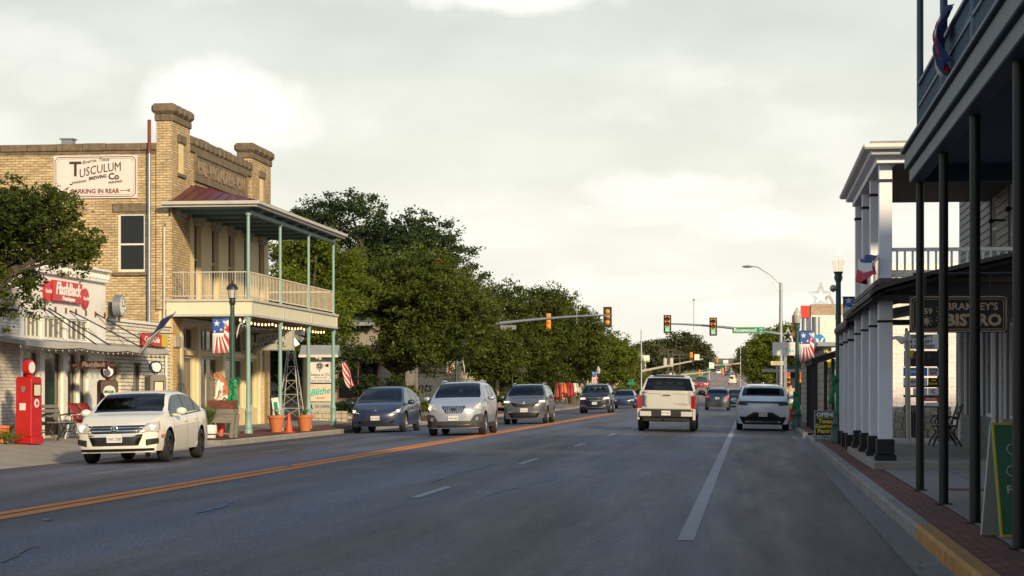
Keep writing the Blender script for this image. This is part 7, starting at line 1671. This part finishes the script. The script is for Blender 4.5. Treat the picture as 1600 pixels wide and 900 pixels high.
# utility poles with wires
for i, (px, D, top, lab) in enumerate(((1044, 250, 545, 'utility pole with twin crossarms and transformers above the pickup'), (1051, 262, 550, 'slim utility pole just right of the transformer pole'), (1062, 300, 553, 'utility pole with crossarm farther back'))):
    x, y = xyD(px, D); z0 = hill(y); H = zz(top, D)-z0; t = T('utility_pole', lab, 'pole', (x, y, z0)); MB().lathe([(.17, 0), (.12, H), (0, H)], (0, 0, 0), 8).build('pole', 'bark', t)
    if i != 1: 
        for q in (0, .5): MB().box(-.9 if i else -1.1, .9 if i else 1.1, -.06, .06, H-.2-q, H-.08-q).build('crossarm', 'bark', t)
    if i == 0:
        for s_ in (-.38, .38): MB().lathe([(.24, H-2.2), (.24, H-1.2), (.1, H-1.1)], (s_, 0, 0), 10).build('transformer', 'trim_grey', t)
for i, (a_, b_, lab) in enumerate((((1044, 546, 250), (1180, 560, 330), 'power line running right from the transformer pole'), ((1062, 556, 300), (1200, 566, 280), 'lower power line across the hill road'), ((1044, 548, 250), (960, 566, 200), 'power line running left behind the trees'))):
    A_ = Vector((*xyD(a_[0], a_[2]), zz(a_[1], a_[2]))); B_ = Vector((*xyD(b_[0], b_[2]), zz(b_[1], b_[2]))); pts = [A_.lerp(B_, k/10)-Vector((0, 0, 2.5*(k/10)*(1-k/10))) for k in range(11)]
    tag(MB().tube(pts, .03, 4).build('power_line', 'black_metal'), lab, 'cable')
x, y = xyD(1002, 216)
# pedestrian near the hydrant
r = T('person', 'pedestrian in white shirt and dark trousers standing past the hydrant', 'person', (*xyD(1235-1, 118), .14), R(100))
x, y = xyD(1230, 122); r.location = (x+.2, y, .14)
v = [(0, 0, .95), (0, 0, 1.15), (0, 0, 1.38), (0, 0, 1.50), (0, 0, 1.60), (.01, 0, 1.70), (0, .19, 1.38), (.02, .24, 1.10), (.08, .24, .88), (0, -.19, 1.38), (.02, -.24, 1.10), (.10, -.22, .88), (0, .10, .90), (.03, .11, .50), (-.02, .11, .08), (.10, .12, .03), (0, -.10, .90), (-.02, -.11, .50), (-.06, -.11, .08), (.06, -.12, .03)]
e_ = [(0, 1), (1, 2), (2, 3), (3, 4), (4, 5), (2, 6), (6, 7), (7, 8), (2, 9), (9, 10), (10, 11), (0, 12), (12, 13), (13, 14), (14, 15), (0, 16), (16, 17), (17, 18), (18, 19)]
skin_mesh('body', v, e_, [.13, .12, .12, .055, .085, .09, .065, .05, .035, .065, .05, .035, .09, .065, .045, .04, .09, .065, .045, .04], 'skin', r)
skin_mesh('shirt', [v[0], v[1], v[2], v[6], (.01, .22, 1.22), v[9], (.01, -.22, 1.22)], [(0, 1), (1, 2), (2, 3), (3, 4), (2, 5), (5, 6)], [.155, .14, .15, .085, .065, .085, .065], 'cloth_light', r)
skin_mesh('trousers', [v[0], v[12], v[13], v[14], v[16], v[17], v[18]], [(0, 1), (1, 2), (2, 3), (0, 4), (4, 5), (5, 6)], [.15, .11, .085, .07, .11, .085, .07], 'cloth_dark', r)
MB().ball((-.012, 0, 1.69), (.10, .095, .10), 10, 7).build('hair', 'hair', r)
# ================================================================ BACKGROUND BUILDINGS
def shop(name, label, y0, y1, h, m, X=-18.2, awn=None, cornice='stone_trim', depth=14, nw=3, side=1):
    z0 = hill((y0+y1)/2); g = T(name, label, 'building'); s_ = 1 if X < 0 else -1; hs = []; wd = (y1-y0)/nw
    for k in range(nw): hs.append((y0+wd*k+.5, y0+wd*(k+1)-.5, z0+.8, z0+2.9)); 
    if h > 5.5: hs += [(y0+wd*k+wd/2-.5, y0+wd*k+wd/2+.5, z0+4.1, z0+h-.9) for k in range(nw)]
    mb = MB(); wall(mb, 'x', X-(.3 if s_ > 0 else 0), .3, y0, y1, z0-1, z0+h, hs); xa, xb = sorted((X-s_*.3, X-s_*depth)); mb.box(xa, xb, y0, y0+.3, z0-1, z0+h).box(xa, xb, y1-.3, y1, z0-1, z0+h).build('walls', m, g)
    for h_ in hs: window(g, 'x', X, *h_, frame='storefront_frame', fw=.08, sign=s_, rows=1)
    xa, xb = sorted((X+s_*.12, X-s_*depth)); MB().box(xa, xb, y0-.1, y1+.1, z0+h, z0+h+.3).build('cornice', cornice, g)
    if awn:
        mb = MB(); mb.prism([(X, z0+3.7), (X+s_*2.0, z0+2.9), (X+s_*2.0, z0+2.75), (X, z0+3.55)], 'y', y0+.3, y1-.3); mb.build('awning', awn, g)
        for k in range(3): yy = y0+.4+(y1-y0-.8)*k/2; MB().tube([(X+s_*1.9, yy, z0), (X+s_*1.9, yy, z0+2.8)], .05, 6).build('awning_post', 'black_metal', g)
    return g
shop('brick_shop', 'brick shop with red goods hanging under its porch, behind the trees', 140, 152, 5.2, 'rust_brick', awn='canopy_brown')
shop('teal_awning_shop', 'cream shop with a teal awning behind the near-black SUV', 153, 164, 4.6, 'cream_wall', awn='sign_teal')
shop('cream_shop', 'sunlit cream two-storey shop beyond the teal awning', 165, 182, 6.2, 'cream_wall', awn='sign_cream')
shop('limestone_shop', 'limestone shop farther along the left side', 184, 204, 5.5, 'limestone', awn='sign_white')
shop('cream_shop', 'sunlit cream building at the end of the left row', 300, 330, 5.6, 'cream_wall', X=-17, nw=4)
shop('yellow_house', 'yellowish low building beyond the left trees', 212, 240, 4.2, 'yellow_paint', X=-19, awn='sign_green')
shop('tan_shop', 'tan shop on the right past the trees', 195, 225, 4.5, 'grey_wall', X=8.5, awn='canopy_brown')
shop('white_shop', 'white low building up the hill on the right', 300, 340, 4.5, 'white_paint', X=11, nw=4)
shop('tan_shop', 'tan roadside building near the crest on the left', 520, 560, 5, 'grey_wall', X=-22, nw=4); shop('white_shop', 'pale building near the crest on the right', 600, 660, 5, 'white_paint', X=10, nw=4)
# clothes on the rack under the brick shop porch
g_ = 'garments hung outside the brick shop'
for i, (px, m) in enumerate(((872, 'chair_red'), (880, 'terracotta'), (886, 'chair_red'), (892, 'flag_red'), (877, 'sign_teal'), (899, 'flag_white'))):
    x, y = xyD(px, 142+i*1.1); t = T('garment', ['long red dress on the rack', 'orange shawl on the rack', 'crimson dress on the rack', 'second bright red dress nearer the kerb', 'teal skirt on the rack', 'white blouse at the rack end'][i]+' outside the brick shop', 'clothing', (x, y, .75), 0, g_)
    hh_ = [.1, .5, .2, .35, .6, .55][i]; MB().grid(lambda u, v: ((u-.5)*(.34+.22*v)*(1 if v > .12 else .6), .06*math.sin(u*14+i)+.03*math.sin(v*5), 1.22-v*(1.22-hh_)), 10, 6).build('cloth', m, t, solid=.02); MB().tube([(0, 0, 1.25), (0, 0, 1.4)], .01, 4).build('hanger', 'black_metal', t)
x, y = xyD(540, 90)
tag(MB().box(-.35, .35, -.05, .05, .2, .8).box(-.04, .04, -.04, .04, -2.0, .2).build('yard_sign', 'street_green', loc=(*xyD(985, 205), zz(600, 205)-.3)), 'green yard sign by the far left pavement', 'sign')

for i, (px, py, D, w, h, m, lab) in enumerate(((1134, 566, 640, 8, 7, 'sign_white', 'white pole sign left of the crest'), (1143, 571, 700, 6, 5, 'hydrant_red', 'red pole sign at the crest'), (1150, 576, 620, 7, 6, 'sign_yellow', 'yellow pole sign right of the crest'), (1108, 576, 560, 6, 5, 'sign_teal', 'teal pole sign on the left verge of the hill road'), (1097, 571, 600, 7, 6, 'cone_orange', 'orange pole sign on the left verge'), (1008, 560, 260, 14, 10, 'sign_white', 'white pole sign behind the pale mast arm pole'))):
    x, y = xyD(px, D); z0 = hill(y)-.2; zc = zz(py, D); t = T('pole_sign', lab, 'sign', (x, y, z0)); k = D/3200
    MB().box(-w*k/2, w*k/2, -.15, .15, zc-z0-h*k/2, zc-z0+h*k/2).build('panel', m, t); MB().tube([(0, 0, 0), (0, 0, zc-z0-h*k/2)], .14, 6).build('pole', 'trim_grey', t)
for i, (X_, y0, w, d, h, m, lab) in enumerate(((-24, 420, 9, 14, 4.5, 'cream_wall', 'cream flat-roofed store on the left of the hill road'), (-26, 470, 10, 16, 4, 'rust_brick', 'brown roadside store up the hill on the left'), (-30, 640, 12, 20, 5, 'white_paint', 'white store near the crest on the left'), (16, 430, 9, 18, 4.2, 'cream_wall', 'cream store up the hill on the right'))):
    z0 = hill(y0); g = T('roadside_store', lab, 'building', (X_, y0, z0)); MB().box(-w/2, w/2, 0, d, -.5, h).build('walls', m, g); MB().box(-w/2-.3, w/2+.3, -.3, d+.3, h, h+.35).build('roof', 'galv', g)
    for q in (-.28, .05, .32): MB().box(q*w-.8, q*w+.8, -.05, 0, .9, 2.8).build('window', 'window_glass', g)
# ================================================================ TREES
def leaves(name, blobs, n, size, m, parent, seed, clump=.5, per=46, shell=.55):
    n = int(n*1.9); size *= .72; clump *= .60
    rg = np.random.default_rng(seed); B = np.array(blobs, float); vol = B[:, 3]*B[:, 4]*B[:, 5]; nc = max(1, n//per)
    idx = rg.choice(len(B), nc, p=vol/vol.sum()); d = rg.normal(size=(nc, 3)); d /= np.linalg.norm(d, axis=1)[:, None]
    rad = shell+(1-shell)*rg.random(nc)**.6; rad[rg.random(nc) < .25] *= rg.uniform(.3, .9)
    C = B[idx, :3]+d*rad[:, None]*B[idx, 3:6]*(1+.16*rg.normal(size=(nc, 1)))
    cs = clump*(.6+.8*rg.random(nc)); P = np.repeat(C, per, 0)+rg.normal(size=(nc*per, 3))*np.repeat(cs, per)[:, None]*np.array([.55, .55, .34])
    N_ = len(P); a = rg.normal(size=(N_, 3)); a[:, 2] *= .6; a /= np.linalg.norm(a, axis=1)[:, None]; b = rg.normal(size=(N_, 3)); b -= a*(a*b).sum(1)[:, None]; b /= np.linalg.norm(b, axis=1)[:, None]
    s = size*(.6+.8*rg.random(N_))[:, None]
    V = np.stack([P-a*s, P+b*s*.45, P+a*s, P-b*s*.45], 1).reshape(-1, 3)
    me = bpy.data.meshes.new(name); me.vertices.add(N_*4); me.vertices.foreach_set('co', V.ravel().astype(np.float32))
    me.loops.add(N_*4); me.loops.foreach_set('vertex_index', np.arange(N_*4, dtype=np.int32)); me.polygons.add(N_); me.polygons.foreach_set('loop_start', np.arange(0, N_*4, 4, dtype=np.int32))
    me.update(calc_edges=True); me.materials.append(MATS[m]); o = bpy.data.objects.new(name, me); COL.objects.link(o); o.parent = parent; return o
def tree(name, label, loc, blobs, n, size, m='oak_leaf', th=3.0, tr=.22, seed=1, lean=(0, 0), clump=.5, group=None, bend=.3):
    t = T(name, label, 'tree', loc, 0, group); rr = random.Random(seed); mb = MB()
    top = Vector((lean[0], lean[1], th)); mb.tube([(0, 0, -.2), (lean[0]*.2, lean[1]*.2, th*.3), (lean[0]*.6, lean[1]*.6, th*.7), top], [tr*1.35, tr, tr*.85, tr*.8], 10)
    for b in blobs:
        c = Vector(b[:3]); mid = top.lerp(c, .5)+Vector((rr.uniform(-.3, .3), rr.uniform(-.3, .3), rr.uniform(-.1, .4)))*bend*2
        mb.tube([top-Vector((0, 0, th*.12)), mid, c], [tr*.5, tr*.3, tr*.12], 6)
        for k in range(3):
            d = Vector((rr.gauss(0, 1), rr.gauss(0, 1), rr.gauss(.2, .7))).normalized(); e_ = c+Vector((d.x*b[3], d.y*b[4], d.z*b[5]))*.75; mb.tube([mid.lerp(c, .6), (mid.lerp(c, .6)+e_)/2, e_], [tr*.18, tr*.12, tr*.04], 5)
    mb.build('trunk', 'bark', t); leaves('crown', blobs, n, size, m, t, seed, clump); return t
def rblobs(seed, c, r, n, br):
    rr = random.Random(seed); out = []
    for k in range(n):
        d = Vector((rr.gauss(0, 1), rr.gauss(0, 1), rr.gauss(0, 1))).normalized()*rr.random()**.4
        b = br*rr.uniform(.7, 1.25); out.append((c[0]+d.x*(r[0]-b*.6), c[1]+d.y*(r[1]-b*.6), c[2]+d.z*(r[2]-b*.5), b, b, b*.78))
    return out
def at(px, D): x, y = xyD(px, D); return x, y
# near left oak overhanging the shop
x, y = at(-110, 43.5); k = 43.5/3200
pts = [(20, 330, 95, 50), (80, 365, 70, 40), (-40, 370, 80, 70), (60, 320, 60, 30), (110, 395, 45, 30), (8, 405, 58, 42), (-30, 440, 70, 50), (30, 445, 38, 26), (10, 480, 40, 30), (-20, 310, 60, 35), (130, 375, 28, 22)]
rr = random.Random(5); bl = [((px+110)*k, rr.uniform(-.9, .9), zz(py, 43.5)-.25, rx_*k, rx_*k*.9, rz_*k) for px, py, rx_, rz_ in pts]
tree('oak_tree', 'small live oak leaning in at the left edge over the shop front', (x, y, .2), bl, 21000, .062, 'oak_leaf', 3.0, .2, 3, clump=.24)
# tree A: oak in front of grey house
D = 100; x, y = at(622, D); k = D/3200
pts = [(640, 450, 80, 50), (575, 470, 60, 55), (700, 480, 65, 50), (740, 520, 38, 40), (610, 520, 80, 50), (680, 540, 70, 42), (545, 530, 40, 45), (560, 430, 45, 40), (660, 415, 50, 30), (720, 450, 40, 35), (590, 553, 46, 16), (668, 556, 48, 15)]
bl = [((px-622)*k, rr.uniform(-2, 2), zz(py, D)-.2, rx_*k, rx_*k, rz_*k) for px, py, rx_, rz_ in pts]
tree('oak_tree', 'broad spreading oak with thick trunk behind the dark blue crossover', (x, y, .2), bl, 42000, .125, 'oak_leaf', 2.4, .42, 11, clump=.55)
# tree B: tall dark behind
D = 124; x, y = at(610, D); k = D/3200
pts = [(560, 345, 60, 38), (630, 365, 60, 38), (500, 345, 50, 28), (690, 395, 45, 40), (600, 400, 80, 50), (650, 420, 70, 50), (720, 430, 38, 45), (520, 400, 60, 45), (470, 340, 30, 22), (700, 370, 25, 22), (560, 470, 100, 60), (680, 480, 80, 60)]
bl = [((px-610)*k, rr.uniform(-2.5, 2.5), zz(py, D)-.2, rx_*k, rx_*k, rz_*k) for px, py, rx_, rz_ in pts]
tree('oak_tree', 'tallest dark oak rising behind the balcony', (x, y, .2), bl, 40000, .15, 'dark_leaf', 4.5, .5, 12, clump=.62)
MBr = T('red_balloons', 'cluster of red balloons caught in the dark oak', 'balloon', (*xyD(686, 117), zz(411, 117)))
for q in range(5): MB().ball((.18*math.cos(q*1.3), .1*math.sin(q*2), .16*math.sin(q*1.3)), (.13, .13, .15), 10, 7).build('balloon', 'hydrant_red', MBr)
# tree C: light green behind the porch
D = 89; x, y = at(480, D); k = D/3200
pts = [(470, 400, 55, 35), (450, 450, 50, 40), (510, 420, 45, 40), (500, 470, 55, 45), (540, 450, 35, 30), (440, 500, 40, 35), (480, 520, 60, 30), (500, 375, 28, 20), (520, 500, 40, 30)]
bl = [((px-480)*k, rr.uniform(-1.5, 1.5), zz(py, D)-.2, rx_*k, rx_*k, rz_*k) for px, py, rx_, rz_ in pts]
tree('pecan_tree', 'bright green tree seen through the balcony posts', (x, y, .2), bl, 26000, .115, 'bright_leaf', 3.0, .25, 13, clump=.5)
# tree between, dark understory behind windmill
D = 95; x, y = at(440, D); k = D/3200
bl = [((px-440)*k, rr.uniform(-1, 1), zz(py, D)-.2, rx_*k, rx_*k, rz_*k) for px, py, rx_, rz_ in ((440, 560, 60, 40), (400, 540, 60, 50), (480, 590, 50, 30), (520, 560, 50, 25))]
tree('cedar_tree', 'dark low tree behind the windmill tower', (x, y, .2), bl, 13000, .12, 'dark_leaf', 1.5, .2, 14, clump=.5)
# row D..F on the left pavement
row = [(800, 152, [(790, 480, 50, 38), (840, 490, 50, 40), (770, 530, 45, 45), (820, 545, 60, 40), (870, 530, 40, 35), (860, 470, 30, 22), (790, 580, 60, 22), (850, 580, 45, 22)], 'oak_leaf', 30000, .15, 'wide oak over the street left of the slim orange signal'),
       (895, 178, [(880, 495, 40, 32), (905, 520, 40, 35), (870, 540, 45, 40), (925, 545, 32, 32), (890, 575, 50, 24), (850, 470, 25, 18)], 'oak_leaf', 24000, .17, 'oak under the traffic light with the black backplate'),
       (955, 205, [(950, 545, 34, 28), (970, 560, 26, 24), (935, 570, 34, 26), (960, 590, 28, 16), (945, 525, 18, 12)], 'bright_leaf', 15000, .18, 'sunlit lighter tree at the end of the left tree row')]
for i, (px0, D, pts, m, n, sz, lab) in enumerate(row):
    x, y = at(px0, D); k = D/3200; z0 = hill(y)+.1; bl = [((px-px0)*k, rr.uniform(-2.5, 2.5), zz(py, D)-z0, rx_*k, rx_*k, rz_*k) for px, py, rx_, rz_ in pts]
    tree('street_tree', lab, (x, y, z0), bl, n, sz, m, 2.6, .3, 20+i, clump=.7)
D = 113; x, y = at(765, D); k = D/3200
bl = [((px-765)*k, rr.uniform(-1.5, 1.5), zz(py, D)-.2, rx_*k, rx_*k, rz_*k) for px, py, rx_, rz_ in ((752, 495, 28, 26), (786, 550, 34, 26), (738, 530, 30, 30), (772, 570, 40, 22), (740, 470, 24, 20))]
tree('oak_tree', 'oak between the broad oak and the slim orange signal, behind the grey SUV', (x, y, .2), bl, 20000, .13, 'oak_leaf', 2.2, .28, 31, clump=.55)
# far trees on the hill
far_t = [(1060, 430, [(1045, 543, 19, 14), (1077, 542, 20, 13), (1034, 537, 9, 6), (1086, 530, 8, 5), (1056, 527, 8, 5), (1104, 556, 9, 6), (1022, 545, 8, 6), (1090, 552, 20, 16), (1030, 555, 26, 18), (1060, 560, 34, 18), (1098, 566, 14, 10), (1069, 527, 10, 7)], 'far_leaf', 22000, .42, 'big rounded dark tree on the hill above the pickup'),
         (1012, 400, [(1012, 548, 18, 12), (1000, 558, 20, 16), (1025, 562, 22, 16), (1010, 575, 26, 14)], 'far_leaf', 12000, .40, 'dark tree on the hill left of the rounded one'),
         (990, 235, [(990, 575, 15, 20), (1000, 592, 14, 14), (985, 600, 12, 12)], 'yellow_leaf', 5000, .22, 'small yellowish tree before the cream building'),
         (1205, 235, [(1200, 540, 30, 24), (1225, 530, 26, 22), (1180, 555, 22, 22), (1215, 565, 34, 24), (1190, 585, 26, 16), (1238, 560, 18, 26), (1226, 515, 14, 10)], 'bright_leaf', 22000, .20, 'bright green tree over the right pavement beyond the crossing'),
         (1245, 215, [(1240, 545, 20, 26), (1250, 575, 22, 24), (1236, 590, 22, 16)], 'oak_leaf', 12000, .19, 'dark tree between the right corner pole and the brick building'),
         (1172, 420, [(1168, 556, 14, 12), (1180, 560, 14, 14), (1165, 572, 14, 12)], 'far_leaf', 8000, .38, 'distant dark tree right of the hill gap'),
         (1150, 520, [(1156, 572, 8, 7), (1165, 575, 10, 8)], 'far_leaf', 3000, .4, 'small distant tree by the crest on the right')]
for i, (px0, D, pts, m, n, sz, lab) in enumerate(far_t):
    x, y = at(px0, D); k = D/3200; z0 = hill(y)-.3; bl = [((px-px0)*k, rr.uniform(-3, 3), zz(py, D)-z0, rx_*k, rx_*k, rz_*k) for px, py, rx_, rz_ in pts]
    tree('street_tree' if D < 300 else 'hill_tree', lab, (x, y, z0), bl, n, sz, m, 3, .35, 40+i, clump=.8 if D < 300 else 1.6)
# wooded mass either side beyond the row: one sheet of crowns nobody could count
bl = []
for k_ in range(120):
    s_ = rr.choice([-1, 1]); D = rr.uniform(330, 900); X_ = -(30+rr.random()*170) if s_ < 0 else (22+rr.random()*160); r_ = rr.uniform(4, 7); bl.append((X_, D, hill(D)+rr.uniform(1, 4), r_, r_, r_*.8))
tag(leaves('woodland', bl, 60000, .55, 'far_leaf', None, 77, clump=2.2), kind='stuff')
bl = []
for k_ in range(160):
    D = rr.uniform(950, 2300); X_ = rr.uniform(-420, 300); bl.append((X_, D, zter(X_, D)+1, 7, 7, 3.5))
tag(leaves('scrubland', bl, 30000, .9, 'far_leaf', None, 78, clump=3), kind='stuff')
# shrubs
def shrub(label, px, D, w, h, m, n, sz, z=None):
    x, y = at(px, D); z0 = (zl(x, y) if x < 0 else .14+hill(y)) if z is None else z; t = T('shrub', label, 'shrub', (x, y, z0)); r2_ = random.Random(px)
    b_ = [((r2_.random()-.5)*w, (r2_.random()-.5)*w*.6, h*r2_.uniform(.35, .7), w*.28, w*.28, h*.34) for _ in range(5)]; leaves('foliage', b_, n, sz, m, t, px, clump=.22, per=30); MB().tube([(0, 0, 0), (0, 0, h*.5)], .04, 6).build('stem', 'bark', t)
shrub('feathery shrub left of the thick oak trunk', 580, 96, 2.2, 1.9, 'dark_leaf', 3500, .09); shrub('tall green grasses right of the thick oak trunk', 655, 100, 2.0, 1.2, 'bright_leaf', 3500, .08); shrub('grey green shrub at the foot of the thick oak trunk', 632, 97, 1.0, 2.2, 'oak_leaf', 2500, .08)
shrub('low hedge behind the tenant sign', 530, 88, 2.6, .9, 'dark_leaf', 3500, .07); shrub('round yellow green bush by the far left pavement', 980, 200, 2.0, 1.8, 'yellow_leaf', 1500, .14); shrub('second yellow green bush close to the pickup', 990, 206, 1.6, 1.5, 'yellow_leaf', 1200, .14)
shrub('dark hedge under the oak row behind the grey SUV', 790, 140, 4, 1.8, 'dark_leaf', 4000, .13); shrub('small weeds by the shop corner at far left', 8, 46.2, .5, .35, 'bright_leaf', 300, .04, z=.24); shrub('bushy planting left of the grey SUV', 760, 131, 3.4, 1.5, 'oak_leaf', 3500, .12); shrub('dark planting under the second street tree', 835, 160, 4.5, 1.8, 'dark_leaf', 3500, .14)
